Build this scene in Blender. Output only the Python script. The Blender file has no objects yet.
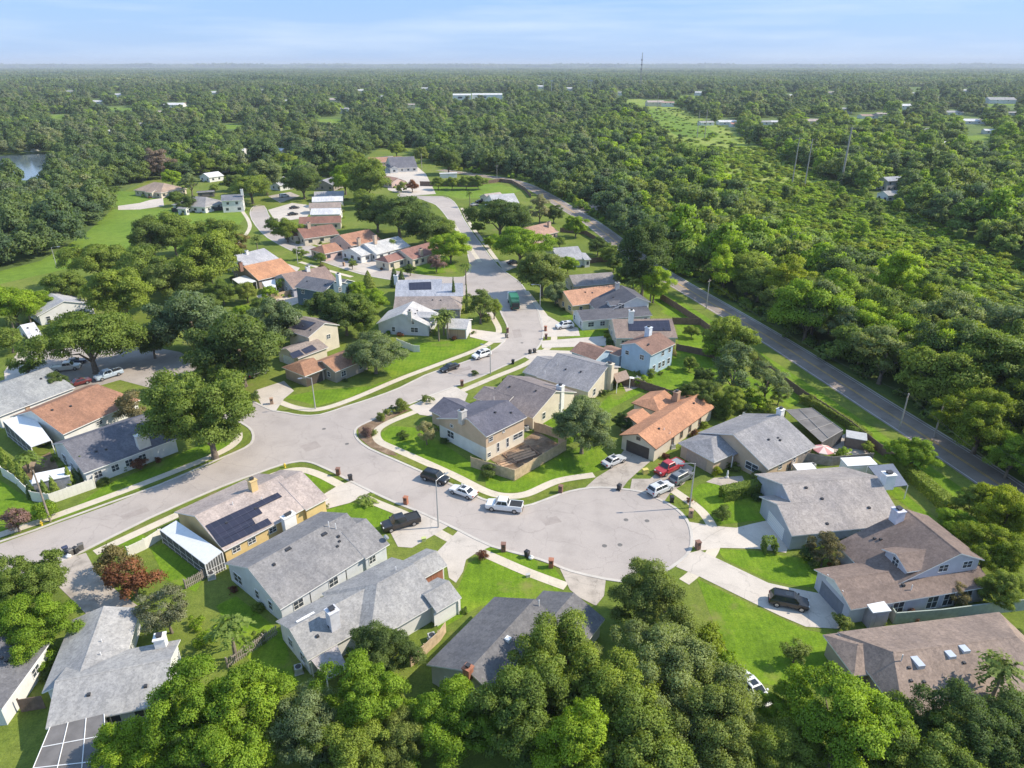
import bpy, math, random
import numpy as np
from mathutils import Vector, Matrix
R = math.radians
scene = bpy.context.scene
COL = scene.collection

# ------------------------------------------------------------------ camera
CAM_H, FPX = 62.0, 690.0
PITCH = math.atan((384 - 64.5) / FPX)
cam_data = bpy.data.cameras.new('camera')
cam_data.sensor_width = 36.0
cam_data.lens = FPX / 1024 * 36.0
cam_data.clip_start, cam_data.clip_end = 0.5, 90000
cam = bpy.data.objects.new('camera', cam_data)
cam.location = (0, 0, CAM_H)
cam.rotation_euler = (math.pi / 2 - PITCH, 0, 0)
COL.objects.link(cam)
scene.camera = cam

# ------------------------------------------------------------------ daylight
SUN_DIR = Vector((0.985, 0.12, 0.0)).normalized()      # towards the sun, on the ground
SUN_EL = R(42)
SUN_STRENGTH, SKY_STRENGTH, EXPOSURE = 4.4, 0.112, 0.50
HAZE = 0.000082
world = bpy.data.worlds.new('World')
scene.world = world
world.use_nodes = True
wt = world.node_tree
bg = wt.nodes['Background']
sky = wt.nodes.new('ShaderNodeTexSky')
sky.sky_type = 'NISHITA'
sky.sun_disc = False
sky.sun_elevation = SUN_EL
sky.sun_rotation = math.atan2(SUN_DIR.x, SUN_DIR.y)
sky.altitude = 60
sky.air_density, sky.dust_density, sky.ozone_density = 1.0, 0.3, 1.5
# thin high cloud veil, laid on the sky dome by direction
tc = wt.nodes.new('ShaderNodeTexCoord')
mp = wt.nodes.new('ShaderNodeMapping'); mp.inputs['Scale'].default_value = (1.3, 1.3, 16.0)
mp.inputs['Rotation'].default_value = (R(6), R(-9), 0)
nz = wt.nodes.new('ShaderNodeTexNoise'); nz.inputs['Scale'].default_value = 1.7
nz.inputs['Detail'].default_value = 6; nz.inputs['Roughness'].default_value = 0.55
cr = wt.nodes.new('ShaderNodeValToRGB')
cr.color_ramp.elements[0].position = 0.46; cr.color_ramp.elements[0].color = (0, 0, 0, 1)
cr.color_ramp.elements[1].position = 0.72; cr.color_ramp.elements[1].color = (0.7, 0.7, 0.7, 1)
mx = wt.nodes.new('ShaderNodeMix'); mx.data_type = 'RGBA'
mx.inputs[7].default_value = (5.3, 6.1, 7.2, 1)
L = wt.links
L.new(tc.outputs['Generated'], mp.inputs['Vector']); L.new(mp.outputs[0], nz.inputs['Vector'])
L.new(nz.outputs['Fac'], cr.inputs[0]); L.new(cr.outputs[0], mx.inputs[0])
bl = wt.nodes.new('ShaderNodeMix'); bl.data_type = 'RGBA'      # clear blue of a washed summer sky down to the horizon
bl.inputs[0].default_value = 0.80; bl.inputs[7].default_value = (2.1, 3.75, 6.7, 1)
L.new(sky.outputs[0], bl.inputs[6]); L.new(bl.outputs[2], mx.inputs[6]); L.new(mx.outputs[2], bg.inputs['Color'])
bg.inputs['Strength'].default_value = SKY_STRENGTH

sun_data = bpy.data.lights.new('sun', 'SUN')
sun_data.energy = SUN_STRENGTH; sun_data.angle = R(0.5); sun_data.color = (1.0, 0.90, 0.745)
sun = bpy.data.objects.new('sun', sun_data)
to_sun = Vector((SUN_DIR.x * math.cos(SUN_EL), SUN_DIR.y * math.cos(SUN_EL), math.sin(SUN_EL)))
sun.rotation_euler = to_sun.to_track_quat('Z', 'Y').to_euler()
sun.location = (60, 20, 120)
COL.objects.link(sun)

scene.view_settings.view_transform = 'Standard'
scene.view_settings.look = 'None'
scene.view_settings.exposure = EXPOSURE
scene.view_settings.gamma = 1.0
scene.view_settings.use_curve_mapping = False
scene.render.engine = 'CYCLES'
cy = scene.cycles
cy.max_bounces = 5; cy.diffuse_bounces = 3; cy.glossy_bounces = 2
cy.transmission_bounces = 3; cy.transparent_max_bounces = 6; cy.volume_bounces = 0
cy.use_denoising = True
cy.caustics_reflective = cy.caustics_refractive = False

# ------------------------------------------------------------------ where things stand: sight lines of the survey photo met with the ground
_c, _s = math.cos(PITCH), math.sin(PITCH)
def G(px, py, z=0.0):
    u = (px - 512) / FPX; v = (384 - py) / FPX
    t = (z - CAM_H) / (-_s + v * _c)
    return Vector((u * t, (_c + v * _s) * t, z))
def depth(p):
    return p.y * _c - (p.z - CAM_H) * _s
def on_plane(px, py, p0, n):
    d = Vector(((px - 512) / FPX, _c + (384 - py) / FPX * _s, -_s + (384 - py) / FPX * _c))
    o = Vector((0, 0, CAM_H))
    return o + d * ((p0 - o).dot(n) / d.dot(n))

# ------------------------------------------------------------------ object helpers
def tag(o, label=None, cat=None, group=None, kind=None):
    if label: o['label'] = label
    if cat: o['category'] = cat
    if group: o['group'] = group
    if kind: o['kind'] = kind
    return o
def empty(name, loc=(0, 0, 0), rz=0.0, label=None, cat=None, group=None):
    o = bpy.data.objects.new(name, None)
    o.empty_display_size = 0.3
    COL.objects.link(o)
    o.location = loc; o.rotation_euler = (0, 0, rz)
    return tag(o, label, cat, group)

class MB:
    """collects faces for ONE mesh object"""
    def __init__(self):
        self.v = []; self.f = []; self.m = []
    def face(self, pts, m=0):
        i = len(self.v); self.v += [tuple(p) for p in pts]
        self.f.append(tuple(range(i, i + len(pts)))); self.m.append(m)
    def hexa(self, b, t, m=0, mt=None):
        """solid between bottom ring b and top ring t"""
        n = len(b); i = len(self.v)
        self.v += [tuple(p) for p in b] + [tuple(p) for p in t]
        self.f.append(tuple(i + k for k in reversed(range(n)))); self.m.append(m)
        self.f.append(tuple(i + n + k for k in range(n))); self.m.append(m if mt is None else mt)
        for k in range(n):
            k2 = (k + 1) % n
            self.f.append((i + k, i + k2, i + n + k2, i + n + k)); self.m.append(m)
        return self
    def box(self, x0, x1, y0, y1, z0, z1, m=0):
        return self.hexa([(x0, y0, z0), (x1, y0, z0), (x1, y1, z0), (x0, y1, z0)],
                         [(x0, y0, z1), (x1, y0, z1), (x1, y1, z1), (x0, y1, z1)], m)
    def cbox(self, c, sx, sy, z0, z1, m=0, taper=1.0, rz=0.0):
        ca, sa = math.cos(rz), math.sin(rz)
        def r(k, z):
            return [(c[0] + ca * x * k - sa * y * k, c[1] + sa * x * k + ca * y * k, z)
                    for x, y in ((-sx/2, -sy/2), (sx/2, -sy/2), (sx/2, sy/2), (-sx/2, sy/2))]
        return self.hexa(r(1, z0), r(taper, z1), m)
    def tube(self, pts, rad, n=8, m=0, cap=True):
        pts = [Vector(p) for p in pts]
        if not isinstance(rad, (list, tuple)): rad = [rad] * len(pts)
        i = len(self.v)
        for k, p in enumerate(pts):
            d = (pts[min(k + 1, len(pts) - 1)] - pts[max(k - 1, 0)]).normalized()
            a = d.orthogonal().normalized(); b = d.cross(a)
            if k and (pa.dot(a) < 0.9):
                a = (pa - d * pa.dot(d)).normalized(); b = d.cross(a)
            pa = a
            for q in range(n):
                t = 2 * math.pi * q / n
                self.v.append(tuple(p + a * math.cos(t) * rad[k] + b * math.sin(t) * rad[k]))
        for k in range(len(pts) - 1):
            for q in range(n):
                q2 = (q + 1) % n
                self.f.append((i + k*n + q, i + k*n + q2, i + (k+1)*n + q2, i + (k+1)*n + q)); self.m.append(m)
        if cap:
            self.f.append(tuple(i + q for q in reversed(range(n)))); self.m.append(m)
            j = i + (len(pts) - 1) * n
            self.f.append(tuple(j + q for q in range(n))); self.m.append(m)
        return self
    def build(self, name, mats, parent=None, smooth=False, loc=None):
        me = bpy.data.meshes.new(name)
        me.from_pydata(self.v, [], self.f)
        if not isinstance(mats, (list, tuple)): mats = [mats]
        for q in mats: me.materials.append(q)
        if len(mats) > 1: me.polygons.foreach_set('material_index', self.m)
        if smooth: me.polygons.foreach_set('use_smooth', [True] * len(me.polygons))
        me.update()
        o = bpy.data.objects.new(name, me); COL.objects.link(o)
        if parent is not None: o.parent = parent
        if loc is not None: o.location = loc
        return o

# ------------------------------------------------------------------ materials
_mats = {}
def nodes(name):
    m = bpy.data.materials.new(name); m.use_nodes = True
    t = m.node_tree
    return m, t, t.nodes['Principled BSDF']
def node(t, kind, **kw):
    n = t.nodes.new(kind)
    for k, v in kw.items():
        if k in n.inputs: n.inputs[k].default_value = v
        else: setattr(n, k, v)
    return n
def ramp(t, src, stops):
    r = t.nodes.new('ShaderNodeValToRGB'); e = r.color_ramp.elements
    while len(e) < len(stops): e.new(0.5)
    for k, (p, c) in enumerate(stops):
        e[k].position = p; e[k].color = (*c, 1) if len(c) == 3 else c
    t.links.new(src, r.inputs[0]); return r.outputs[0]
def mixc(t, fac, a, b, mode='MIX'):
    m = t.nodes.new('ShaderNodeMix'); m.data_type = 'RGBA'; m.blend_type = mode
    for sock, val in ((m.inputs[0], fac), (m.inputs[6], a), (m.inputs[7], b)):
        if hasattr(val, 'is_linked'): t.links.new(val, sock)
        elif isinstance(val, (int, float)): sock.default_value = val
        else: sock.default_value = (*val, 1)
    return m.outputs[2]
def noise(t, scale, detail=3, rough=0.55, coord='Object', vec=None, stretch=None):
    n = node(t, 'ShaderNodeTexNoise', Scale=scale, Detail=detail, Roughness=rough)
    if vec is None:
        c = t.nodes.new('ShaderNodeTexCoord'); vec = c.outputs[coord]
    if stretch:
        m = t.nodes.new('ShaderNodeMapping'); m.inputs['Scale'].default_value = stretch
        t.links.new(vec, m.inputs['Vector']); vec = m.outputs[0]
    t.links.new(vec, n.inputs['Vector'])
    return n.outputs['Fac']
def bump(t, b, h, strength=0.3, dist=0.05):
    n = node(t, 'ShaderNodeBump', Strength=strength, Distance=dist)
    t.links.new(h, n.inputs['Height']); t.links.new(n.outputs[0], b.inputs['Normal'])
def sc(c, k): return tuple(min(1, x * k) for x in c)

def plain(name, c, rough=0.7, metal=0.0, var=0.12, scale=2.0):
    k = ('p', name)
    if k in _mats: return _mats[k]
    m, t, b = nodes(name)
    if var:
        f = noise(t, scale, 4)
        t.links.new(ramp(t, f, [(0.3, sc(c, 1 - var)), (0.7, sc(c, 1 + var))]), b.inputs['Base Color'])
    else: b.inputs['Base Color'].default_value = (*c, 1)
    b.inputs['Roughness'].default_value = rough; b.inputs['Metallic'].default_value = metal
    _mats[k] = m; return m

def shingle(c, tone=1.0):
    k = ('s', tuple(round(x, 3) for x in c))
    if k in _mats: return _mats[k]
    m, t, b = nodes('roof_shingle')
    tcn = t.nodes.new('ShaderNodeTexCoord'); o = tcn.outputs['Object']
    fine = noise(t, 4.2, 4, 0.75, vec=o)
    big = noise(t, 0.22, 3, 0.5, vec=o)
    mid = noise(t, 0.9, 3, 0.6, vec=o, stretch=(1, 0.35, 1))
    vo = node(t, 'ShaderNodeTexVoronoi', Scale=3.0); t.links.new(o, vo.inputs['Vector'])
    cc = ramp(t, fine, [(0.28, sc(c, 0.72)), (0.5, c), (0.75, sc(c, 1.25))])
    bw_ = t.nodes.new('ShaderNodeRGBToBW'); t.links.new(vo.outputs['Color'], bw_.inputs[0])
    cc = mixc(t, 0.8, cc, ramp(t, bw_.outputs[0], [(0.2, (0.86, 0.86, 0.87)), (0.8, (1.12, 1.11, 1.1))]), 'MULTIPLY')
    cc = mixc(t, 1.0, cc, ramp(t, big, [(0.35, (0.84, 0.84, 0.86)), (0.65, (1.08, 1.06, 1.04))]), 'MULTIPLY')
    cc = mixc(t, 0.8, cc, ramp(t, mid, [(0.32, (0.84, 0.84, 0.84)), (0.6, (1.05, 1.05, 1.05))]), 'MULTIPLY')
    t.links.new(cc, b.inputs['Base Color'])
    b.inputs['Roughness'].default_value = 0.9; b.inputs['Specular IOR Level'].default_value = 0.2
    bump(t, b, fine, 0.5, 0.04)
    _mats[k] = m; return m

def siding(c):
    k = ('w', tuple(round(x, 3) for x in c))
    if k in _mats: return _mats[k]
    m, t, b = nodes('wall_siding')
    big = noise(t, 0.6, 4, 0.6)
    w = node(t, 'ShaderNodeTexWave', Scale=2.2, Distortion=0.0); w.bands_direction = 'Z'
    tcn = t.nodes.new('ShaderNodeTexCoord'); t.links.new(tcn.outputs['Object'], w.inputs['Vector'])
    cc = ramp(t, big, [(0.3, sc(c, 0.86)), (0.7, sc(c, 1.06))])
    cc = mixc(t, 0.5, cc, ramp(t, w.outputs['Fac'], [(0.05, (0.8, 0.8, 0.8)), (0.3, (1, 1, 1))]), 'MULTIPLY')
    t.links.new(cc, b.inputs['Base Color']); b.inputs['Roughness'].default_value = 0.75
    _mats[k] = m; return m

def brick(c):
    k = ('b', tuple(round(x, 3) for x in c))
    if k in _mats: return _mats[k]
    m, t, b = nodes('brickwork')
    br = node(t, 'ShaderNodeTexBrick', Scale=3.0)
    br.inputs['Color1'].default_value = (*sc(c, 1.15), 1); br.inputs['Color2'].default_value = (*sc(c, 0.75), 1)
    br.inputs['Mortar'].default_value = (*sc(c, 1.3), 1)
    tcn = t.nodes.new('ShaderNodeTexCoord'); t.links.new(tcn.outputs['Object'], br.inputs['Vector'])
    t.links.new(br.outputs['Color'], b.inputs['Base Color']); b.inputs['Roughness'].default_value = 0.85
    _mats[k] = m; return m

def ground_mat(name, lo, mid, hi, s1=0.05, s2=1.2, s3=9.0, rough=0.95, dry=None, dryamt=0.62, mow=False):
    m, t, b = nodes(name)
    g = t.nodes.new('ShaderNodeNewGeometry'); o = g.outputs['Position']
    a = noise(t, s1, 4, 0.6, vec=o); bb = noise(t, s2, 5, 0.7, vec=o); f = noise(t, s3, 3, 0.8, vec=o)
    cc = ramp(t, a, [(0.32, lo), (0.5, mid), (0.68, hi)])
    cc = mixc(t, 0.75, cc, ramp(t, bb, [(0.3, (0.62, 0.66, 0.6)), (0.7, (1.28, 1.22, 1.1))]), 'MULTIPLY')
    cc = mixc(t, 0.7, cc, ramp(t, f, [(0.3, (0.55, 0.6, 0.52)), (0.7, (1.42, 1.36, 1.25))]), 'MULTIPLY')
    if mow:
        w = node(t, 'ShaderNodeTexWave', Scale=0.36, Distortion=6.0); w.inputs['Detail Scale'].default_value = 0.3; t.links.new(o, w.inputs['Vector'])
        cc = mixc(t, 1.0, cc, ramp(t, w.outputs['Fac'], [(0.25, (0.95, 0.96, 0.95)), (0.75, (1.04, 1.03, 1.02))]), 'MULTIPLY')
    if dry:
        d = noise(t, 0.11, 5, 0.65, vec=o)
        cc = mixc(t, ramp(t, d, [(dryamt, (0, 0, 0)), (dryamt + 0.12, (0.75, 0.75, 0.75))]), cc, dry)
    t.links.new(cc, b.inputs['Base Color']); b.inputs['Roughness'].default_value = rough
    b.inputs['Specular IOR Level'].default_value = 0.15
    bump(t, b, f, 0.6, 0.08)
    return m

def paved(name, c, crack=0.5, s=0.25, stain=0.25):
    m, t, b = nodes(name)
    g = t.nodes.new('ShaderNodeNewGeometry'); o = g.outputs['Position']
    a = noise(t, s, 5, 0.62, vec=o); f = noise(t, 6.0, 4, 0.8, vec=o); l = noise(t, 0.04, 2, vec=o)
    cc = ramp(t, a, [(0.3, sc(c, 1 - stain)), (0.5, c), (0.72, sc(c, 1 + stain * 0.5))])
    cc = mixc(t, 0.6, cc, ramp(t, f, [(0.25, (0.78, 0.78, 0.78)), (0.75, (1.14, 1.14, 1.14))]), 'MULTIPLY')
    cc = mixc(t, 0.7, cc, ramp(t, l, [(0.35, (0.88, 0.88, 0.89)), (0.65, (1.08, 1.07, 1.05))]), 'MULTIPLY')
    if crack:
        v = node(t, 'ShaderNodeTexVoronoi', Scale=0.16, feature='DISTANCE_TO_EDGE')
        w = noise(t, 0.7, 3, vec=o)
        mxv = t.nodes.new('ShaderNodeMix'); mxv.data_type = 'VECTOR'; mxv.inputs[0].default_value = 0.6
        vm = t.nodes.new('ShaderNodeVectorMath'); vm.operation = 'ADD'
        t.links.new(o, vm.inputs[0])
        vs = t.nodes.new('ShaderNodeVectorMath'); vs.operation = 'SCALE'; vs.inputs['Scale'].default_value = 2.5
        cb = t.nodes.new('ShaderNodeCombineXYZ'); t.links.new(w, cb.inputs[0]); t.links.new(a, cb.inputs[1])
        t.links.new(cb.outputs[0], vs.inputs[0]); t.links.new(vs.outputs[0], vm.inputs[1])
        t.links.new(vm.outputs[0], v.inputs['Vector'])
        k = ramp(t, v.outputs['Distance'], [(0.0, (1 - crack,) * 3), (0.012, (1, 1, 1))])
        cc = mixc(t, 1.0, cc, k, 'MULTIPLY')
    t.links.new(cc, b.inputs['Base Color']); b.inputs['Roughness'].default_value = 0.88
    b.inputs['Specular IOR Level'].default_value = 0.25
    bump(t, b, f, 0.25, 0.02)
    return m

def foliage(name, lo, mid, hi, transl=0.42):
    m, t, b = nodes('foliage_' + name)
    at = t.nodes.new('ShaderNodeAttribute'); at.attribute_name = 'tint'
    oi = t.nodes.new('ShaderNodeObjectInfo')
    c = ramp(t, at.outputs['Fac'], [(0.0, lo), (0.5, mid), (1.0, hi)])
    c = mixc(t, 1.0, c, ramp(t, oi.outputs['Random'], [(0, (0.78, 0.84, 0.86)), (0.5, (1.0, 1.0, 1.0)), (1, (1.20, 1.14, 0.92))]), 'MULTIPLY')
    b.inputs['Roughness'].default_value = 0.62; b.inputs['Specular IOR Level'].default_value = 0.25
    t.links.new(c, b.inputs['Base Color'])
    tr = t.nodes.new('ShaderNodeBsdfTranslucent')
    t.links.new(mixc(t, 1.0, c, (1.25, 1.3, 0.6), 'MULTIPLY'), tr.inputs['Color'])
    ms = t.nodes.new('ShaderNodeMixShader'); ms.inputs[0].default_value = transl
    t.links.new(b.outputs[0], ms.inputs[1]); t.links.new(tr.outputs[0], ms.inputs[2])
    t.links.new(ms.outputs[0], t.nodes['Material Output'].inputs['Surface'])
    return m

FOL = {
 'oak':    foliage('oak',    (0.152, 0.213, 0.043), (0.235, 0.319, 0.063), (0.338, 0.425, 0.089)),
 'bright': foliage('bright', (0.178, 0.279, 0.030), (0.296, 0.440, 0.040), (0.430, 0.569, 0.059)),
 'olive': foliage('olive', (0.156, 0.199, 0.052), (0.241, 0.303, 0.077), (0.343, 0.410, 0.109)),
 'dark':   foliage('dark',   (0.091, 0.140, 0.042), (0.146, 0.215, 0.062), (0.215, 0.288, 0.079)),
 'grey': foliage('grey', (0.160, 0.212, 0.095), (0.239, 0.307, 0.138), (0.336, 0.412, 0.190)),
 'yellow': foliage('yellow', (0.178, 0.232, 0.022), (0.289, 0.362, 0.034), (0.400, 0.464, 0.047)),
 'red':    foliage('red',    (0.133, 0.057, 0.034), (0.266, 0.114, 0.067), (0.370, 0.185, 0.100)),
 'brown':  foliage('brown',  (0.152, 0.138, 0.063), (0.247, 0.214, 0.106), (0.342, 0.294, 0.152)),
 'moss':   foliage('moss',   (0.228, 0.226, 0.125), (0.388, 0.371, 0.216), (0.524, 0.496, 0.308)),
 'pink':   foliage('pink',   (0.171, 0.123, 0.104), (0.332, 0.209, 0.199), (0.446, 0.294, 0.285)),
 'wooda':  foliage('wooda',  (0.117, 0.174, 0.069), (0.180, 0.252, 0.093), (0.264, 0.346, 0.126)),
 'woodb':  foliage('woodb',  (0.085, 0.139, 0.073), (0.131, 0.200, 0.096), (0.194, 0.270, 0.122)),
 'woodc':  foliage('woodc',  (0.164, 0.200, 0.120), (0.233, 0.278, 0.161), (0.319, 0.364, 0.210)),
 'woodd':  foliage('woodd',  (0.171, 0.256, 0.067), (0.256, 0.368, 0.089), (0.373, 0.486, 0.122)),
 'scrub':  foliage('scrub',  (0.135, 0.205, 0.044), (0.190, 0.285, 0.058), (0.260, 0.365, 0.080)),
 'bare':   foliage('bare',   (0.257, 0.195, 0.162), (0.380, 0.290, 0.247), (0.475, 0.370, 0.318)),
}
BARK = plain('bark', (0.17, 0.135, 0.105), 0.9, var=0.35, scale=3)
PALMBARK = plain('palm_bark', (0.24, 0.20, 0.16), 0.9, var=0.3, scale=4)
WHITE = plain('white_paint', (0.80, 0.79, 0.77), 0.55, var=0.05)
GLASS = plain('window_glass', (0.060, 0.070, 0.085), 0.10, var=0)
METAL = plain('galvanised_metal', (0.42, 0.43, 0.44), 0.45, 0.6, var=0.1)
DARKMETAL = plain('dark_metal', (0.06, 0.06, 0.065), 0.5, 0.3, var=0.1)
CONC = plain('concrete', (0.52, 0.48, 0.43), 0.85, var=0.15, scale=1.0)

# ================================================================== SETTING
def structure(name, mb, mat, **kw):
    return tag(mb.build(name, mat, **kw), kind='structure')
def poly(name, pts, mat, z):
    mb = MB(); g = [G(x, y) for x, y in pts]
    if sum(a.x * b.y - b.x * a.y for a, b in zip(g, g[1:] + g[:1])) < 0: g.reverse()
    mb.face([(p.x, p.y, z) for p in g])
    return structure(name, mb, mat)
def smooth_line(pts, sub=6):
    if len(pts) < 3: return pts
    out = []
    for i in range(len(pts) - 1):
        p0 = pts[max(i - 1, 0)]; p1 = pts[i]; p2 = pts[i + 1]; p3 = pts[min(i + 2, len(pts) - 1)]
        for k in range(sub):
            t = k / sub
            out.append(0.5 * ((2 * p1) + (p2 - p0) * t + (2*p0 - 5*p1 + 4*p2 - p3) * t*t + (3*p1 - p0 - 3*p2 + p3) * t**3))
    return out + [pts[-1]]
def ribbon(mb, line, w, z, off=0.0, thick=0.0, dash=None):
    """flat strip of width w along ground points, shifted sideways by off"""
    n = len(line); ring = []
    for i, p in enumerate(line):
        d = (line[min(i + 1, n - 1)] - line[max(i - 1, 0)]); d.z = 0; d.normalize()
        s = Vector((-d.y, d.x, 0))
        ring.append((p + s * (off + w / 2), p + s * (off - w / 2)))
    run = 0.0
    for (a, b), (c, d) in zip(ring, ring[1:]):
        run += (a - c).length
        if dash and (run % (dash[0] + dash[1])) > dash[0]: continue
        q = [(b.x, b.y, z), (d.x, d.y, z), (c.x, c.y, z), (a.x, a.y, z)]
        if thick: mb.hexa([(x, y, z - thick) for x, y, _ in q], q)
        else: mb.face(q)
    return mb
def line_px(pts, sub=6): return smooth_line([G(x, y) for x, y in pts], sub)

M_GROUND = ground_mat('woodland_floor', (0.085, 0.130, 0.042), (0.11, 0.165, 0.05), (0.15, 0.20, 0.07), 0.02, 0.4, 3.0)
M_GRASS = ground_mat('grass', (0.110, 0.155, 0.032), (0.145, 0.195, 0.036), (0.195, 0.225, 0.055), 0.05, 0.9, 5.0, dry=(0.21, 0.19, 0.075), dryamt=0.60)
M_LAWN = ground_mat('mown_lawn', (0.105, 0.185, 0.016), (0.140, 0.240, 0.018), (0.200, 0.280, 0.030), 0.14, 0.8, 4.5, dry=(0.23, 0.22, 0.065), dryamt=0.57, mow=True)
M_VERGE = ground_mat('verge_grass', (0.105, 0.145, 0.026), (0.145, 0.185, 0.032), (0.200, 0.225, 0.050), 0.08, 0.9, 6.0, dry=(0.24, 0.20, 0.09), dryamt=0.55)
M_MEADOW = ground_mat('meadow', (0.120, 0.200, 0.030), (0.150, 0.240, 0.034), (0.190, 0.265, 0.044), 0.02, 0.4, 3.0)
M_SCRUB = ground_mat('scrub_floor', (0.170, 0.240, 0.045), (0.225, 0.300, 0.058), (0.290, 0.330, 0.095), 0.025, 0.25, 1.5, dry=(0.24, 0.19, 0.10), dryamt=0.58)
M_DIRT = ground_mat('mulch', (0.15, 0.10, 0.07), (0.24, 0.17, 0.13), (0.36, 0.28, 0.22), 0.3, 1.5, 8.0)
M_ROAD = paved('old_asphalt', (0.425, 0.375, 0.340), 0.16, 0.2, 0.14)
M_LOT = paved('side_street_asphalt', (0.385, 0.34, 0.305), 0.15, 0.2, 0.2)
M_MAIN = paved('main_road_asphalt', (0.275, 0.228, 0.196), 0.15, 0.25, 0.28)
M_DRIVE = paved('driveway_concrete', (0.56, 0.50, 0.435), 0.22, 0.35, 0.14)
M_DRIVE2 = paved('weathered_concrete', (0.44, 0.385, 0.33), 0.3, 0.5, 0.3)
M_WALK = paved('sidewalk_concrete', (0.60, 0.53, 0.42), 0.15, 0.6, 0.14)
M_KERB = paved('kerb_concrete', (0.53, 0.49, 0.44), 0.0, 0.5, 0.15)
M_YELLOW = plain('road_paint_yellow', (0.62, 0.38, 0.06), 0.7, var=0.3, scale=0.6)
M_WLINE = plain('road_paint_white', (0.62, 0.60, 0.57), 0.7, var=0.25, scale=0.6)

# ground: one sheet to the horizon
mb = MB(); NS = 40
rings = [0, 300, 900, 2500, 8000, 30000, 60000]
for a, b in zip(rings, rings[1:]):
    for k in range(NS):
        t0, t1 = 2 * math.pi * k / NS, 2 * math.pi * (k + 1) / NS
        q = [(a * math.cos(t0), a * math.sin(t0), 0), (b * math.cos(t0), b * math.sin(t0), 0),
             (b * math.cos(t1), b * math.sin(t1), 0), (a * math.cos(t1), a * math.sin(t1), 0)]
        mb.face(q if a else [q[0], q[1], q[2]])
structure('ground', mb, M_GROUND)

CLEAR = [(-420, 820), (-420, 320), (0, 272), (40, 262), (84, 236), (108, 214), (112, 196), (150, 180), (235, 176), (262, 172), (290, 184), (330, 178),
         (352, 171), (368, 156), (378, 149), (418, 148), (430, 162), (480, 173), (508, 176), (532, 182), (556, 194), (582, 208), (618, 232), (660, 262),
         (700, 286), (776, 326), (880, 392), (1030, 480), (1330, 640), (1330, 820)]
poly('grass', CLEAR, M_GRASS, 0.006)
MEADOW = [(-60, 296), (0, 271), (40, 261), (84, 235), (106, 215), (114, 209), (180, 209), (246, 204), (247, 216), (232, 232), (180, 248), (110, 256), (62, 270), (0, 284), (-60, 300)]
poly('meadow', MEADOW, M_MEADOW, 0.012)
poly('meadow', [(412, 188), (470, 183), (500, 184), (522, 190), (508, 196), (480, 198), (460, 199), (445, 195), (420, 195)], M_MEADOW, 0.012)
poly('meadow', [(98, 194), (116, 191), (160, 193), (166, 203), (100, 208)], M_MEADOW, 0.012)
poly('meadow', [(505, 94.2), (520, 93.6), (600, 94), (598, 96.4), (540, 97), (505, 96.6)], M_MEADOW, 0.05)
CLEARINGS = [(120, 109, 16, 1.6), (330, 121, 15, 2.2), (862, 119, 20, 2.0), (978, 138, 18, 2.6), (232, 127, 13, 2.2), (60, 117, 12, 1.8), (905, 87, 22, .9), (735, 86, 18, .8), (415, 110, 12, 1.6), (450, 122, 7, 2.4), (1000, 105, 22, 1.2), (300, 86, 20, .8), (155, 84, 18, .8), (888, 201, 15, 3.2), (878, 188, 9, 1.6), (690, 97, 12, 1.0)]
for x_, y_, w_, h_ in CLEARINGS: poly('meadow', [(x_ + w_ * math.cos(t * .785), y_ + h_ * math.sin(t * .785)) for t in range(8)], M_MEADOW, 0.05)
CORRIDOR = [(612, 100), (640, 99), (672, 106), (732, 131), (768, 150), (843, 186), (918, 214), (943, 231), (993, 252), (1030, 264), (1120, 300), (1120, 360),
            (1024, 322), (968, 303), (918, 284), (873, 258), (810, 234), (768, 208), (740, 186), (712, 163), (672, 142), (658, 126), (642, 111)]
poly('scrubland', CORRIDOR, M_SCRUB, 0.05)
poly('meadow', [(640, 111), (655, 108), (690, 122), (720, 134), (716, 138), (680, 137), (660, 127)], M_MEADOW, 0.1)

# water
mw, tw, bw = nodes('lake_water')
bw.inputs['Base Color'].default_value = (0.11, 0.15, 0.17, 1); bw.inputs['Roughness'].default_value = 0.12
bump(tw, bw, noise(tw, 0.8, 3), 0.15, 0.05)
LAKE = [(-160, 160), (0, 156), (40, 154), (62, 154), (60, 162), (50, 172), (47, 182), (20, 180), (0, 174), (-160, 182)]
poly('lake', [(148, 151), (166, 149), (170, 158), (158, 166), (149, 164)], mw, 0.05)
poly('lake', LAKE, mw, 0.05)

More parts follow.
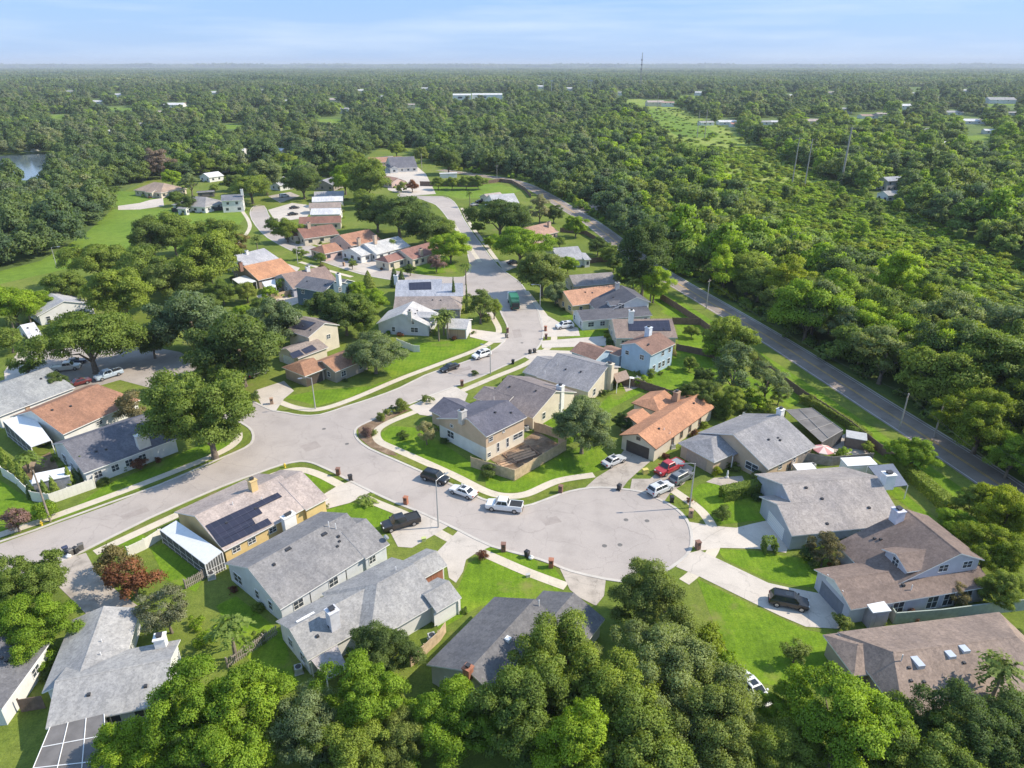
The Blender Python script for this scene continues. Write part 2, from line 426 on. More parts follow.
# main residential street with the cul-de-sac bulb
ROAD_A = [(-120, 574), (0, 542), (60, 521), (110, 503), (160, 485), (215, 461), (245, 448), (253, 440), (252, 431), (245, 425), (236, 421), (215, 416),
          (190, 404), (165, 392), (186, 380), (215, 386), (245, 398), (262, 406), (274, 411), (287, 413), (300, 415.5), (320, 415), (345, 407), (372, 398.5), (400, 388), (425, 375.5),
          (450, 367), (475, 358.5), (492, 351), (503, 342.5), (508, 333), (507, 325), (502, 315), (498, 306), (490, 300), (484, 294), (470, 296), (440, 291), (410, 283), (385, 279), (360, 274),
          (335, 266), (312, 258), (290, 250), (268, 238), (256, 226), (250, 214), (254, 206), (264, 206), (268, 214), (274, 224), (288, 236), (312, 246), (340, 256),
          (372, 266), (405, 273), (440, 277), (464, 277), (470, 268), (468, 255), (464, 243), (455, 229), (446, 216), (436, 205), (420, 199), (400, 197), (400, 194), (420, 196),
          (442, 196.5), (451, 199.5), (457, 206), (463, 218), (472, 232), (483, 247), (497, 265), (508, 274), (518, 281), (524, 288), (531, 300), (539, 312), (543, 328), (542, 340), (536, 350),
          (522, 358), (500, 368), (480, 377), (457, 386), (430, 396), (400, 408), (384, 415), (366, 423), (357, 428), (355, 433), (358, 440), (370, 449), (395, 460), (420, 471),
          (452, 485), (482, 499), (503, 505), (524, 506.5), (540, 502), (560, 494.5), (580, 489.5), (600, 487.5), (620, 489), (641, 492), (660, 500), (675, 508), (686, 519), (691, 531), (691.5, 545),
          (686, 556), (672, 567), (655, 576), (634, 582), (604, 579), (570, 571), (555, 565), (530, 556.5), (492, 546.5), (460, 531), (440, 521.5),
          (418, 511.5), (395, 502.5), (372, 492), (350, 481), (336, 473.5), (322, 467), (312, 463), (300, 461.5), (280, 465.5), (256, 474), (220, 487.5), (150, 518), (82, 552), (40, 570), (-120, 640)]
poly('road', ROAD_A, M_ROAD, 0.030)
LOT = [(-90, 408), (-30, 392), (20, 374), (28, 352), (44, 346), (90, 343), (140, 345), (180, 352), (200, 364), (190, 382), (168, 396), (150, 388), (120, 380), (88, 389), (60, 393), (30, 402), (-90, 440)]
poly('road', LOT, M_LOT, 0.026)
mb = MB(); g = line_px(ROAD_A + ROAD_A[:1], 2); ribbon(mb, g, 0.45, 0.10, thick=0.10)
structure('kerb', mb, M_KERB)
M_PATCH = paved('road_patch_asphalt', (0.365, 0.318, 0.288), 0.1, 0.5, 0.15)
for p_ in ([(300, 446), (316, 441), (322, 447), (306, 452)], [(120, 516), (146, 507), (150, 511), (124, 520)], [(540, 520), (556, 516), (562, 522), (546, 526)], [(452, 371), (470, 366), (472, 369), (455, 374)], [(512, 330), (520, 329), (522, 337), (514, 338)]): poly('road_patch', p_, M_PATCH, 0.034)
# second kerb-side gutters come with the road sheet; the two-lane road behind the estate
MAIN_C = [(440, 170), (470, 174.2), (487, 176.6), (506, 179.5), (525, 185), (545, 195), (569, 209.5), (592, 223.5), (616, 241.5), (640, 259.5), (672, 280), (717, 306.5), (770, 338), (846, 386), (867, 399.5), (988, 477), (1117, 566), (1330, 716)]
mc = line_px(MAIN_C, 8)
structure('road', ribbon(MB(), mc, 7.4, 0.030), M_MAIN)
for o_ in (-0.16, 0.16): structure('road_marking', ribbon(MB(), mc, 0.13, 0.036, o_), M_YELLOW)
for o_ in (-3.2, 3.2): structure('road_marking', ribbon(MB(), mc, 0.13, 0.036, o_), M_WLINE)
structure('kerb', ribbon(MB(), mc, 0.35, 0.035, 3.9), M_KERB)
poly('road', [(573, 206), (596, 204), (612, 206), (606, 211.5), (588, 214), (580, 213)], M_MAIN, 0.034)
poly('lawn', [(606, 258), (640, 276), (664, 291), (708, 318), (760, 352), (832, 400), (968, 492), (958, 500), (900, 470), (832, 424), (790, 396), (760, 372), (716, 346), (668, 312), (620, 278)], M_LAWN, 0.018)

SIDEWALKS = [
 [(-60, 556), (0, 535), (50, 518), (140, 485), (215, 455), (236, 442), (238, 433)],
 [(95, 553), (140, 532), (200, 505), (257, 482), (282, 472.5), (302, 470), (320, 475), (340, 485), (372, 501), (410, 517), (452, 540), (490, 556), (527, 572), (566, 586.5)],
 [(256, 392), (275, 400), (295, 407.5), (318, 409.5), (350, 400), (400, 379), (437, 365), (475, 350.5), (493, 341), (499, 331), (495, 321), (489, 312)],
 [(428, 407), (407, 415), (388, 423), (377, 431), (379, 441), (395, 449), (420, 460), (455, 476), (485, 491), (505, 496), (527, 494), (558, 481), (594, 475)],
 [(671, 489), (687, 500), (700, 510), (709, 521), (714, 533), (715, 545), (709, 557), (696, 572), (684, 582)],
 [(462, 391), (495, 377), (528, 363), (550, 346), (554, 335), (547, 319), (536, 304), (526, 291)],
 [(300, 262), (330, 271), (352, 277)], [(312, 243), (345, 252), (372, 260)], [(236, 246), (250, 226), (240, 208)],
 [(480, 262), (466, 242), (452, 222)], [(498, 262), (482, 240), (470, 224), (462, 208)]]
for s in SIDEWALKS: structure('sidewalk', ribbon(MB(), line_px(s), 1.55, 0.042), M_WALK)
DRIVES = [
 (M_DRIVE, [(321, 496), (336, 487), (352, 480.5), (372, 491.5), (350, 503), (327, 509)]),
 (M_DRIVE, [(388, 528), (398, 519), (418, 511), (448, 526.5), (436, 534), (412, 548), (398, 547)]),
 (M_DRIVE, [(437, 552), (458, 531), (492, 546.5), (478, 552), (466, 560), (463, 572), (456, 583), (449, 578), (447, 566)]),
 (M_DRIVE2, [(559, 567), (606, 578), (604, 596), (596, 606), (580, 598), (570, 590)]),
 (M_DRIVE, [(686, 554), (700, 550.5), (722, 561), (768, 583), (790, 588), (822, 594), (846, 612), (838, 629), (806, 627), (780, 616), (756, 604.5), (700, 577), (676, 567)]),
 (M_DRIVE, [(689, 522), (712, 526), (736, 528), (752, 524), (770, 520), (791, 541), (786, 553), (757, 549), (720, 548), (700, 551), (691, 545)]),
 (M_DRIVE2, [(624, 450), (651, 461), (638, 472), (628, 481), (622, 489), (600, 488), (584, 489), (596, 478), (612, 468)]),
 (M_DRIVE2, [(632, 479), (650, 479), (660, 470), (680, 460), (694, 468), (684, 484), (671, 492), (664, 502), (648, 495), (630, 490)]),
 (M_DRIVE2, [(40, 569), (62, 560), (86, 553), (98, 575), (118, 592), (138, 606), (108, 618), (86, 614), (60, 588)]),
 (M_DRIVE, [(254, 391), (284, 381), (294, 391), (284, 399), (276, 411), (262, 406)]),
 (M_DRIVE, [(470, 329), (508, 334), (505, 342.5), (494, 343), (470, 337)]),
 (M_DRIVE, [(541, 341), (606, 336), (606, 346), (542, 348)]),
 (M_DRIVE, [(535, 304), (548, 316), (562, 324), (578, 328), (580, 336), (544, 337)]),
 (M_DRIVE, [(408, 407), (432, 396), (456, 387), (468, 394), (464, 404), (436, 417), (420, 415)]),
 (M_DRIVE, [(524, 357), (538, 350), (572, 351), (572, 355), (548, 360), (536, 363)]),
 (M_DRIVE, [(340, 268), (362, 262), (378, 256), (396, 260), (386, 268), (370, 274)]),
 (M_DRIVE, [(312, 252), (322, 248), (332, 252), (330, 259), (318, 260)]),
 (M_DRIVE, [(268, 210), (292, 203), (316, 206), (306, 218), (276, 222)]),
 (M_DRIVE, [(118, 206), (140, 203), (150, 200), (163, 198), (164, 206), (140, 209.5), (118, 210)]),
 (M_DRIVE, [(498, 262), (510, 260), (520, 266), (504, 272)]),
 (M_DRIVE, [(258, 264), (282, 262), (300, 268), (290, 280), (262, 290)]),
 (M_DRIVE2, [(268, 196), (290, 192), (300, 196), (280, 203)]),
 (M_DRIVE, [(384, 165), (414, 164), (426, 174), (436, 194), (408, 196), (388, 190)]),
 (M_DRIVE, [(4, 372), (18, 352), (28, 348), (30, 360), (22, 382), (6, 392)]),
 (M_DRIVE2, [(600, 104), (640, 101), (676, 104), (668, 106), (640, 103.5)])]
for i, (m_, p_) in enumerate(DRIVES): poly('driveway', p_, m_, 0.048 + 0.0015 * (i % 3))
LAWNS = [
 [(697, 579), (756, 607), (806, 630), (828, 634), (836, 650), (800, 690), (752, 682), (720, 640)],
 [(717, 549), (757, 551), (782, 556), (822, 560), (824, 574), (818, 588), (790, 585), (768, 580), (724, 559)],
 [(700, 484), (745, 480), (790, 490), (776, 520), (752, 521), (720, 525), (703, 508), (690, 492)],
 [(459, 586), (468, 564), (482, 556), (520, 574), (562, 589), (540, 602), (480, 606), (440, 630), (432, 622)],
 [(480, 548), (492, 547), (530, 559), (553, 566), (564, 582), (526, 568), (492, 553)],
 [(322, 511), (352, 503), (382, 508), (396, 517), (388, 526), (360, 540), (330, 524)],
 [(284, 473), (302, 472), (320, 477), (334, 486), (322, 492), (296, 488)],
 [(54, 521), (140, 488), (215, 458), (233, 442), (222, 436), (170, 458), (104, 486), (76, 506)],
 [(0, 480), (30, 500), (46, 516), (0, 532), (-40, 540), (-40, 470)],
 [(284, 397), (320, 390), (372, 386), (420, 368), (470, 345), (486, 340), (472, 348), (436, 363), (398, 377), (350, 397.5), (318, 406)],
 [(381, 433), (392, 426), (420, 428), (470, 462), (484, 466), (476, 482), (455, 473), (420, 457), (392, 446), (382, 440)],
 [(484, 470), (514, 482), (566, 452), (600, 440), (612, 466), (590, 474), (558, 478), (528, 491), (505, 493), (486, 488)],
 [(540, 418), (560, 405), (600, 404), (625, 382), (650, 388), (612, 408), (596, 436), (560, 446)],
 [(632, 378), (672, 348), (716, 352), (724, 380), (708, 396), (660, 388)],
 [(676, 322), (706, 320), (718, 350), (680, 352)], [(568, 330), (606, 322), (606, 336), (570, 338)],
 [(656, 404), (700, 380), (790, 408), (800, 402), (740, 372), (700, 370)],
 [(880, 488), (896, 486), (936, 520), (944, 540), (912, 510)], [(150, 548), (176, 540), (210, 566), (196, 592), (166, 580)],
 [(216, 606), (236, 596), (282, 632), (300, 690), (276, 690), (240, 650)],
 [(96, 554), (140, 534), (150, 538), (118, 556)], [(406, 262), (450, 256), (458, 272), (420, 274)], [(264, 238), (300, 244), (312, 252), (280, 246)],
 [(372, 356), (416, 343), (452, 341), (498, 336), (474, 348), (430, 364), (392, 378)],
 [(560, 316), (600, 300), (620, 322), (600, 326)], [(660, 312), (672, 304), (700, 326), (684, 322)]]
for i, p_ in enumerate(LAWNS): poly('lawn', p_, M_LAWN, 0.020 + 0.002 * (i % 4))
VERGES = [[(-60, 562), (0, 539), (60, 519), (160, 482), (215, 459), (242, 445), (250, 436), (250, 444), (215, 463), (110, 505), (0, 544), (-60, 566)],
 [(86, 553), (140, 526), (215, 492), (258, 476), (300, 464), (318, 467), (300, 468), (280, 470.5), (256, 480), (200, 502), (140, 529)],
 [(378, 494), (414, 510), (404, 512), (374, 499)], [(448, 528), (462, 533), (454, 538), (444, 535)],
 [(280, 412), (318, 414), (345, 406), (400, 386), (450, 366), (474, 358), (474, 352), (437, 367), (400, 381.5), (350, 402.5), (318, 412), (290, 409)],
 [(384, 445), (420, 463), (482, 493), (510, 500), (528, 497), (558, 484), (588, 478), (576, 488), (540, 500), (505, 503), (452, 483), (395, 458)],
 [(676, 500), (686, 503), (702, 517), (706, 524), (692, 524), (686, 514)]]
for p_ in VERGES: poly('verge', p_, M_VERGE, 0.034)
poly('flower_bed', [(358, 427), (372, 420), (398, 410), (410, 410), (388, 420), (374, 430), (377, 440), (392, 450), (398, 456), (388, 455), (370, 447), (359, 438)], M_DIRT, 0.040)
poly('yard_floor', [(489, 459), (514, 475), (562, 446), (536, 431), (523, 440)], M_DIRT, 0.040)
poly('patio', [(620, 380), (640, 376), (648, 384), (626, 392)], M_DRIVE2, 0.04)
poly('patio', [(714, 478), (742, 476), (746, 484), (722, 486), (706, 482)], M_DRIVE2, 0.044)
poly('patio', [(826, 442), (850, 432), (872, 456), (840, 462)], M_DRIVE2, 0.044)
poly('patio', [(16, 470), (50, 452), (60, 470), (76, 480), (40, 494)], M_DIRT, 0.044)
poly('pool_deck', [(256, 296), (290, 286), (306, 300), (276, 312)], M_DRIVE, 0.046)

# ================================================================== HOUSES
ms, ts, bs = nodes('solar_glass')
br = node(ts, 'ShaderNodeTexBrick', Scale=1.0, offset=0.0)
br.inputs['Color1'].default_value = (0.022, 0.024, 0.042, 1); br.inputs['Color2'].default_value = (0.030, 0.030, 0.052, 1)
br.inputs['Mortar'].default_value = (0.10, 0.10, 0.13, 1); br.inputs['Mortar Size'].default_value = 0.012
br.inputs['Brick Width'].default_value = 1.0; br.inputs['Row Height'].default_value = 1.65
_c2 = ts.nodes.new('ShaderNodeTexCoord'); ts.links.new(_c2.outputs['Object'], br.inputs['Vector'])
ts.links.new(br.outputs['Color'], bs.inputs['Base Color']); bs.inputs['Roughness'].default_value = 0.32
SOLAR = ms
mg, tg, bgar = nodes('garage_door')
wv = node(tg, 'ShaderNodeTexWave', Scale=0.85); wv.bands_direction = 'Z'
_c3 = tg.nodes.new('ShaderNodeTexCoord'); tg.links.new(_c3.outputs['Object'], wv.inputs['Vector'])
tg.links.new(ramp(tg, wv.outputs['Fac'], [(0.0, (0.5, 0.5, 0.5)), (0.12, (0.78, 0.77, 0.75))]), bgar.inputs['Base Color'])
GARAGE_W = mg
GARAGE_D = plain('dark_garage_door', (0.075, 0.058, 0.05), 0.6, var=0.15)
GARAGE_B = plain('slate_garage_door', (0.20, 0.21, 0.25), 0.6, var=0.1)
SCREEN = plain('insect_screen', (0.10, 0.10, 0.10), 0.8, var=0.2, scale=0.8)
SCREENTOP = plain('screen_roof_mesh', (0.155, 0.145, 0.140), 0.85, var=0.25, scale=0.6)
WHITEMETAL = plain('white_sheet_roof', (0.72, 0.72, 0.72), 0.5, var=0.06)
BLUEROOF = plain('slate_blue_sheet_roof', (0.15, 0.17, 0.22), 0.5, var=0.1)
SKYL = plain('skylight_pane', (0.50, 0.54, 0.60), 0.2, var=0.05)
DOORM = [plain('dark_door', (0.10, 0.06, 0.045), 0.5), plain('teal_door', (0.10, 0.17, 0.18), 0.5)]
SLAB_T = 0.16
HOUSES = []

class House:
    def __init__(self, label, roof, wall, name='house', trim=None, wallmat=None, group=None, cat='house'):
        self.rmat, self.wmat = shingle(roof), (wallmat or siding(wall))
        self.trim = trim or WHITE
        self.args = (name, label, cat, group); self.blocks = []; self.root = None; self.garages = []
        self.rb = MB(); self.wb = MB(); self.roofkids = []; self.rng = random.Random(label)
    def block(self, A, B, E, ze=2.75, pitch=0.42, far=1.0, hipA=0.0, hipB=0.0, z0=0.0, auto=True, zf=None, snap=True, wallcol=None):
        zr = ze + 2
        for _ in range(12):
            a, b, e = G(*A, zr), G(*B, zr), G(*E, ze)
            d = (b - a); d.z = 0; d.normalize()
            w = (e - a).x * -d.y + (e - a).y * d.x
            zr = 0.5 * zr + 0.5 * (ze + pitch * abs(w))
        sw = w < 0
        ln = (b - a).length
        ang = math.atan2(d.y, d.x)
        if self.root is None:
            mid = (a + b) / 2
            self.ang0 = ang
            n, lb, ct, gp = self.args
            self.root = empty(n, (mid.x, mid.y, 0), ang, lb, ct, gp)
            self.depth = depth(Vector((mid.x, mid.y, 3)))
        elif snap:
            q = round((ang - self.ang0) / (math.pi / 2)) * math.pi / 2 + self.ang0
            d2 = Vector((math.cos(q), math.sin(q), 0))
            ln = max(1.0, ln * d2.dot(d)); d = d2; b = a + d * ln; ang = q
            w = (e - a).x * -d.y + (e - a).y * d.x; sw = w < 0
        w = max(abs(w), 0.8); zr = ze + pitch * w
        return self._add(a, b, w, ang, sw, ze, zr, pitch, far, hipA, hipB, z0, auto)
    def block_m(self, c, ang, ln, w, ze, pitch=0.3):
        n, lb, ct, gp = self.args; self.ang0 = ang
        if self.root is None:
            self.root = empty(n, (c.x, c.y, 0), ang, lb, ct, gp); self.depth = depth(Vector((c.x, c.y, 3)))
        d = Vector((math.cos(ang), math.sin(ang), 0))
        sw = d.x > 0
        return self._add(c - d * ln / 2, c + d * ln / 2, w, ang, sw, ze, ze + pitch * w, pitch, 1.0, 0, 0, 0.0, False)
    def _add(self, a, b, w, ang, sw, ze, zr, pitch, far, hipA, hipB, z0, auto):
        ln = (b - a).length
        if sw: a, b, hipA, hipB, ang = b, a, hipB, hipA, ang + math.pi
        mid = (a + b) / 2
        k = dict(mid=Vector((mid.x, mid.y, 0)), ang=ang, L=ln, wn=w, wf=w * far, zr=zr, ze=ze, zf=zr - pitch * w * far,
                 hA=hipA * w, hB=hipB * w, sw=sw, z0=z0, pitch=pitch)
        ca, sa = math.cos(ang), math.sin(ang)
        r0 = self.root
        cr_, sr_ = math.cos(-self.ang0), math.sin(-self.ang0)
        def W(x, y, z): return Vector((mid.x + ca * x - sa * y, mid.y + sa * x + ca * y, z))
        def T(x, y, z):
            p = W(x, y, z) - r0.location
            return Vector((cr_ * p.x - sr_ * p.y, sr_ * p.x + cr_ * p.y, z))
        k['W'], k['T'] = W, T
        self.blocks.append(k)
        x0, x1, wn, wf, zf_ = -ln / 2, ln / 2, w, k['wf'], k['zf']; hA, hB = k['hA'], k['hB']
        RA, RB = (x0, 0, zr), (x1, 0, zr)
        NA, NB, FA, FB = (x0 - hA, wn, ze), (x1 + hB, wn, ze), (x0 - hA, -wf, zf_), (x1 + hB, -wf, zf_)
        dn = lambda p: T(p[0], p[1], p[2] - SLAB_T)
        up = lambda p: T(*p)
        m = self.rb
        tops = [[NA, RA, RB, NB], [FA, FB, RB, RA]]
        if hA: tops.append([FA, RA, NA])
        if hB: tops.append([FB, NB, RB])
        for f in tops:
            m.face([up(p) for p in f], 0); m.face([dn(p) for p in reversed(f)], 1)
        loop = [NA, NB] + ([] if hB else [RB]) + [FB, FA] + ([] if hA else [RA])
        for p, q in zip(loop, loop[1:] + loop[:1]):
            m.face([up(p), up(q), dn(q), dn(p)], 1)
        # ridge cap
        rc = 0.14
        if self.depth < 150:
            m.face([up((x0, rc, zr - rc * pitch + 0.03)), up((x0, 0, zr + 0.035)), up((x1, 0, zr + 0.035)), up((x1, rc, zr - rc * pitch + 0.03))], 2)
            m.face([up((x0, 0, zr + 0.035)), up((x0, -rc, zr - rc * pitch + 0.03)), up((x1, -rc, zr - rc * pitch + 0.03)), up((x1, 0, zr + 0.035))], 2)
        # walls
        o = min(0.45, w * 0.3); og = 0.3
        ya, yb = -(wf - min(o, wf * .3)), wn - o
        xa = x0 - hA + o if hA else x0 + og
        xb = x1 + hB - o if hB else x1 - og
        hn = zr - pitch * yb - SLAB_T - 0.01; hf = zr - pitch * (-ya) - SLAB_T - 0.01; ht = zr - SLAB_T - 0.01
        k.update(xa=xa, xb=xb, ya=ya, yb=yb, hn=hn, hf=hf)
        wbm = self.wb
        wbm.face([T(xb, yb, z0), T(xa, yb, z0), T(xa, yb, hn), T(xb, yb, hn)])
        wbm.face([T(xa, ya, z0), T(xb, ya, z0), T(xb, ya, hf), T(xa, ya, hf)])
        ea = [T(xa, yb, z0), T(xa, ya, z0), T(xa, ya, hf)] + ([] if hA else [T(xa, 0, ht)]) + [T(xa, yb, hn)]
        eb = [T(xb, ya, z0), T(xb, yb, z0), T(xb, yb, hn)] + ([] if hB else [T(xb, 0, ht)]) + [T(xb, ya, hf)]
        wbm.face(ea); wbm.face(eb)
        k['auto'] = auto
        return len(self.blocks) - 1
    def face_frame(self, i, face):
        k = self.blocks[i]
        if k['sw'] and face in 'ab': face = 'b' if face == 'a' else 'a'
        xa, xb, ya, yb = k['xa'], k['xb'], k['ya'], k['yb']
        if face == 'n':
            p0, p1, nrm = (xa, yb), (xb, yb), (0, 1)
            if k['sw']: p0, p1 = p1, p0
        elif face == 'f':
            p0, p1, nrm = (xa, ya), (xb, ya), (0, -1)
            if k['sw']: p0, p1 = p1, p0
        elif face == 'a': p0, p1, nrm = (xa, ya), (xa, yb), (-1, 0)
        else: p0, p1, nrm = (xb, ya), (xb, yb), (1, 0)
        return k, Vector((*p0, 0)), Vector((*p1, 0)), Vector((*nrm, 0))
    def panel(self, i, face, t, zc, w, h, kind='w', mat=None):
        k, p0, p1, n = self.face_frame(i, face)
        d = (p1 - p0).normalized(); c = p0 + (p1 - p0) * t
        T = k['T']
        def bar(m, u0, u1, z0, z1, o0, o1, mi=0):
            q = [c + d * u0 + n * o0, c + d * u1 + n * o0, c + d * u1 + n * o1, c + d * u0 + n * o1]
            m.hexa([T(p.x, p.y, z0) for p in q], [T(p.x, p.y, z1) for p in q], mi)
        m = MB()
        if kind == 'w':
            bar(m, -w/2, w/2, zc - h/2, zc + h/2, -0.05, 0.025)
            o = m.build('window', GLASS, self.root)
            if self.depth < 230:
                f = MB(); b = 0.065
                bar(f, -w/2 - b, w/2 + b, zc + h/2, zc + h/2 + b, -0.04, 0.07); bar(f, -w/2 - b, w/2 + b, zc - h/2 - b, zc - h/2, -0.04, 0.09)
                bar(f, -w/2 - b, -w/2, zc - h/2, zc + h/2, -0.04, 0.07); bar(f, w/2, w/2 + b, zc - h/2, zc + h/2, -0.04, 0.07)
                if w > 0.9: bar(f, -0.03, 0.03, zc - h/2, zc + h/2, -0.04, 0.05)
                bar(f, -w/2, w/2, zc - 0.025, zc + 0.025, -0.04, 0.045)
                f.build('frame', self.trim, o)
        elif kind == 'g':
            self.garages.append((i, face))
            bar(m, -w/2, w/2, 0.02, h, -0.06, 0.03); m.build('garage_door', mat or GARAGE_W, self.root)
        elif kind == 'd':
            bar(m, -w/2, w/2, 0.02, h, -0.06, 0.04); o = m.build('door', mat or DOORM[0], self.root)
        elif kind == 'p':     # painted or clad panel, boarding, plain part of a wall
            bar(m, -w/2, w/2, zc - h/2, zc + h/2, -0.05, 0.02); m.build('wall_panel', mat, self.root)
        return self
    def inside_other(self, i, p):
        for j, k in enumerate(self.blocks):
            if j == i: continue
            q = p - k['mid']; ca, sa = math.cos(-k['ang']), math.sin(-k['ang'])
            x, y = ca * q.x - sa * q.y, sa * q.x + ca * q.y
            if k['xa'] - .3 < x < k['xb'] + .3 and k['ya'] - .3 < y < k['yb'] + .3 and p.z < k['hn'] + 1: return True
        return False
    def roofpt(self, i, px, py):
        k = self.blocks[i]
        W = k['W']; pt = k['pitch']
        for s in (1, -1):
            n = (W(0, s * pt, 1) - W(0, 0, 0)); n.normalize()
            p = on_plane(px, py, W(0, 0, k['zr']), n)
            q = p - k['mid']; ca, sa = math.cos(-k['ang']), math.sin(-k['ang'])
            y = sa * q.x + ca * q.y
            if y * s >= -0.05: return p, n
        return p, n
    def loc(self, p):
        q = p - self.root.location; ca, sa = math.cos(-self.ang0), math.sin(-self.ang0)
        return Vector((ca * q.x - sa * q.y, sa * q.x + ca * q.y, p.z))
    def chimney(self, i, px, py, w=1.1, d=0.9, h=1.8, mat=None, ground=False, pz=None, cap=True):
        p = G(px, py, pz) if pz is not None else self.roofpt(i, px, py)[0]
        c = self.loc(p); z1 = c.z + h
        rz = self.blocks[i]['ang'] - self.ang0
        m = MB(); m.cbox(c, w, d, 0.0 if ground else c.z - 1.0, z1, 0, rz=rz)
        m.cbox(c, w + 0.18, d + 0.18, z1, z1 + 0.14, 0, rz=rz)
        if cap:
            m.cbox(c, w * 0.45, d * 0.45, z1 + 0.14, z1 + 0.42, 1, rz=rz)
            m.cbox(c, w * 0.6, d * 0.6, z1 + 0.42, z1 + 0.47, 1, rz=rz)
        self.roofkids.append(('chimney', m, [mat or WHITE, DARKMETAL])); return self
    def patch(self, i, pts, name='solar_panel', mat=None, lo=0.06, hi=0.12):
        b = []; t = []
        for x, y in pts:
            p, n = self.roofpt(i, x, y)
            b.append(self.loc(p + n * lo)); t.append(self.loc(p + n * hi))
        self.roofkids.append((name, MB().hexa(b, t), mat or SOLAR)); return self
    def rboxes(self, i, spots, name, w, d, h, mat):
        for x, y in spots:
            p = self.loc(self.roofpt(i, x, y)[0])
            self.roofkids.append((name, MB().cbox(p, w, d, p.z - 0.15, p.z + h, rz=self.blocks[i]['ang'] - self.ang0), mat))
        return self
    def pipe(self, i, spots, h=0.9):
        for x, y in spots:
            p = self.loc(self.roofpt(i, x, y)[0])
            self.roofkids.append(('vent_pipe', MB().tube([p - Vector((0, 0, .2)), p + Vector((0, 0, h))], 0.06, 6), WHITE))
        return self
    def slab(self, pts, mat, name='patio_roof', th=0.12, walls=None, wallname='screen_wall', posts=True, pmat=None, bars=0):
        q = [self.loc(G(x, y, z)) for x, y, z in pts]
        nv = Vector((0, 0, th))
        self_m = MB().hexa([p - nv for p in q], q)
        o = self_m.build(name, mat, self.root)
        if posts:
            for p in q:
                MB().cbox(p, 0.12, 0.12, 0, p.z - th).build('post', pmat or WHITE, self.root)
        if walls:
            for a, b in walls:
                p, r = q[a], q[b]; n = Vector((-(r - p).y, (r - p).x, 0)).normalized() * 0.02
                MB().hexa([Vector((*(p + n).xy, 0)), Vector((*(r + n).xy, 0)), Vector((*(r - n).xy, 0)), Vector((*(p - n).xy, 0))],
                          [p + n - nv, r + n - nv, r - n - nv, p - n - nv]).build(wallname, SCREEN, self.root)
                if bars:
                    f = MB(); N = bars
                    for t in range(N + 1):
                        c = p.lerp(r, t / N); f.cbox(c, 0.065, 0.065, 0, c.z - th, rz=0)
                    for zz in (0.35, 1.15):
                        f.hexa([Vector((*(p + n*2).xy, zz)), Vector((*(r + n*2).xy, zz)), Vector((*(r - n*2).xy, zz)), Vector((*(p - n*2).xy, zz))],
                               [Vector((*(p + n*2).xy, zz + .06)), Vector((*(r + n*2).xy, zz + .06)), Vector((*(r - n*2).xy, zz + .06)), Vector((*(p - n*2).xy, zz + .06))])
                    f.build('screen_frame', pmat or WHITE, self.root)
        return self
    def finish(self, auto=True, vents=2):
        if auto:
            camp = Vector((0, 0, CAM_H))
            for i, k in enumerate(self.blocks):
                if not k['auto']: continue
                for face in 'nab':
                    kk, p0, p1, n = self.face_frame(i, face)
                    W = k['W']; c = (p0 + p1) / 2
                    nn = W(n.x, n.y, 0) - W(0, 0, 0)
                    if nn.dot(camp - W(c.x, c.y, 0)) < 0: continue
                    ln = (p1 - p0).length
                    hw = k['hn'] if face == 'n' else min(k['hn'], k['hf'])
                    for lev in ([1.45] if hw - k['z0'] < 4.3 else [1.45, 4.1]):
                        N = max(1, int(ln / 3.4)) if lev < 2 else max(1, int(ln / 4.2))
                        for q in range(N):
                            t = (q + 0.5 + self.rng.uniform(-.15, .15)) / N
                            c = p0 + (p1 - p0) * t
                            w_ = self.rng.choice((0.9, 1.2, 1.5)) if lev < 2 else self.rng.choice((0.8, 1.1))
                            if lev + k['z0'] + .6 > hw and face == 'n': continue
                            if self.inside_other(i, W(c.x, c.y, lev)) or w_ > ln * .8: continue
                            self.panel(i, face, t, lev + k['z0'], w_, 1.15)
        r = self.rb.build('roof', [self.rmat, self.trim, self.rmat], self.root)
        self.wb.build('wall', self.wmat, self.root)
        if self.depth < 200:
            for q in range(vents):
                k = self.blocks[0]; x = self.rng.uniform(-.35, .35) * k['L']; y = self.rng.uniform(.2, .6) * k['wn']
                p = k['T'](x, y, k['zr'] - y * k['pitch'])
                self.roofkids.append(('roof_vent', MB().cbox(p, 0.32, 0.32, p.z - .1, p.z + 0.22), DARKMETAL))
        for n, m, mt in self.roofkids: m.build(n, mt, r)
        HOUSES.append(self)
        return self.root

def simple_house(label, roof, wall, blocks, group=None, vents=2, **kw):
    h = House(label, roof, wall, group=group, **kw)
    for b in blocks: h.block(b[0], b[1], b[2], **(b[3] if len(b) > 3 else {}))
    return h

GREY = (0.245, 0.240, 0.240); LGREY = (0.35, 0.345, 0.335); DGREY = (0.125, 0.125, 0.145); TAN = (0.42, 0.355, 0.32)
BROWN = (0.235, 0.170, 0.135); REDB = (0.25, 0.135, 0.105); ORANGE = (0.47, 0.245, 0.145); RUST = (0.32, 0.175, 0.115); WARM = (0.40, 0.375, 0.36); WHT = (0.62, 0.62, 0.63)
W_WHITE = (0.74, 0.73, 0.71); W_CREAM = (0.68, 0.60, 0.48); W_YEL = (0.72, 0.53, 0.25); W_TAN = (0.60, 0.45, 0.32); W_BLUE = (0.42, 0.56, 0.70); W_LAV = (0.58, 0.57, 0.63); W_GREY = (0.58, 0.58, 0.60)
W_PINK = (0.62, 0.45, 0.40); W_TEAL = (0.09, 0.15, 0.20)
BR_BROWN = brick((0.22, 0.12, 0.09)); BR_TAN = brick((0.42, 0.28, 0.19)); BR_RED = brick((0.36, 0.15, 0.09))

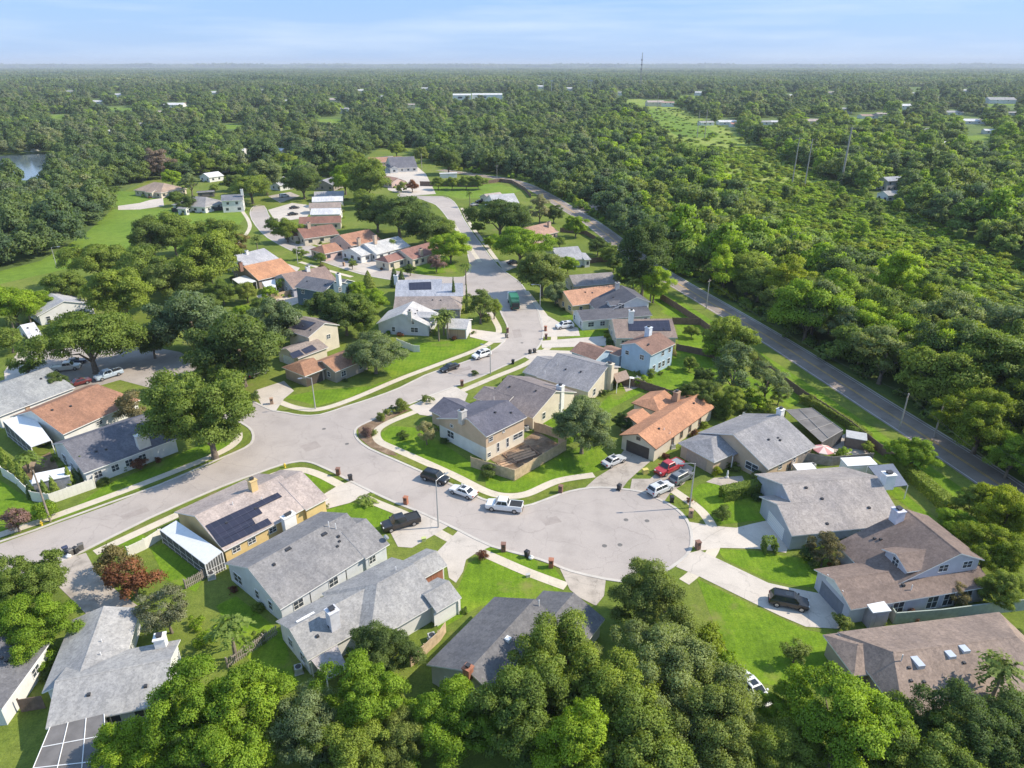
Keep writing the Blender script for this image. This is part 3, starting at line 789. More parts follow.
# --- tan-roofed house with the long solar array
h = House('yellow house with tan roof, long solar array and white sunroom', TAN, W_YEL)
h.block((194.5, 516), (281, 475), (224, 551), pitch=0.36, auto=False)
h.block((280, 487.5), (312, 482), (326, 499.5), pitch=0.36, ze=2.68, auto=False)
h.panel(1, 'b', 0.5, 0, 4.9, 2.15, 'g')
for t in (0.12, 0.3, 0.55, 0.72): h.panel(0, 'n', t, 1.7, 1.1, 0.8)
h.chimney(0, 253.5, 489, 1.0, 1.0, 1.5, siding(W_YEL)); h.chimney(0, 289, 521, 1.9, 0.9, 0.9, WHITE, ground=True, pz=2.7)
h.patch(0, [(205.5, 526), (277.5, 493), (282, 497), (209.8, 531.3)]); h.patch(0, [(209.8, 531.4), (258.5, 508.45), (262.5, 513.5), (214, 537)])
h.patch(0, [(214.0, 537.1), (252, 518.95), (255.5, 524), (217.8, 542.6)]); h.patch(0, [(217.8, 542.7), (267.5, 518.7), (272, 524), (222.3, 547.8)])
h.slab([(160, 530, 2.3), (176, 520.5, 2.95), (222, 551.5, 2.95), (205, 564.5, 2.3)], WHITEMETAL, walls=[(0, 3), (3, 2)], bars=7)
h.pipe(0, [(233, 505), (262, 500)], 0.5); h.finish()

# --- long grey gable
h = House('pale blue house under a long grey gable roof, black pickup in its drive', GREY, (0.64, 0.66, 0.69), trim=WHITE)
h.block((247.5, 568), (347, 513), (281, 609), auto=False)
h.block((342, 533), (367, 519.5), (400, 537.5), ze=2.67, auto=False)
h.panel(1, 'b', 0.5, 0, 4.8, 2.15, 'g', plain('grey_garage', (0.4, 0.4, 0.42)))
for t in (0.16, 0.52): h.panel(0, 'n', t, 1.5, 1.3, 1.15)
for t in (0.28, 0.66): h.panel(0, 'n', t, 1.35, 0.12, 2.5, 'p', DARKMETAL)
for t in (0.55, 0.8): h.panel(0, 'a', t, 1.45, 0.8, 1.3)
h.panel(0, 'a', 0.17, 1.4, 1.9, 1.4)
h.panel(1, 'n', 0.3, 1.5, 1.0, 1.0)
h.rboxes(0, [(288, 549), (324, 534)], 'ridge_vent', 0.8, 0.5, 0.1, DARKMETAL); h.pipe(0, [(329, 527), (336, 529)], 0.9)
h.rboxes(0, [(337.5, 546.5), (339.5, 541.5)], 'roof_vent', 0.3, 0.3, 0.15, DARKMETAL)
p = h.loc(h.roofpt(1, 386, 541)[0])
h.roofkids.append(('satellite_dish', MB().tube([p, p + Vector((0, 0, .5))], .04, 6).tube([p + Vector((0.02, 0, .55)), p + Vector((.16, -.1, .7))], [.42, .38], 12), METAL))
h.finish()

# --- light grey hip and gable complex
h = House('grey house with pale branching roof, brick porch and tall white chimney', (0.33, 0.325, 0.315), W_WHITE)
h.block((289, 629), (374, 584), (310, 659), auto=False)
h.block((377, 583), (412, 561), (416, 616), hipA=0.85, auto=False)
h.block((386, 573), (429, 541), (448, 565), auto=False)
h.block((424, 594), (447.5, 578.5), (464, 596), auto=False)
h.panel(3, 'b', 0.5, 0, 4.4, 2.15, 'g'); h.panel(2, 'b', 0.55, 1.4, 1.6, 1.2); h.panel(3, 'n', 0.5, 1.25, 4.0, 1.9, 'p', WHITE)
for t in (0.35, 0.78): h.panel(0, 'a', t, 1.4, 1.0, 1.2)
h.panel(2, 'n', 0.75, 1.25, 3.2, 2.3, 'p', BR_RED)
h.chimney(0, 334, 626, 1.15, 1.15, 2.3, plain('chimney_render', (0.62, 0.62, 0.66)))
h.rboxes(0, [(303, 619), (308, 616)], 'ridge_vent', 1.6, 0.3, 0.1, WHITE); h.pipe(1, [(396, 570)], .5)
h.slab([(311, 660, 2.7), (337, 645, 2.7), (348, 668, 2.3), (327, 680, 2.3)], plain('weathered_patio_roof', (0.36, 0.32, 0.30), var=.3), walls=None)
h.finish()

# --- dark roof by the big trees
h = House('cream house with streaked dark grey roof and arched rear windows', (0.165, 0.162, 0.166), (0.55, 0.52, 0.44))
h.block((468, 671), (534.5, 599), (417, 674), auto=False, pitch=0.45)
h.block((549, 622), (573, 592.5), (536, 598.5), auto=False)
h.panel(0, 'a', 0.78, 1.4, 0.9, 1.5); h.panel(0, 'a', 0.62, 1.4, 0.9, 1.5); h.panel(0, 'a', 0.35, 1.3, 1.6, 2.1); h.panel(1, 'b', 0.5, 0, 4.6, 2.1, 'g')
h.chimney(0, 468, 671, 0.8, 0.8, 0.45, BR_RED); h.rboxes(0, [(508, 640)], 'roof_vent', .6, .6, .3, WHITE); h.pipe(0, [(539, 606)], .9)
h.finish(vents=0)

# --- bottom-left L-shaped grey house with pool cage
h = House('white house with L-shaped pale grey roof and screened pool cage', LGREY, W_WHITE)
h.block((55, 681), (171, 658.5), (49, 728), auto=False, pitch=0.36)
h.block((104, 606), (82, 676), (139, 614), auto=False, pitch=0.33)
h.chimney(0, 162, 646, 1.1, 1.1, 1.3, WHITE); h.pipe(1, [(102, 642), (101, 655)], .4); h.panel(1, 'n', .5, 1.4, 1.4, 1.1)
for t in (0.2, 0.5, 0.8): h.panel(0, 'n', t, 1.2, 1.8, 1.9)
h.slab([(50, 727, 2.9), (104, 714, 2.9), (108, 790, 2.9), (24, 790, 2.9)], SCREENTOP, 'screen_cage', walls=[(1, 2), (0, 3)], bars=5, posts=True)
for (a, b) in (((50, 727), (24, 790)), ((68, 722.5), (52, 790)), ((86, 718), (80, 790)), ((104, 714), (108, 790)), ((42, 747), (106, 735)), ((34, 768), (107, 760))):
    q0, q1 = h.loc(G(*a, 2.95)), h.loc(G(*b, 2.95)); MB().tube([q0, q1], 0.045, 5).build('cage_beam', WHITE, h.root)
h.finish()

# --- dark roof cut by the frame edge
h = House('white house with charcoal roof beside the pool cage house', (0.15, 0.15, 0.16), W_WHITE)
h.block((4, 634), (-50, 700), (41, 655), auto=False, pitch=0.33); h.panel(0, 'n', .3, 1.4, 1.2, 1.0); h.finish()

# --- left, white walls and dark roof with wide chimney
h = House('white house with slate grey roof and broad white chimney', (0.155, 0.155, 0.175), W_WHITE)
h.block((62, 443), (156, 411), (93, 470), auto=False, pitch=0.40)
for t in (0.12, 0.3, 0.45, 0.6): h.panel(0, 'n', t, 1.45, 1.1, 1.1)
h.panel(0, 'a', .55, 1.4, 1.0, 1.1); h.panel(0, 'a', .3, 1.2, 1.6, 2.0)
h.chimney(0, 144, 446, 2.0, 1.0, 2.2, plain('white_stucco', (.70, .67, .62), var=.1), ground=True, cap=False)
h.finish()

h = House('white house with rust brown roof and glazed white porch', RUST, W_WHITE)
h.block((31, 411), (97.5, 384), (51, 440), auto=False, hipB=0.35, pitch=.38)
for t in (0.45, 0.75): h.panel(0, 'n', t, 1.7, 1.1, 0.7)
h.slab([(3, 421, 3.3), (30, 411.5, 4.0), (51, 440, 2.75), (31, 447, 2.4)], WHITEMETAL, walls=[(0, 3)], bars=5)
h.chimney(0, 27, 409, .8, .8, .7, BR_TAN); h.finish()

h = House('grey-roofed house shaded by a spreading oak', (0.30, 0.31, 0.31), W_WHITE)
h.block((-30, 394), (48, 367), (0, 416), auto=False, pitch=.36); h.finish(vents=1)

h = House('white house with broad grey roof among dense trees', (0.42, 0.42, 0.43), W_WHITE)
h.block((46, 290), (64, 301), (24, 307), pitch=.36); h.finish()
h = House('small white garage building at the side street below the broad grey roof', WHT, W_WHITE, name='garage_building', cat='garage')
h.block((20, 325), (34, 322), (37, 336), auto=False); h.panel(0, 'a', .5, 0, 4.0, 2.1, 'g', GARAGE_D); h.finish()

# --- two-storey tan house on the corner
h = House('two-storey tan corner house with navy roof', (0.135, 0.135, 0.165), W_TAN)
h.block((467, 418.5), (508, 400), (487, 436.5), ze=5.1, far=1.75, pitch=0.36, auto=False)
h.block((443.5, 397), (468, 410), (430, 411), auto=False, pitch=.42)
h.panel(0, 'n', 0.12, 3.9, 0.9, 0.8); h.panel(0, 'n', 0.45, 4.2, 0.5, .4); h.panel(0, 'n', 0.07, 1.0, 0.7, 0.8); h.panel(0, 'n', 0.3, 1.6, 0.5, 1.7)
h.panel(0, 'n', 0.55, 1.6, 0.5, 1.7); h.panel(0, 'n', 0.83, 1.9, 2.3, 1.0); h.panel(0, 'a', 0.25, 1.7, 1.7, 1.3); h.panel(0, 'a', 0.28, 3.6, .7, .5)
h.panel(0, 'n', 0.5, 1.3, (h.blocks[0]['xb'] - h.blocks[0]['xa']) - .05, 2.6, 'p', siding((.76, .68, .56)))
h.panel(0, 'a', 0.5, 1.3, (h.blocks[0]['yb'] - h.blocks[0]['ya']) - .05, 2.5, 'p', siding(W_WHITE))
h.panel(1, 'a', 0.5, 0, 4.4, 2.1, 'g', GARAGE_D)
h.chimney(0, 462.5, 418, 1.2, 1.0, 1.4, plain('grey_chimney', (.5, .48, .46)))
h.finish()

h = House('cream house with brown-grey roof joined behind the tan corner house', (0.225, 0.195, 0.19), W_CREAM)
h.block((508, 375), (556, 391), (538, 420), auto=False, pitch=.40)
h.block((484, 386), (512, 397), (467, 395), auto=False, pitch=.40)
h.panel(1, 'a', .5, 0, 4.4, 2.1, 'g')
for t in (.35, .75): h.panel(0, 'b', t, 1.6, .9, 1.3)
h.chimney(0, 560, 398, 1.3, 1.0, 2.6, WHITE, ground=True, pz=3.0); h.pipe(1, [(494, 400)], .7); h.finish()

h = House('cream house with weathered grey roof, tall chimney and pergola', (0.27, 0.265, 0.275), W_CREAM)
h.block((557, 353), (608, 366.5), (587, 391.5), auto=False, pitch=.36, far=.75)
h.block((537, 356), (566, 366), (521, 371.5), auto=False, pitch=.33)
for t in (.2, .45): h.panel(0, 'n', t, 1.5, 1.2, 1.1)
for t in (.2, .8): h.panel(0, 'b', t, 1.5, .9, 1.4)
h.chimney(0, 609.5, 371, 1.5, 1.1, 1.6, siding(W_CREAM), ground=True, pz=4.2)
h.slab([(613, 374, 2.6), (626, 370, 2.6), (630, 378, 2.4), (617, 383, 2.4)], plain('pergola_wood', (.30, .22, .17), var=.2), 'pergola'); h.pipe(0, [(545, 374), (557, 365)], .7); h.finish()

h = House('cream house with bright orange-brown roof and dark garage door', ORANGE, W_CREAM, trim=plain('brown_trim', (.25, .14, .09)))
h.block((638, 434), (698, 394), (655, 450), auto=False, pitch=.42)
h.block((653, 397), (664, 389.5), (630, 403.5), hipA=.75, auto=False, pitch=.42)
h.block((629, 417), (643, 408.5), (638.5, 424.5), auto=False, z0=0)
h.panel(0, 'a', 0.5, 0, 4.6, 2.2, 'g', GARAGE_D); h.panel(0, 'a', 0.5, 3.3, .7, .5)
for t in (.3, .45, .6, .78): h.panel(0, 'n', t, 1.5, .8, 1.4)
h.chimney(0, 676, 401, 1.1, 1.0, 1.9, BR_TAN); h.pipe(0, [(664, 430), (670, 434)], .4); h.finish()

h = House('tan house with grey gable and hip roof beside the red pickup, screened lanai behind', (0.285, 0.28, 0.285), W_TAN)
h.block((733, 434.5), (781, 414), (767, 470), auto=False, pitch=.40, far=.95)
h.block((711, 438.5), (736, 428), (722, 459), hipA=.9, auto=False, pitch=.38)
h.panel(1, 'a', .5, 0, 4.4, 2.1, 'g', plain('tan_garage', (.45, .36, .29))); h.panel(0, 'a', .8, 1.5, 2.4, 1.3); h.panel(0, 'a', .5, 1.1, 1.0, 2.2, 'd')
for t in (.3, .6, .85): h.panel(0, 'n', t, 1.6, .8, .9)
h.chimney(0, 780, 414, 1.0, 1.0, .9, WHITE); h.rboxes(0, [(778, 438)], 'roof_vent', .3, .3, .15, DARKMETAL)
h.slab([(786, 410, 3.0), (812, 408, 2.8), (843, 430, 2.6), (822, 442, 2.8)], SCREENTOP, 'screen_lanai', walls=[(3, 2), (2, 1)], bars=6, pmat=plain('bronze_frame', (.10, .09, .085)))
for (a, b) in (((786, 410, 3.06), (822, 442, 2.86)), ((799, 409, 2.96), (829, 438.5, 2.8)), ((812, 408, 2.86), (843, 430, 2.66)), ((798, 420.5, 3.0), (822, 415.5, 2.8)), ((810, 431, 2.93), (833, 422.5, 2.73)), ((786, 410, 3.06), (812, 408, 2.86)), ((822, 442, 2.86), (843, 430, 2.66))):
    MB().tube([h.loc(G(*a)), h.loc(G(*b))], 0.06, 5).build('lanai_beam', plain('lanai_beam_grey', (.34, .32, .30)), h.root)
h.slab([(729, 448, 3.1), (741, 442, 3.1), (745, 449, 2.7), (733, 456, 2.7)], shingle((.30, .30, .32)), 'porch_roof')
h.finish()

h = House('grey house with low warm grey roof and white garage door by the cube hedge', (0.36, 0.325, 0.30), (.44, .46, .50))
h.block((782, 484), (877, 476), (840, 530.5), auto=False, pitch=.40)
h.block((777, 504), (812, 499), (791, 536), auto=False, pitch=.40)
h.panel(1, 'a', .52, 0, 4.6, 2.1, 'g'); h.panel(0, 'a', .62, 3.0, 3.6, 1.5, 'p', siding((.55, .62, .72))); h.panel(0, 'n', .6, 1.5, 1.2, 1.1)
h.panel(1, 'n', .6, 1.4, 1.3, 1.1)
h.chimney(0, 887, 482, 1.6, 1.3, 1.4, WHITE); h.rboxes(0, [(806, 488), (822, 499), (869, 508), (827, 524)], 'roof_vent', .35, .35, .2, DARKMETAL)
h.slab([(868, 466, 2.9), (893, 463.5, 2.9), (908, 485, 2.6), (886, 488, 2.6)], BLUEROOF, posts=True); h.finish(vents=0)

h = House('two-storey lavender house with big brown saltbox roof and dormer', (0.215, 0.165, 0.14), W_LAV)
h.block((906, 509), (961.5, 553.5), (848, 556), auto=False, pitch=.42, far=.40)
h.block((834, 579.5), (985, 567), (846, 610.5), auto=False, pitch=.38)
h.block((896, 554), (933, 550), (905, 572.5), ze=4.9, z0=2.6, auto=False, pitch=.42)
h.panel(1, 'a', .5, 0, 4.4, 2.1, 'g', GARAGE_B); h.panel(2, 'a', .5, 4.6, 1.0, 1.1)
h.panel(0, 'b', .13, 4.7, 1.3, 1.0); h.panel(0, 'b', .40, 4.7, 1.3, 1.0); h.panel(1, 'a', .5, 3.2, 3.2, .9, 'p', WHITE)
for t in (.35, .6, .72, .85): h.panel(1, 'n', t, 1.3, 1.5, 1.9)
h.chimney(0, 896, 520, 1.3, 1.2, 1.6, plain('lavender_chimney', (.62, .6, .66))); h.pipe(1, [(911, 590)], .8); h.rboxes(1, [(903, 586)], 'roof_vent', .35, .35, .3, DARKMETAL); h.finish()

h = House('long hip-roofed brown house with three skylights', (0.29, 0.225, 0.185), (.42, .36, .30))
h.block((893, 652), (1016, 636), (905, 722), auto=False, pitch=.36, hipA=.42, hipB=.5, far=.82)
h.block((858, 643), (893, 650), (856, 676), auto=False, pitch=.40, hipA=.7)
for x, y in ((917, 662), (950, 655), (964, 649.5)):
    p, n = h.roofpt(0, x, y); q = h.loc(p); h.roofkids.append(('skylight', MB().cbox(q, .8, 1.5 if x < 930 else .9, q.z - .4, q.z + .22, rz=0), SKYL))
h.rboxes(0, [(911, 681), (924, 682), (964, 663), (909, 668)], 'roof_vent', .3, .3, .15, DARKMETAL); h.pipe(0, [(901, 661)], .9); h.finish(vents=0)

# --- mid distance
h = House('two-storey cream house with brown roof and rooftop solar panels', (0.27, 0.225, 0.20), W_CREAM)
h.block((303, 316), (325, 323), (289, 331), ze=5.2, pitch=.40, far=.8, auto=False)
h.block((286, 349), (322, 340), (302, 357), pitch=.34, auto=False)
h.panel(0, 'b', .35, 3.6, 1.0, 1.0); h.panel(0, 'b', .6, 1.5, 1.4, 1.6); h.panel(1, 'a', .5, 0, 4, 2.1, 'g')
h.patch(0, [(302, 320), (316, 323), (306, 330), (292, 328)]); h.patch(1, [(289, 354), (299, 350), (304, 355), (293, 359)]); h.patch(1, [(301, 350), (312, 345), (317, 349.5), (306, 354)])
h.chimney(0, 295, 319, 1.2, 1, 1.4); h.finish()
h = House('low house with mottled orange roof and open brown garage', (0.36, 0.20, 0.125), (.40, .34, .28))
h.block((322, 361), (356, 348), (338, 371), pitch=.36); h.block((300, 362), (316, 358), (306, 376), hipA=.5, pitch=.36, auto=False); h.panel(1, 'n', .45, 0, 4.2, 2.1, 'g', GARAGE_D); h.finish()
h = House('white house with pale grey gable facing the street corner', (0.50, 0.49, 0.48), W_GREY)
h.block((402, 313.5), (413, 301), (430, 326), pitch=.44, auto=False); h.block((448, 318), (470, 318.5), (452, 328.5), pitch=.35, auto=False); h.block((418, 311), (438, 310), (420, 317), ze=4.2, z0=2, auto=False)
h.panel(0, 'a', .72, 1.5, 1.8, 1.2); h.panel(0, 'a', .3, 1.4, .8, 1.2); h.panel(0, 'a', .7, 3.4, .7, .7); h.panel(1, 'n', .5, 1.2, 4.5, 2.2, 'p', BR_TAN); h.chimney(0, 410, 317, .9, .9, 1.5, plain('grey_chimney', (.5, .48, .46))); h.finish()
h = House('house with long taupe roof behind the white gabled house', (0.285, 0.245, 0.225), (.42, .38, .34))
h.block((395, 296.5), (450, 296), (466, 309), pitch=.36, hipB=.6); h.finish()
h = House('house with long pale blue-grey roof and small solar array', (0.36, 0.38, 0.43), W_GREY)
h.block((396, 280), (442, 279), (440, 296), pitch=.40); h.block((436, 284), (463, 284), (460, 296), pitch=.30); h.patch(0, [(409, 283), (431, 282), (431.5, 289.5), (409.5, 290)]); h.chimney(0, 396, 281, 1.1, 1, 1.6); h.finish()
h = House('two-storey dark teal house with charcoal roof', (0.15, 0.155, 0.175), W_TEAL)
h.block((306, 276), (335, 281), (311, 290), ze=5.2, pitch=.38); h.block((338, 279), (346, 281), (345, 288), ze=4.2); h.chimney(0, 339, 282, 1.1, 1, 2.2); h.finish()
h = House('house with dull brown roof beside the teal house', (0.28, 0.205, 0.175), W_LAV)
h.block((281, 274), (325, 266), (292, 289), pitch=.36); h.slab([(262, 282, 2.5), (275, 279, 2.8), (276, 287, 2.6), (266, 289, 2.4)], WHITEMETAL); h.chimney(0, 308, 271, 1.1, 1, 1.2); h.finish()
h = House('house with bright orange roof, brick chimney and white porch', (0.50, 0.265, 0.155), (.34, .27, .22))
h.block((243, 266), (281, 258), (256, 281), pitch=.36); h.slab([(232, 279, 2.7), (245, 275, 2.9), (256, 281, 2.6), (242, 286, 2.3)], WHITEMETAL); h.chimney(0, 241, 268, 1.0, 1, 1.6, BR_BROWN); h.finish()
h = House('house with wide light grey roof behind the orange-roofed house', (0.40, 0.40, 0.42), W_WHITE)
h.block((231, 256), (264, 248), (250, 267), pitch=.34); h.chimney(0, 247, 254, .8, .8, 1); h.finish()
for lab, rc, wc, bl, ch in [
 ('house with dark red roof and small white chimney by the green lawn', REDB, W_CREAM, [((297, 228.5), (332, 224), (307, 238.5)), ((289, 231), (298, 228), (290, 237), dict(ze=2.6))], (309, 228)),
 ('house with orange-brown roof and tan chimney on the inner lane', (0.39, 0.21, 0.14), W_PINK, [((339, 235), (369, 229), (345, 247.5)), ((322, 245), (334, 242), (329, 253), dict(hipA=.5))], (359, 244)),
 ('white house with whitish roof bounded by a pale ridge strip', (0.50, 0.50, 0.49), W_WHITE, [((364, 244), (398, 236), (376, 254.5)), ((350, 248), (359, 245), (369, 254), dict(pitch=.3))], (375, 241)),
 ('house with maroon roof and tan chimney beside the pink bush', (0.27, 0.15, 0.125), W_CREAM, [((400, 250), (430, 242), (407, 261.5)), ((384, 256), (398, 252), (392, 262), dict(hipA=.4))], (421, 255)),
 ('lowest of the row houses, with red-brown roof', REDB, W_CREAM, [((299, 217), (341, 215.5), (320, 223.5))], None),
 ('row house with white roof above the red-brown one', WHT, W_WHITE, [((311, 208.5), (341, 208), (325, 214.5))], None),
 ('row house with tan-brown roof between two white roofs', (0.33, 0.27, 0.235), W_CREAM, [((309, 203), (341, 202), (325, 208))], None),
 ('narrow row house with bright white roof at the far end', WHT, W_WHITE, [((312, 197), (343, 196), (325, 201.5))], None),
 ('row house with grey roof farthest along the row', (0.36, 0.36, 0.37), W_WHITE, [((314, 192), (344, 191), (328, 196))], None),
 ('grey gabled house half hidden in trees beyond the row houses', (0.27, 0.27, 0.29), (.35, .3, .26), [((322, 180), (335, 176), (329, 187.5))], None),
 ('white house by the turning head with a van outside', (0.42, 0.42, 0.44), W_WHITE, [((270, 178), (284, 176), (279, 186))], None),
 ('house with slate roof at the top of the estate', (0.17, 0.17, 0.19), W_CREAM, [((376, 152), (392, 150.5), (385, 157))], None),
 ('house with terracotta roof at the top of the estate', (0.42, 0.24, 0.165), W_PINK, [((368, 157), (402, 155.5), (385, 162))], None),
 ('house with dark grey roof and twin white gables facing the drive', (0.16, 0.16, 0.18), W_WHITE, [((388, 161), (414, 160), (400, 168)), ((394, 166), (396, 162), (389, 168.5), dict(pitch=.5))], None),
 ('white-roofed house behind a brown fence and trees', WHT, W_WHITE, [((439, 168), (457, 167.5), (447, 173))], None),
 ('small brick house beside the brown-grey drive', (0.40, 0.24, 0.18), W_PINK, [((382, 175), (399, 178), (390, 183))], None),
 ('tan hip-roofed house with garage at the end of a pale drive', (0.36, 0.275, 0.215), W_CREAM, [((154, 182), (164, 183), (160, 193), dict(hipA=.8, hipB=.8)), ((150, 188), (158, 188), (153, 193), dict(hipA=.6))], None),
 ('grey hip-roofed house behind a black fence by the meadow', (0.30, 0.29, 0.285), W_WHITE, [((192, 196), (206, 197), (200, 207), dict(hipA=.8, hipB=.7)), ((178, 206), (190, 206), (182, 209))], None),
 ('house with dark roof behind the grey hip-roofed house', (0.17, 0.165, 0.18), (.16, .14, .13), [((196, 184), (213, 183), (205, 192), dict(hipA=.4))], None),
 ('small pale house shaded by trees near the lake path', WHT, W_WHITE, [((203, 172), (218, 170), (210, 177.5))], None),
 ('yellow-walled house with salmon orange roof beside the charcoal saltbox', (0.48, 0.27, 0.175), W_YEL, [((563, 291), (617, 284), (590, 303.5))], None),
 ('house with taupe roof casting shade on the salmon-roofed house', (0.285, 0.26, 0.25), W_CREAM, [((569, 275), (612, 272), (590, 285))], None),
 ('house with pinkish tile roof and pink gable wall', (0.40, 0.26, 0.20), W_PINK, [((518, 229), (547, 222.5), (533, 238))], (549, 227)),
 ('grey-roofed house with white lean-to near the two-lane road', (0.36, 0.36, 0.38), W_WHITE, [((552, 248), (578, 246), (570, 260)), ((579, 254), (588, 255), (584, 260), dict(pitch=.2))], None),
 ('pale grey house with long roof behind a dark oak', (0.45, 0.45, 0.46), W_WHITE, [((489, 194.5), (514, 193), (510, 204))], None),
 ('tan-roofed house at the bend of the street', TAN, W_CREAM, [((484, 194), (500, 192), (488, 199))], None)]:
    h = simple_house(lab, rc, wc, bl)
    if ch: h.chimney(0, ch[0], ch[1], 1.2, 1.0, 1.9, plain('tan_chimney', (.55, .42, .32)))
    h.finish()
h = House('white two-storey house with dark roof at the edge of the meadow', (0.20, 0.21, 0.235), W_WHITE)
h.block((221, 195), (243, 194), (231, 200.5), ze=5.4, pitch=.36); h.chimney(0, 242, 193, 1.1, 1, 1.6); h.finish()

h = House('white house with charcoal saltbox roof and upstairs gable', (0.125, 0.125, 0.14), W_WHITE)
h.block((621, 285), (637, 297), (590, 304.5), pitch=.42, far=.42, auto=False); h.block((577, 310.5), (651, 308.5), (582, 321), pitch=.34); h.block((608, 301), (625, 299), (611, 305.5), ze=4.7, z0=2.6, auto=False)
h.panel(0, 'b', .6, 4.4, 1.5, 1.6); h.panel(1, 'a', .5, 0, 4.2, 2.1, 'g', WHITE); h.chimney(0, 617, 289, 1.0, 1.0, 1.7, plain('grey_chimney', (.5, .48, .46))); h.finish()
h = House('cream house with brown roof carrying a wide solar array', (0.265, 0.205, 0.175), W_CREAM)
h.block((612, 319), (672, 318.5), (640, 338), pitch=.36); h.patch(0, [(628, 321.5), (669, 320.5), (671, 331), (629, 331)]); h.chimney(0, 631, 318, .9, .9, 1.4); h.finish()
h = House('two-storey sky blue house with brown roof', (0.255, 0.16, 0.125), W_BLUE)
h.block((635, 343), (659.5, 332), (650, 356), ze=5.3, pitch=.36, far=.9, auto=False); h.block((580, 341.5), (606, 350), (572, 352), pitch=.38, auto=False); h.block((606, 344), (630, 348), (618, 356), pitch=.25, auto=False)
for t in (.2, .45, .62, .85): h.panel(0, 'n', t, 1.5, .9, 1.3)
for t in (.55, .85): h.panel(0, 'n', t, 4.1, .9, 1.0)
h.panel(0, 'a', .72, 4.0, 1.0, 1.1); h.panel(0, 'a', .2, 4.0, .9, .9); h.chimney(0, 648, 336, 1.2, 1.2, 2.0, plain('pale_blue_chimney', (.66, .72, .8))); h.finish()

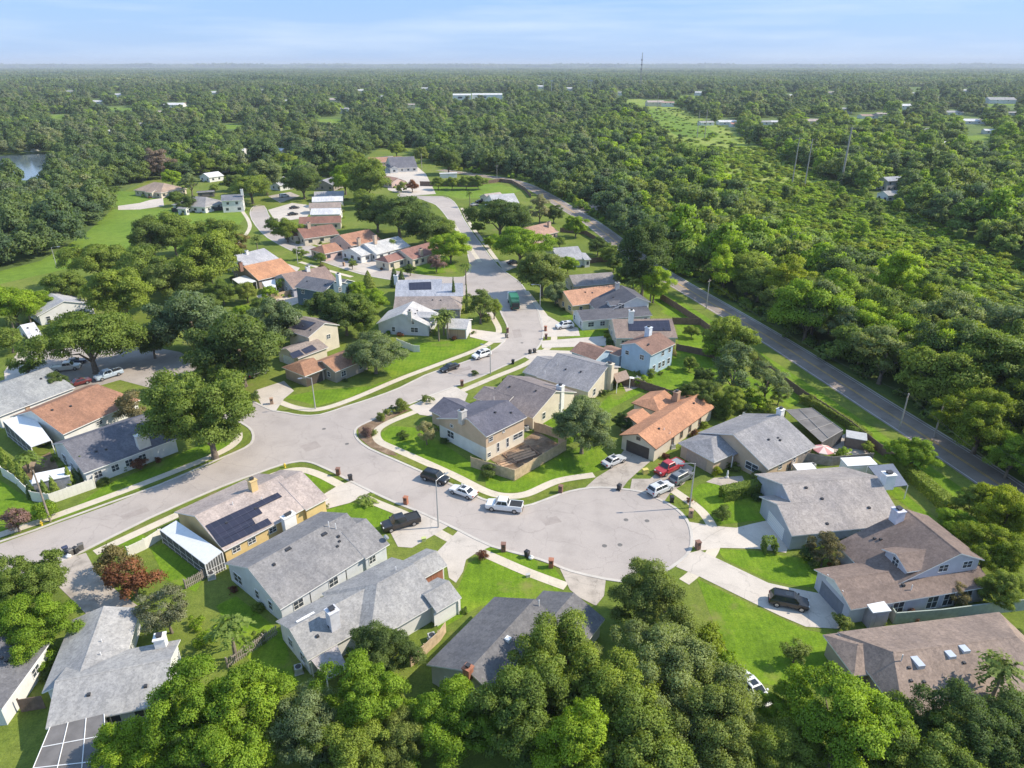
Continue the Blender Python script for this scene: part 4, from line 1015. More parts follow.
# --- scattered roofs in the far woods (x, y, width px, roof, label)
FAR = [(96, 101, 10, WHT, 'far pale roof alone among treetops near the western skyline'), (175, 104, 16, WHT, 'far white low building beside a red roof'), (187, 103, 6, (.5, .22, .15), 'far red roof beside a white low building'),
 (157, 111, 8, TAN, 'far tan roof just in front of the white low building'), (239, 149, 8, WHT, 'far white roof by a lone pale clearing'), (222, 165, 7, WHT, 'white roof peeping from oaks near the lake houses'),
 (287, 100, 5, WHT, 'tiny bright wall between far trees'), (333, 99, 12, TAN, 'far cluster roof of tan colour'), (381, 96, 8, WHT, 'far pale roof west of the warehouses'), (283, 132, 9, LGREY, 'grey roof deep in the oak woods'),
 (320, 152, 17, (.35, .36, .38), 'blue-grey roof with several gables deep in the woods'), (283, 156, 15, LGREY, 'flat pale roof below the woodland gables'), (278, 149, 8, WHT, 'small white gable above the flat pale roof'),
 (544, 79, 5, WHT, 'far white tower-like block near the skyline'), (655, 101.5, 14, TAN, 'far row of tan houses by the powerline clearing'), (668, 102, 10, (.45, .3, .25), 'far pink-roofed house by the powerline clearing'),
 (727, 121, 15, WHT, 'white house beside the powerline clearing'), (735, 123, 8, (.45, .24, .18), 'red-roofed house beside the powerline clearing'), (706, 121.5, 12, LGREY, 'long grey shed at the edge of the powerline clearing'),
 (763, 121, 12, LGREY, 'grey-roofed house beyond the clearing trees'), (776, 121, 12, WHT, 'white-roofed house beyond the clearing trees'), (812, 120, 18, TAN, 'wide tan roof in the eastern woods'),
 (868, 115, 14, (.36, .26, .22), 'brown roof beside a pale one in the eastern woods'), (882, 113, 10, TAN, 'pale tan roof beside a brown one in the eastern woods'), (904, 105, 15, WHT, 'far white roof high in the eastern woods'), (926, 129, 15, LGREY, 'grey roof above the lone white wall in the eastern woods'),
 (944, 142, 10, WHT, 'low white roof in the eastern woods'), (953, 111.5, 14, LGREY, 'pale grey roof near the eastern skyline'), (972, 120, 18, WHT, 'broad whitish roof in the eastern woods'), (1000, 99, 20, LGREY, 'far grey roof close to the eastern skyline'), (990, 129.5, 10, WHT, 'white roof near the eastern picture edge woods'),
 (22, 98, 8, WHT, 'far pale roof above the western woods, outermost'), (48, 108, 7, TAN, 'far tan roof in the western woods near the lake head'), (70, 91, 8, LGREY, 'far grey roof high in the western woods'), (118, 94, 8, WHT, 'far white roof among western crowns'), (140, 123, 9, LGREY, 'grey roof in the western woods behind the lake'), (205, 117, 8, WHT, 'white roof peeping from the western woods'),
 (214, 92, 9, WHT, 'far white house in the western middle woods'), (258, 112, 8, TAN, 'tan house in the western middle woods'), (262, 90, 7, LGREY, 'far grey roof west of the centre'), (306, 116, 7, WHT, 'small white roof in the central woods'), (345, 108, 8, LGREY, 'grey roof in the central woods'), (362, 90, 8, WHT, 'far white gable left standing in central woods'), (410, 104, 8, TAN, 'tan roof among central crowns'), (425, 88, 7, WHT, 'far small white roof near the warehouses'),
 (110, 130, 9, WHT, 'white lakeside house half hidden by oaks'), (66, 140, 9, TAN, 'tan lakeside house behind the water'), (30, 146, 10, LGREY, 'grey boathouse roof at the water edge'), (250, 158, 11, LGREY, 'grey roof between the lake oaks and the lane'), (196, 155, 8, WHT, 'white roof beyond the lakeside oaks'),
 (790, 95, 9, WHT, 'far white roof east of the clearing'), (830, 92, 8, TAN, 'far tan roof east of the clearing'), (846, 108, 9, LGREY, 'grey roof in the middle of the eastern woods'), (916, 93, 9, WHT, 'far pale roof in the upper eastern woods'), (940, 97, 8, TAN, 'far tan roof in the upper eastern woods'), (965, 90, 8, WHT, 'far white roof near the eastern skyline'), (1012, 112, 10, LGREY, 'grey roof at the outer eastern woods'), (1016, 135, 12, WHT, 'white roof at the outer eastern woods, nearer one'), (905, 122, 10, TAN, 'tan roof under the eastern crowns'), (742, 104, 8, WHT, 'white roof just east of the clearing head'), (765, 100, 8, TAN, 'tan roof east of the clearing head'), (700, 92, 8, WHT, 'far white roof behind the clearing head'), (620, 92, 7, LGREY, 'far grey roof west of the clearing head'), (570, 88, 8, WHT, 'far white roof behind the pale field'),
 (541, 86, 8, WHT, 'far white hall near the pale field'), (802, 76, 10, WHT, 'very far white hall below the skyline'), (758, 78, 12, LGREY, 'very far grey hall below the skyline'), (672, 78, 10, LGREY, 'very far pale hall behind the mast')]
for x, y, w, rc, lab in FAR:
    h = House(lab, rc, W_WHITE if rc != TAN else W_CREAM)
    tall = 3.0 if y < 110 else 0     # their roofs stand clear of the wood's crowns
    q = G(x, y, 4 + tall); q.z = 0
    ln = min(60, max(10, 1.25 * w * depth(q) / FPX)); sgn = h.rng.uniform(-.25, .25)
    h.block_m(q, sgn, ln, max(4.5, ln * .28), 3.2 + tall)
    h.panel(0, 'n', .3, 2 + tall, 1.6, 1.2); h.panel(0, 'n', .7, 2 + tall, 1.6, 1.2); h.finish()
for lab, x, y, w in (('long white warehouse on the far plain', 487, 95, 30), ('shorter white warehouse beside the long one', 462, 95.4, 18)):
    h = House(lab, WHT, W_WHITE, name='warehouse', cat='warehouse')
    q = G(x, y, 12); q.z = 0; h.block_m(q, .05, w * depth(q) / FPX, 16, 13, .12); h.panel(0, 'n', .4, 9, 8, 3); h.finish()
h = House('grey two-storey house alone in the eastern greenery', (.36, .37, .40), (.5, .5, .52)); h.block((883, 177), (901, 176), (892, 181), ze=5.4); h.finish()
h = House('white cottage below the grey two-storey house in the eastern greenery', LGREY, W_WHITE); h.block((883, 191), (900, 190), (891, 195.5), ze=3.2); h.finish()

# ================================================================== TREES
def leaf_mesh(name, c, nrm, size, shade, tint, mat, aspect=0.62):
    n = len(c)
    rs = np.random.RandomState(len(c) % 9973)
    ref = rs.normal(size=(n, 3))
    t = np.cross(nrm, ref); t /= np.linalg.norm(t, axis=1, keepdims=True) + 1e-9
    b = np.cross(nrm, t)
    s = size[:, None]
    co = np.empty((n, 4, 3))
    co[:, 0] = c + t * s; co[:, 1] = c + b * s * aspect; co[:, 2] = c - t * s; co[:, 3] = c - b * s * aspect
    me = bpy.data.meshes.new(name)
    me.vertices.add(4 * n); me.loops.add(4 * n); me.polygons.add(n)
    me.vertices.foreach_set('co', co.reshape(-1).astype(np.float32))
    me.loops.foreach_set('vertex_index', np.arange(4 * n, dtype=np.int32))
    me.polygons.foreach_set('loop_start', np.arange(0, 4 * n, 4, dtype=np.int32))
    me.update(calc_edges=True)
    me.polygons.foreach_set('use_smooth', np.ones(n, dtype=bool))
    a = me.attributes.new('tint', 'FLOAT', 'POINT')
    a.data.foreach_set('value', np.repeat(np.clip(tint, 0, 1), 4).astype(np.float32))
    me.normals_split_custom_set_from_vertices(np.repeat(shade, 4, axis=0).tolist())
    me.materials.append(mat)
    return me

def unit(v): return v / (np.linalg.norm(v, axis=1, keepdims=True) + 1e-9)

def crown_points(rs, R_, Hc, z0, clumps, per, crad, leaf, shape, rough=0.7):
    """leaves on many bough clumps that fill an uneven crown"""
    C, N, S, SH, T = [], [], [], [], []
    ctr = np.array([0, 0, z0 + Hc * 0.4])
    lob = rs.uniform(-math.pi, math.pi, 3); amp = rs.uniform(0.08, 0.26, 3)
    for k in range(clumps):
        for _ in range(30):
            th = rs.uniform(0, 2 * math.pi)
            u = rs.uniform(-0.25, 1.0) if shape != 'tall' else rs.uniform(-0.35, 1.0)
            rr = math.sqrt(max(0.0, 1 - max(u, -0.3) ** 2)) if shape != 'cone' else (1 - u) * 0.75 + 0.1
            if u < 0: rr = 0.55 + (u + 0.35) * 1.1
            f = rs.uniform(0.72, 1.08) if rs.rand() < 0.78 else rs.uniform(0.3, 0.75)
            lobe = 1 + sum(amp[q] * math.cos((q + 2) * th + lob[q]) for q in range(3))
            p = np.array([R_ * rr * f * lobe * math.cos(th), R_ * rr * f * lobe * math.sin(th), z0 + Hc * (0.28 + 0.72 * u * (f if u > 0 else 1)) ])
            break
        cr_ = crad * R_ * rs.uniform(0.5, 1.4)
        n = int(per * (cr_ / (crad * R_)) ** 2)
        d = unit(rs.normal(size=(n, 3)))
        d[:, 2] = np.where(d[:, 2] < -0.35, -d[:, 2] * 0.6, d[:, 2]); d = unit(d)
        rad = cr_ * (1 - rough * 0.55 * rs.rand(n) ** 1.6) * (1 + 0.16 * rs.normal(size=n))
        pos = p + d * rad[:, None] * np.array([1, 1, 0.78])
        C.append(pos)
        out = unit(pos - ctr)
        N.append(unit(d * 0.7 + rs.normal(size=(n, 3)) * 0.75))
        SH.append(unit(d * 0.85 + out * 0.35 + rs.normal(size=(n, 3)) * 0.28 + np.array([0, 0, 0.25])))
        S.append(leaf * R_ * rs.uniform(0.65, 1.3, n))
        T.append(np.clip(rs.uniform(0.25, 0.75) + rs.normal(0, 0.17, n), 0, 1))
    return [np.concatenate(x) for x in (C, N, S, SH, T)]

def trunk_mesh(name, rs, R_, H_, z0, r0, limbs=5, mat=BARK):
    m = MB()
    bend = rs.uniform(-.3, .3, 2)
    top = Vector((bend[0], bend[1], z0 + (H_ - z0) * .35))
    m.tube([(0, 0, -0.3), (0, 0, 0.25), (bend[0] * .4, bend[1] * .4, z0 * .6), top], [r0 * 1.7, r0 * 1.1, r0 * .85, r0 * .55], 8)
    for k in range(limbs):
        a = 2 * math.pi * (k + rs.uniform(-.3, .3)) / limbs
        s = Vector((bend[0] * .5, bend[1] * .5, z0 * rs.uniform(.55, .95)))
        e = Vector((math.cos(a) * R_ * .62, math.sin(a) * R_ * .62, z0 + (H_ - z0) * rs.uniform(.2, .5)))
        md = s.lerp(e, .5) + Vector((0, 0, R_ * .12))
        m.tube([s, md, e], [r0 * .5, r0 * .34, r0 * .12], 5)
    me = m.build(name, mat, smooth=True)
    d = me.data; bpy.data.objects.remove(me); return d

DEFM = FOL['oak']
KINDS = {}
#          crown height ratio, z0 (to crown base), clumps, leaves per clump, clump radius, leaf size
SPEC = {'round': dict(R_=5.0, Hc=7.4, z0=2.6, clumps=70, per=520, crad=.27, leaf=.034, shape='round'),
        'wide':  dict(R_=7.0, Hc=6.8, z0=3.6, clumps=96, per=520, crad=.215, leaf=.024, shape='wide'),
        'tall':  dict(R_=4.0, Hc=9.5, z0=2.8, clumps=66, per=470, crad=.30, leaf=.039, shape='tall'),
        'fine':  dict(R_=5.0, Hc=7.6, z0=2.4, clumps=92, per=900, crad=.215, leaf=.0225, shape='round', rough=.9),
        'finetall': dict(R_=4.0, Hc=9.6, z0=2.6, clumps=92, per=800, crad=.23, leaf=.026, shape='tall', rough=.9),
        'finewide': dict(R_=7.0, Hc=7.2, z0=3.4, clumps=120, per=900, crad=.17, leaf=.0165, shape='wide', rough=.9),
        'open':  dict(R_=4.5, Hc=7.6, z0=2.8, clumps=42, per=300, crad=.25, leaf=.036, shape='round', rough=1.0),
        'bush':  dict(R_=1.5, Hc=2.0, z0=0.1, clumps=22, per=190, crad=.36, leaf=.062, shape='round'),
        'small': dict(R_=2.0, Hc=2.9, z0=1.1, clumps=28, per=190, crad=.34, leaf=.060, shape='round')}
def make_kind(kind, i):
    sp = dict(SPEC[kind]); rs = np.random.RandomState(100 * list(SPEC).index(kind) + i + 7 if not kind.startswith('fine') else 5000 + 37 * len(kind) + i)
    sp['R_'] *= 1; sp['Hc'] *= rs.uniform(.92, 1.1)
    c, n, s, sh, t = crown_points(rs, **sp)
    if kind == 'wide': c[:, 2] = np.minimum(c[:, 2], sp['z0'] + sp['Hc'] * .92 + rs.normal(0, .12, len(c)))
    crown = leaf_mesh('crown', c, n, s, sh, t, DEFM)
    H_ = c[:, 2].max()
    tr = trunk_mesh('trunk', rs, sp['R_'], H_, sp['z0'], .06 * sp['R_'] + .04) if kind != 'bush' else None
    return crown, tr, H_, sp['R_'], float((c[:, 2].max() + c[:, 2].min()) / 2)
for kd, nn in (('round', 7), ('fine', 6), ('finetall', 4), ('finewide', 3), ('wide', 3), ('tall', 5), ('open', 4), ('bush', 4), ('small', 3)):
    KINDS[kd] = [make_kind(kd, i) for i in range(nn)]

TR = random.Random(11)
def put(kind, base, scale, fol, label, cat, group=None, name=None, sz=1.0):
    cm, tm, H_, R_, zc = KINDS[kind][TR.randrange(len(KINDS[kind]))]
    nm = name or {'bush': 'shrub', 'small': 'small_tree'}.get(kind, 'tree')
    rz = TR.uniform(0, 6.28)
    def leafobj(parent):
        o = bpy.data.objects.new('crown' if parent else nm, cm); COL.objects.link(o)
        o.material_slots[0].link = 'OBJECT'; o.material_slots[0].material = FOL[fol]
        if parent: o.parent = parent
        return o
    if tm is None:
        o = leafobj(None); tag(o, label, cat, group)
        o.location = base; o.rotation_euler = (0, 0, rz); o.scale = (scale, scale, scale * sz); return o
    e = empty(nm, base, rz, label, cat, group); e.scale = (scale, scale, scale * sz)
    leafobj(e)
    t = bpy.data.objects.new('trunk', tm); COL.objects.link(t); t.parent = e
    return e
def tree_px(x, y, r, kind, fol, label, cat='tree', group=None, name=None, sz=1.0):
    """(x, y) is where the crown's middle is seen, r its half-width in the photo"""
    zc = 4.0
    for _ in range(6):
        p = G(x, y, zc); s = r * depth(p) / FPX / (KINDS[kind][0][3] * 1.12)
        zc = s * sz * KINDS[kind][0][4]
    p.z = 0
    return put(kind, p, s, fol, label, cat, group, name, sz)

TREES = [
 # big crowns at the foot of the picture
 (132, 748, 40, 'round', 'bright', 'bright leafy tree beside the pool cage, lowest of the western row'), (188, 714, 44, 'tall', 'bright', 'tall bright green tree screening the L-shaped roof'),
 (246, 706, 44, 'tall', 'bright', 'bright green tree with dense upright boughs by the wooden fence'), (222, 762, 50, 'round', 'bright', 'bright leafy tree at the lower picture edge below the wooden fence'),
 (304, 728, 44, 'round', 'grey', 'dull grey-green tree between bright ones at the lower edge'), (362, 696, 40, 'tall', 'bright', 'slim fresh green tree below the branching grey roof'),
 (348, 758, 44, 'round', 'oak', 'mid green tree at the lower edge under the slim fresh green one'), (402, 742, 34, 'round', 'olive', 'olive tree near the lower edge left of the dark roof'),
 (380, 650, 33, 'round', 'dark', 'dark dense tree overhanging the patio of the branching grey roof'), (452, 718, 44, 'round', 'bright', 'green tree before the arched windows of the dark-roofed house'),
 (398, 772, 28, 'bush', 'bright', 'bright shrub at the lower edge between two taller crowns'), (522, 708, 52, 'round', 'oak', 'rounded green tree in front of the dark roof'),
 (557, 662, 50, 'round', 'oak', 'full tree covering the east slope of the dark roof'), (580, 744, 42, 'tall', 'bright', 'bright green upright tree at the lower edge before the olive oak'),
 (610, 690, 52, 'round', 'oak', 'mid green oak between the dark roof and the great olive oak'), (652, 596, 40, 'round', 'olive', 'rounded yellowish oak overlapping the turning circle kerb'),
 (668, 664, 66, 'wide', 'grey', 'great grey-olive oak, widest crown at the foot of the view'), (640, 744, 60, 'round', 'oak', 'dark-based oak at the lower edge under the great oak'),
 (716, 722, 50, 'round', 'olive', 'brown-olive oak below the parked car on the narrow drive'), (706, 640, 21, 'small', 'yellow', 'bright lime shrubby tree along the narrow drive, upper one'),
 (728, 662, 16, 'small', 'bright', 'lime shrubby tree along the narrow drive, lower one'), (784, 706, 26, 'round', 'bright', 'small bright tree just beyond the parked white car'),
 (784, 748, 40, 'round', 'oak', 'mid green tree at the lower edge below the bright lawn'), (846, 720, 58, 'round', 'bright', 'big bright green tree against the brown hip roof'),
 (928, 740, 48, 'round', 'oak', 'dull green tree before the brown hip roof with skylights'), (962, 726, 40, 'tall', 'dark', 'dark upright tree before the skylight roof'), (1008, 732, 46, 'round', 'dark', 'dark tree at the lower right corner under the palm'),
 (880, 770, 40, 'round', 'oak', 'half-seen tree at the lower edge below the big bright tree'), (690, 766, 40, 'round', 'grey', 'greyish oak at the lower edge under the brown-olive one'),
 # western side
 (28, 580, 36, 'round', 'oak', 'round oak beside the kerb at the western frame edge'), (26, 622, 36, 'round', 'bright', 'yellow-green tree over the charcoal roof'), (47, 660, 13, 'bush', 'bright', 'bright shrub in the side yard between two grey roofs'),
 (114, 560, 19, 'small', 'brown', 'bronze-leaved small tree beside the white garden wall'), (131, 577, 21, 'small', 'red', 'red-leaved small tree at the end of the weathered drive'),
 (164, 604, 24, 'open', 'moss', 'pale tree hung with moss by the L-shaped roof'), (15, 518, 13, 'small', 'pink', 'small pinkish tree by the sidewalk near the leaning pole'),
 (41, 508, 13, 'bush', 'bright', 'round lime shrub at the corner of the white wall'), (86, 336, 46, 'wide', 'oak', 'spreading umbrella oak standing over the parked cars'),
 (204, 404, 52, 'round', 'oak', 'big full oak on the street corner lawn'), (132, 406, 17, 'small', 'brown', 'small bronze tree at the end of the rust brown roof'),
 (236, 338, 44, 'round', 'dark', 'broad dark oak above the corner of the side street'), (188, 312, 38, 'round', 'grey', 'grey-green oak with mossy crown behind the side street'), (150, 336, 20, 'round', 'dark', 'dark tree tucked between the umbrella oak and the mossy oak'),
 (276, 318, 26, 'round', 'grey', 'grey-green oak behind the solar-roofed cream house'), (214, 372, 22, 'round', 'oak', 'low oak at the kerb under the broad dark oak'),
 (150, 234, 22, 'round', 'dark', 'dark clump tree on the meadow, western one'), (172, 230, 22, 'round', 'oak', 'dark clump tree on the meadow, eastern one'), (206, 256, 31, 'round', 'oak', 'dense round oak beside the light grey roof'),
 (98, 258, 30, 'wide', 'oak', 'wide dark tree on the near edge of the meadow'), (118, 288, 30, 'round', 'oak', 'broad bushy tree behind the umbrella oak'), (140, 262, 26, 'round', 'oak', 'oak between the wide dark tree and the dense round oak'), (168, 276, 24, 'round', 'olive', 'olive tree behind the mossy oak'),
 (222, 232, 18, 'round', 'oak', 'oak at the end of the meadow by the lane'), (240, 242, 9, 'small', 'brown', 'brownish small tree by the lane entrance'), (56, 382, 13, 'round', 'dark', 'small dark tree rising past the shaded grey roof'), (24, 364, 12, 'small', 'oak', 'small round tree on the verge by the side street'),
 (8, 336, 14, 'small', 'oak', 'small tree before the house at the western edge'), (40, 300, 14, 'round', 'bright', 'bright tree hiding the eaves of the broad grey roof'), (10, 300, 22, 'round', 'bright', 'bright tree at the western edge beyond the side street'), (64, 282, 20, 'round', 'oak', 'oak right behind the broad grey roof'),
 # street corner and middle
 (374, 350, 29, 'wide', 'grey', 'grey-green street oak in front of the orange-roofed low house'), (344, 308, 24, 'round', 'dark', 'dark tree clump behind the two-storey cream house, first'), (324, 304, 17, 'round', 'dark', 'dark tree clump behind the two-storey cream house, second'), (360, 312, 16, 'tall', 'oak', 'tall thin oak with pale stems behind the cream house'),
 (373, 297, 14, 'round', 'bright', 'bright lime tree beside the pale blue-grey roof'), (480, 298, 17, 'open', 'olive', 'thin yellowish tree at the bend of the street'), (494, 304, 10, 'open', 'oak', 'slim tree next to the garbage truck'), (398, 212, 30, 'wide', 'dark', 'broad dark oak in the middle of the estate, first of three'), (376, 208, 20, 'round', 'dark', 'broad dark oak in the middle of the estate, second of three'),
 (424, 222, 22, 'round', 'dark', 'broad dark oak in the middle of the estate, third of three'), (450, 243, 17, 'round', 'bright', 'bright round tree at the lane corner near the maroon roof'), (440, 226, 16, 'round', 'oak', 'oak beside the road behind the bright corner tree'), (436, 262, 8, 'small', 'pink', 'pink flowering bushy tree by the maroon-roofed house'),
 (520, 242, 28, 'wide', 'bright', 'big glossy bright oak beside the northern street'), (542, 268, 24, 'round', 'olive', 'yellow-green oak below the big glossy one'), (556, 290, 13, 'round', 'grey', 'greyish tree between the street lamp and the salmon roof'), (568, 262, 10, 'round', 'bright', 'small bright tree behind the yellow-green oak'),
 (500, 214, 28, 'wide', 'dark', 'dark spreading oak hiding the long pale roof'), (576, 224, 11, 'round', 'bright', 'rounded bright tree between two back yards'), (540, 205, 12, 'open', 'moss', 'pale thin tree behind the pink tile roof'), (554, 212, 9, 'round', 'dark', 'dark bushy tree by the two-lane road bend'),
 (598, 244, 10, 'round', 'dark', 'dark yard tree near the white lean-to'), (610, 252, 10, 'round', 'oak', 'yard tree next to the two-lane road fence'), (634, 272, 16, 'round', 'dark', 'dark lower half of the twin tree by the two-lane road'), (645, 254, 25, 'tall', 'dark', 'tall very dark tree between the saltbox house and the road'), (655, 280, 14, 'tall', 'bright', 'bright green slim tree before the very dark one'),
 (583, 421, 31, 'round', 'grey', 'weeping olive tree on the lawn next to the tan fence'), (626, 420, 11, 'round', 'dark', 'dark leafy tree at the entry of the orange-brown house'), (730, 332, 24, 'round', 'oak', 'round tree leaning over the two-lane road fence'), (716, 346, 13, 'round', 'bright', 'bright tree at the end of the green back yard'),
 (736, 362, 25, 'open', 'grey', 'thin grey-green tree in the back yards'), (768, 374, 19, 'open', 'grey', 'thin leaning grey tree with bare trunk in the back yard'), (700, 392, 18, 'round', 'dark', 'dark bushy tree behind the orange-brown roof'), (732, 398, 16, 'round', 'oak', 'oak between the orange-brown roof and the tan house'), (754, 396, 12, 'bush', 'bright', 'bright hedge tree behind the screened lanai'),
 (911, 450, 21, 'round', 'bright', 'round bright tree on the verge of the two-lane road'), (826, 545, 17, 'open', 'brown', 'bronze-flowered tree between the grey and brown roofs'), (812, 556, 11, 'bush', 'dark', 'dark shrub beneath the bronze-flowered tree'), (860, 482, 8, 'bush', 'red', 'reddish shrub by the garden fence'),
 (796, 650, 13, 'small', 'olive', 'yellow-tipped small tree by the dark hip corner'), (842, 620, 9, 'small', 'olive', 'small olive shrub tree by the lavender shed'), (988, 545, 30, 'round', 'yellow', 'bright yellow-green tree behind the brown saltbox roof'), (1010, 508, 32, 'round', 'yellow', 'bright yellow-green tree nearest the eastern frame edge'), (956, 522, 18, 'round', 'bright', 'bright tree at the end of the long hedge'),
 (1004, 588, 22, 'round', 'oak', 'shady tree in the side yard of the lavender house'), (960, 590, 13, 'open', 'brown', 'dark bronze tree leaning over the lavender house roof'), (1016, 640, 14, 'round', 'dark', 'dark tree beside the green wall end'), (976, 500, 18, 'round', 'oak', 'oak between the hedge and the two-lane road'),
 (157, 160, 11, 'tall', 'bare', 'leafless pinkish tree beside the lake'), (171, 176, 9, 'round', 'bright', 'vivid green tree behind the tan hip-roofed house'), (189, 178, 11, 'open', 'grey', 'grey tree behind the slate-roofed house'), (128, 176, 5, 'small', 'bright', 'small bright tree by the pale lakeside path'), (113, 190, 6, 'bush', 'oak', 'round dark shrub on the lakeside lawn'),
 (176, 196, 8, 'round', 'oak', 'oak screening the grey hip roof, western one'), (187, 202, 8, 'round', 'dark', 'oak screening the grey hip roof, eastern one'), (250, 185, 21, 'wide', 'oak', 'oak at the edge of the village lane by the white two-storey house'), (264, 172, 18, 'round', 'grey', 'grey oak over the turning head'), (302, 178, 17, 'round', 'dark', 'dark tree above the row houses'), (344, 176, 15, 'round', 'bright', 'bright tree behind the row houses'),
 (366, 174, 22, 'round', 'oak', 'large leafy tree by the small brick house'), (362, 196, 10, 'round', 'oak', 'oak between the row houses and the dark trio'), (412, 184, 6, 'small', 'red', 'reddish tree before the brown fence'), (402, 186, 7, 'bush', 'olive', 'yellowish shrub by the brown-grey drive'), (286, 228, 12, 'round', 'oak', 'lane tree in front of the dark red roofs'), (272, 222, 8, 'small', 'dark', 'small dark tree at the lane kerb'),
 (448, 158, 13, 'round', 'dark', 'round dark tree above the white roof behind the brown fence'), (438, 181, 7, 'round', 'oak', 'first fence tree along the brown fence'), (452, 181, 7, 'round', 'oak', 'second fence tree along the brown fence'), (466, 181, 7, 'round', 'oak', 'third fence tree along the brown fence'), (478, 181, 7, 'round', 'oak', 'last fence tree along the brown fence'),
 (330, 286, 6, 'small', 'oak', 'small yard tree behind the teal house'), (282, 284, 5, 'small', 'bright', 'small leafy tree at the pool deck'), (270, 292, 10, 'bush', 'bright', 'leafy shrub mass beside the pool deck'), (300, 252, 6, 'small', 'oak', 'small lane tree by the maroon drive'), (322, 268, 6, 'small', 'brown', 'small bronze tree by the lane kerb'),
 (576, 372, 8, 'bush', 'bright', 'low bright shrub by the pergola'), (642, 380, 8, 'bush', 'bright', 'leafy shrub at the corner of the blue house'), (668, 350, 8, 'bush', 'brown', 'bronze shrub by the blue house rear wall'), (690, 398, 12, 'bush', 'dark', 'dark shrub near the brown chimney'), (762, 404, 10, 'bush', 'bright', 'clipped shrub near the lanai corner'),
 (252, 396, 7, 'bush', 'dark', 'dark shrub beneath the corner oak'), (722, 458, 8, 'bush', 'dark', 'dark shrub at the hip corner of the tan house'), (736, 466, 6, 'bush', 'olive', 'olive shrub beside the porch of the tan house'), (756, 478, 8, 'bush', 'dark', 'dark shrub under the wide front window'), (716, 470, 6, 'bush', 'yellow', 'lime spiky shrub at the tan house walk'),
 (490, 470, 9, 'bush', 'olive', 'olive shrub at the corner of the tan fence'), (426, 428, 12, 'open', 'moss', 'pale flowering small tree on the corner lawn'), (404, 434, 6, 'bush', 'dark', 'dark shrub on the corner lawn'), (367, 431, 6, 'bush', 'pink', 'pinkish flowering bush on the street corner bed'), (247, 560, 5, 'bush', 'dark', 'shrub by the bay window'),
 (120, 467, 6, 'bush', 'dark', 'round dark shrub before the white windows'), (106, 472, 5, 'bush', 'grey', 'grey-green shrub before the white windows'), (139, 462, 7, 'small', 'red', 'small red tree by the broad white chimney'), (326, 506, 3, 'bush', 'olive', 'tiny clipped shrub at the yellow garage corner'), (483, 554, 6, 'small', 'red', 'small red tree at the drive edge of the branching grey roof'),
 (464, 610, 4, 'bush', 'dark', 'dark shrub beside the white garage wall'), (760, 420, 9, 'bush', 'olive', 'olive shrub on the patio by the lanai'), (856, 432, 7, 'bush', 'oak', 'shrub in the fenced corner behind the lanai'), (844, 452, 8, 'bush', 'bright', 'banana-leaved bright shrub by the pink parasol'), (690, 500, 4, 'bush', 'red', 'bronze small shrub by the kerb'),
]
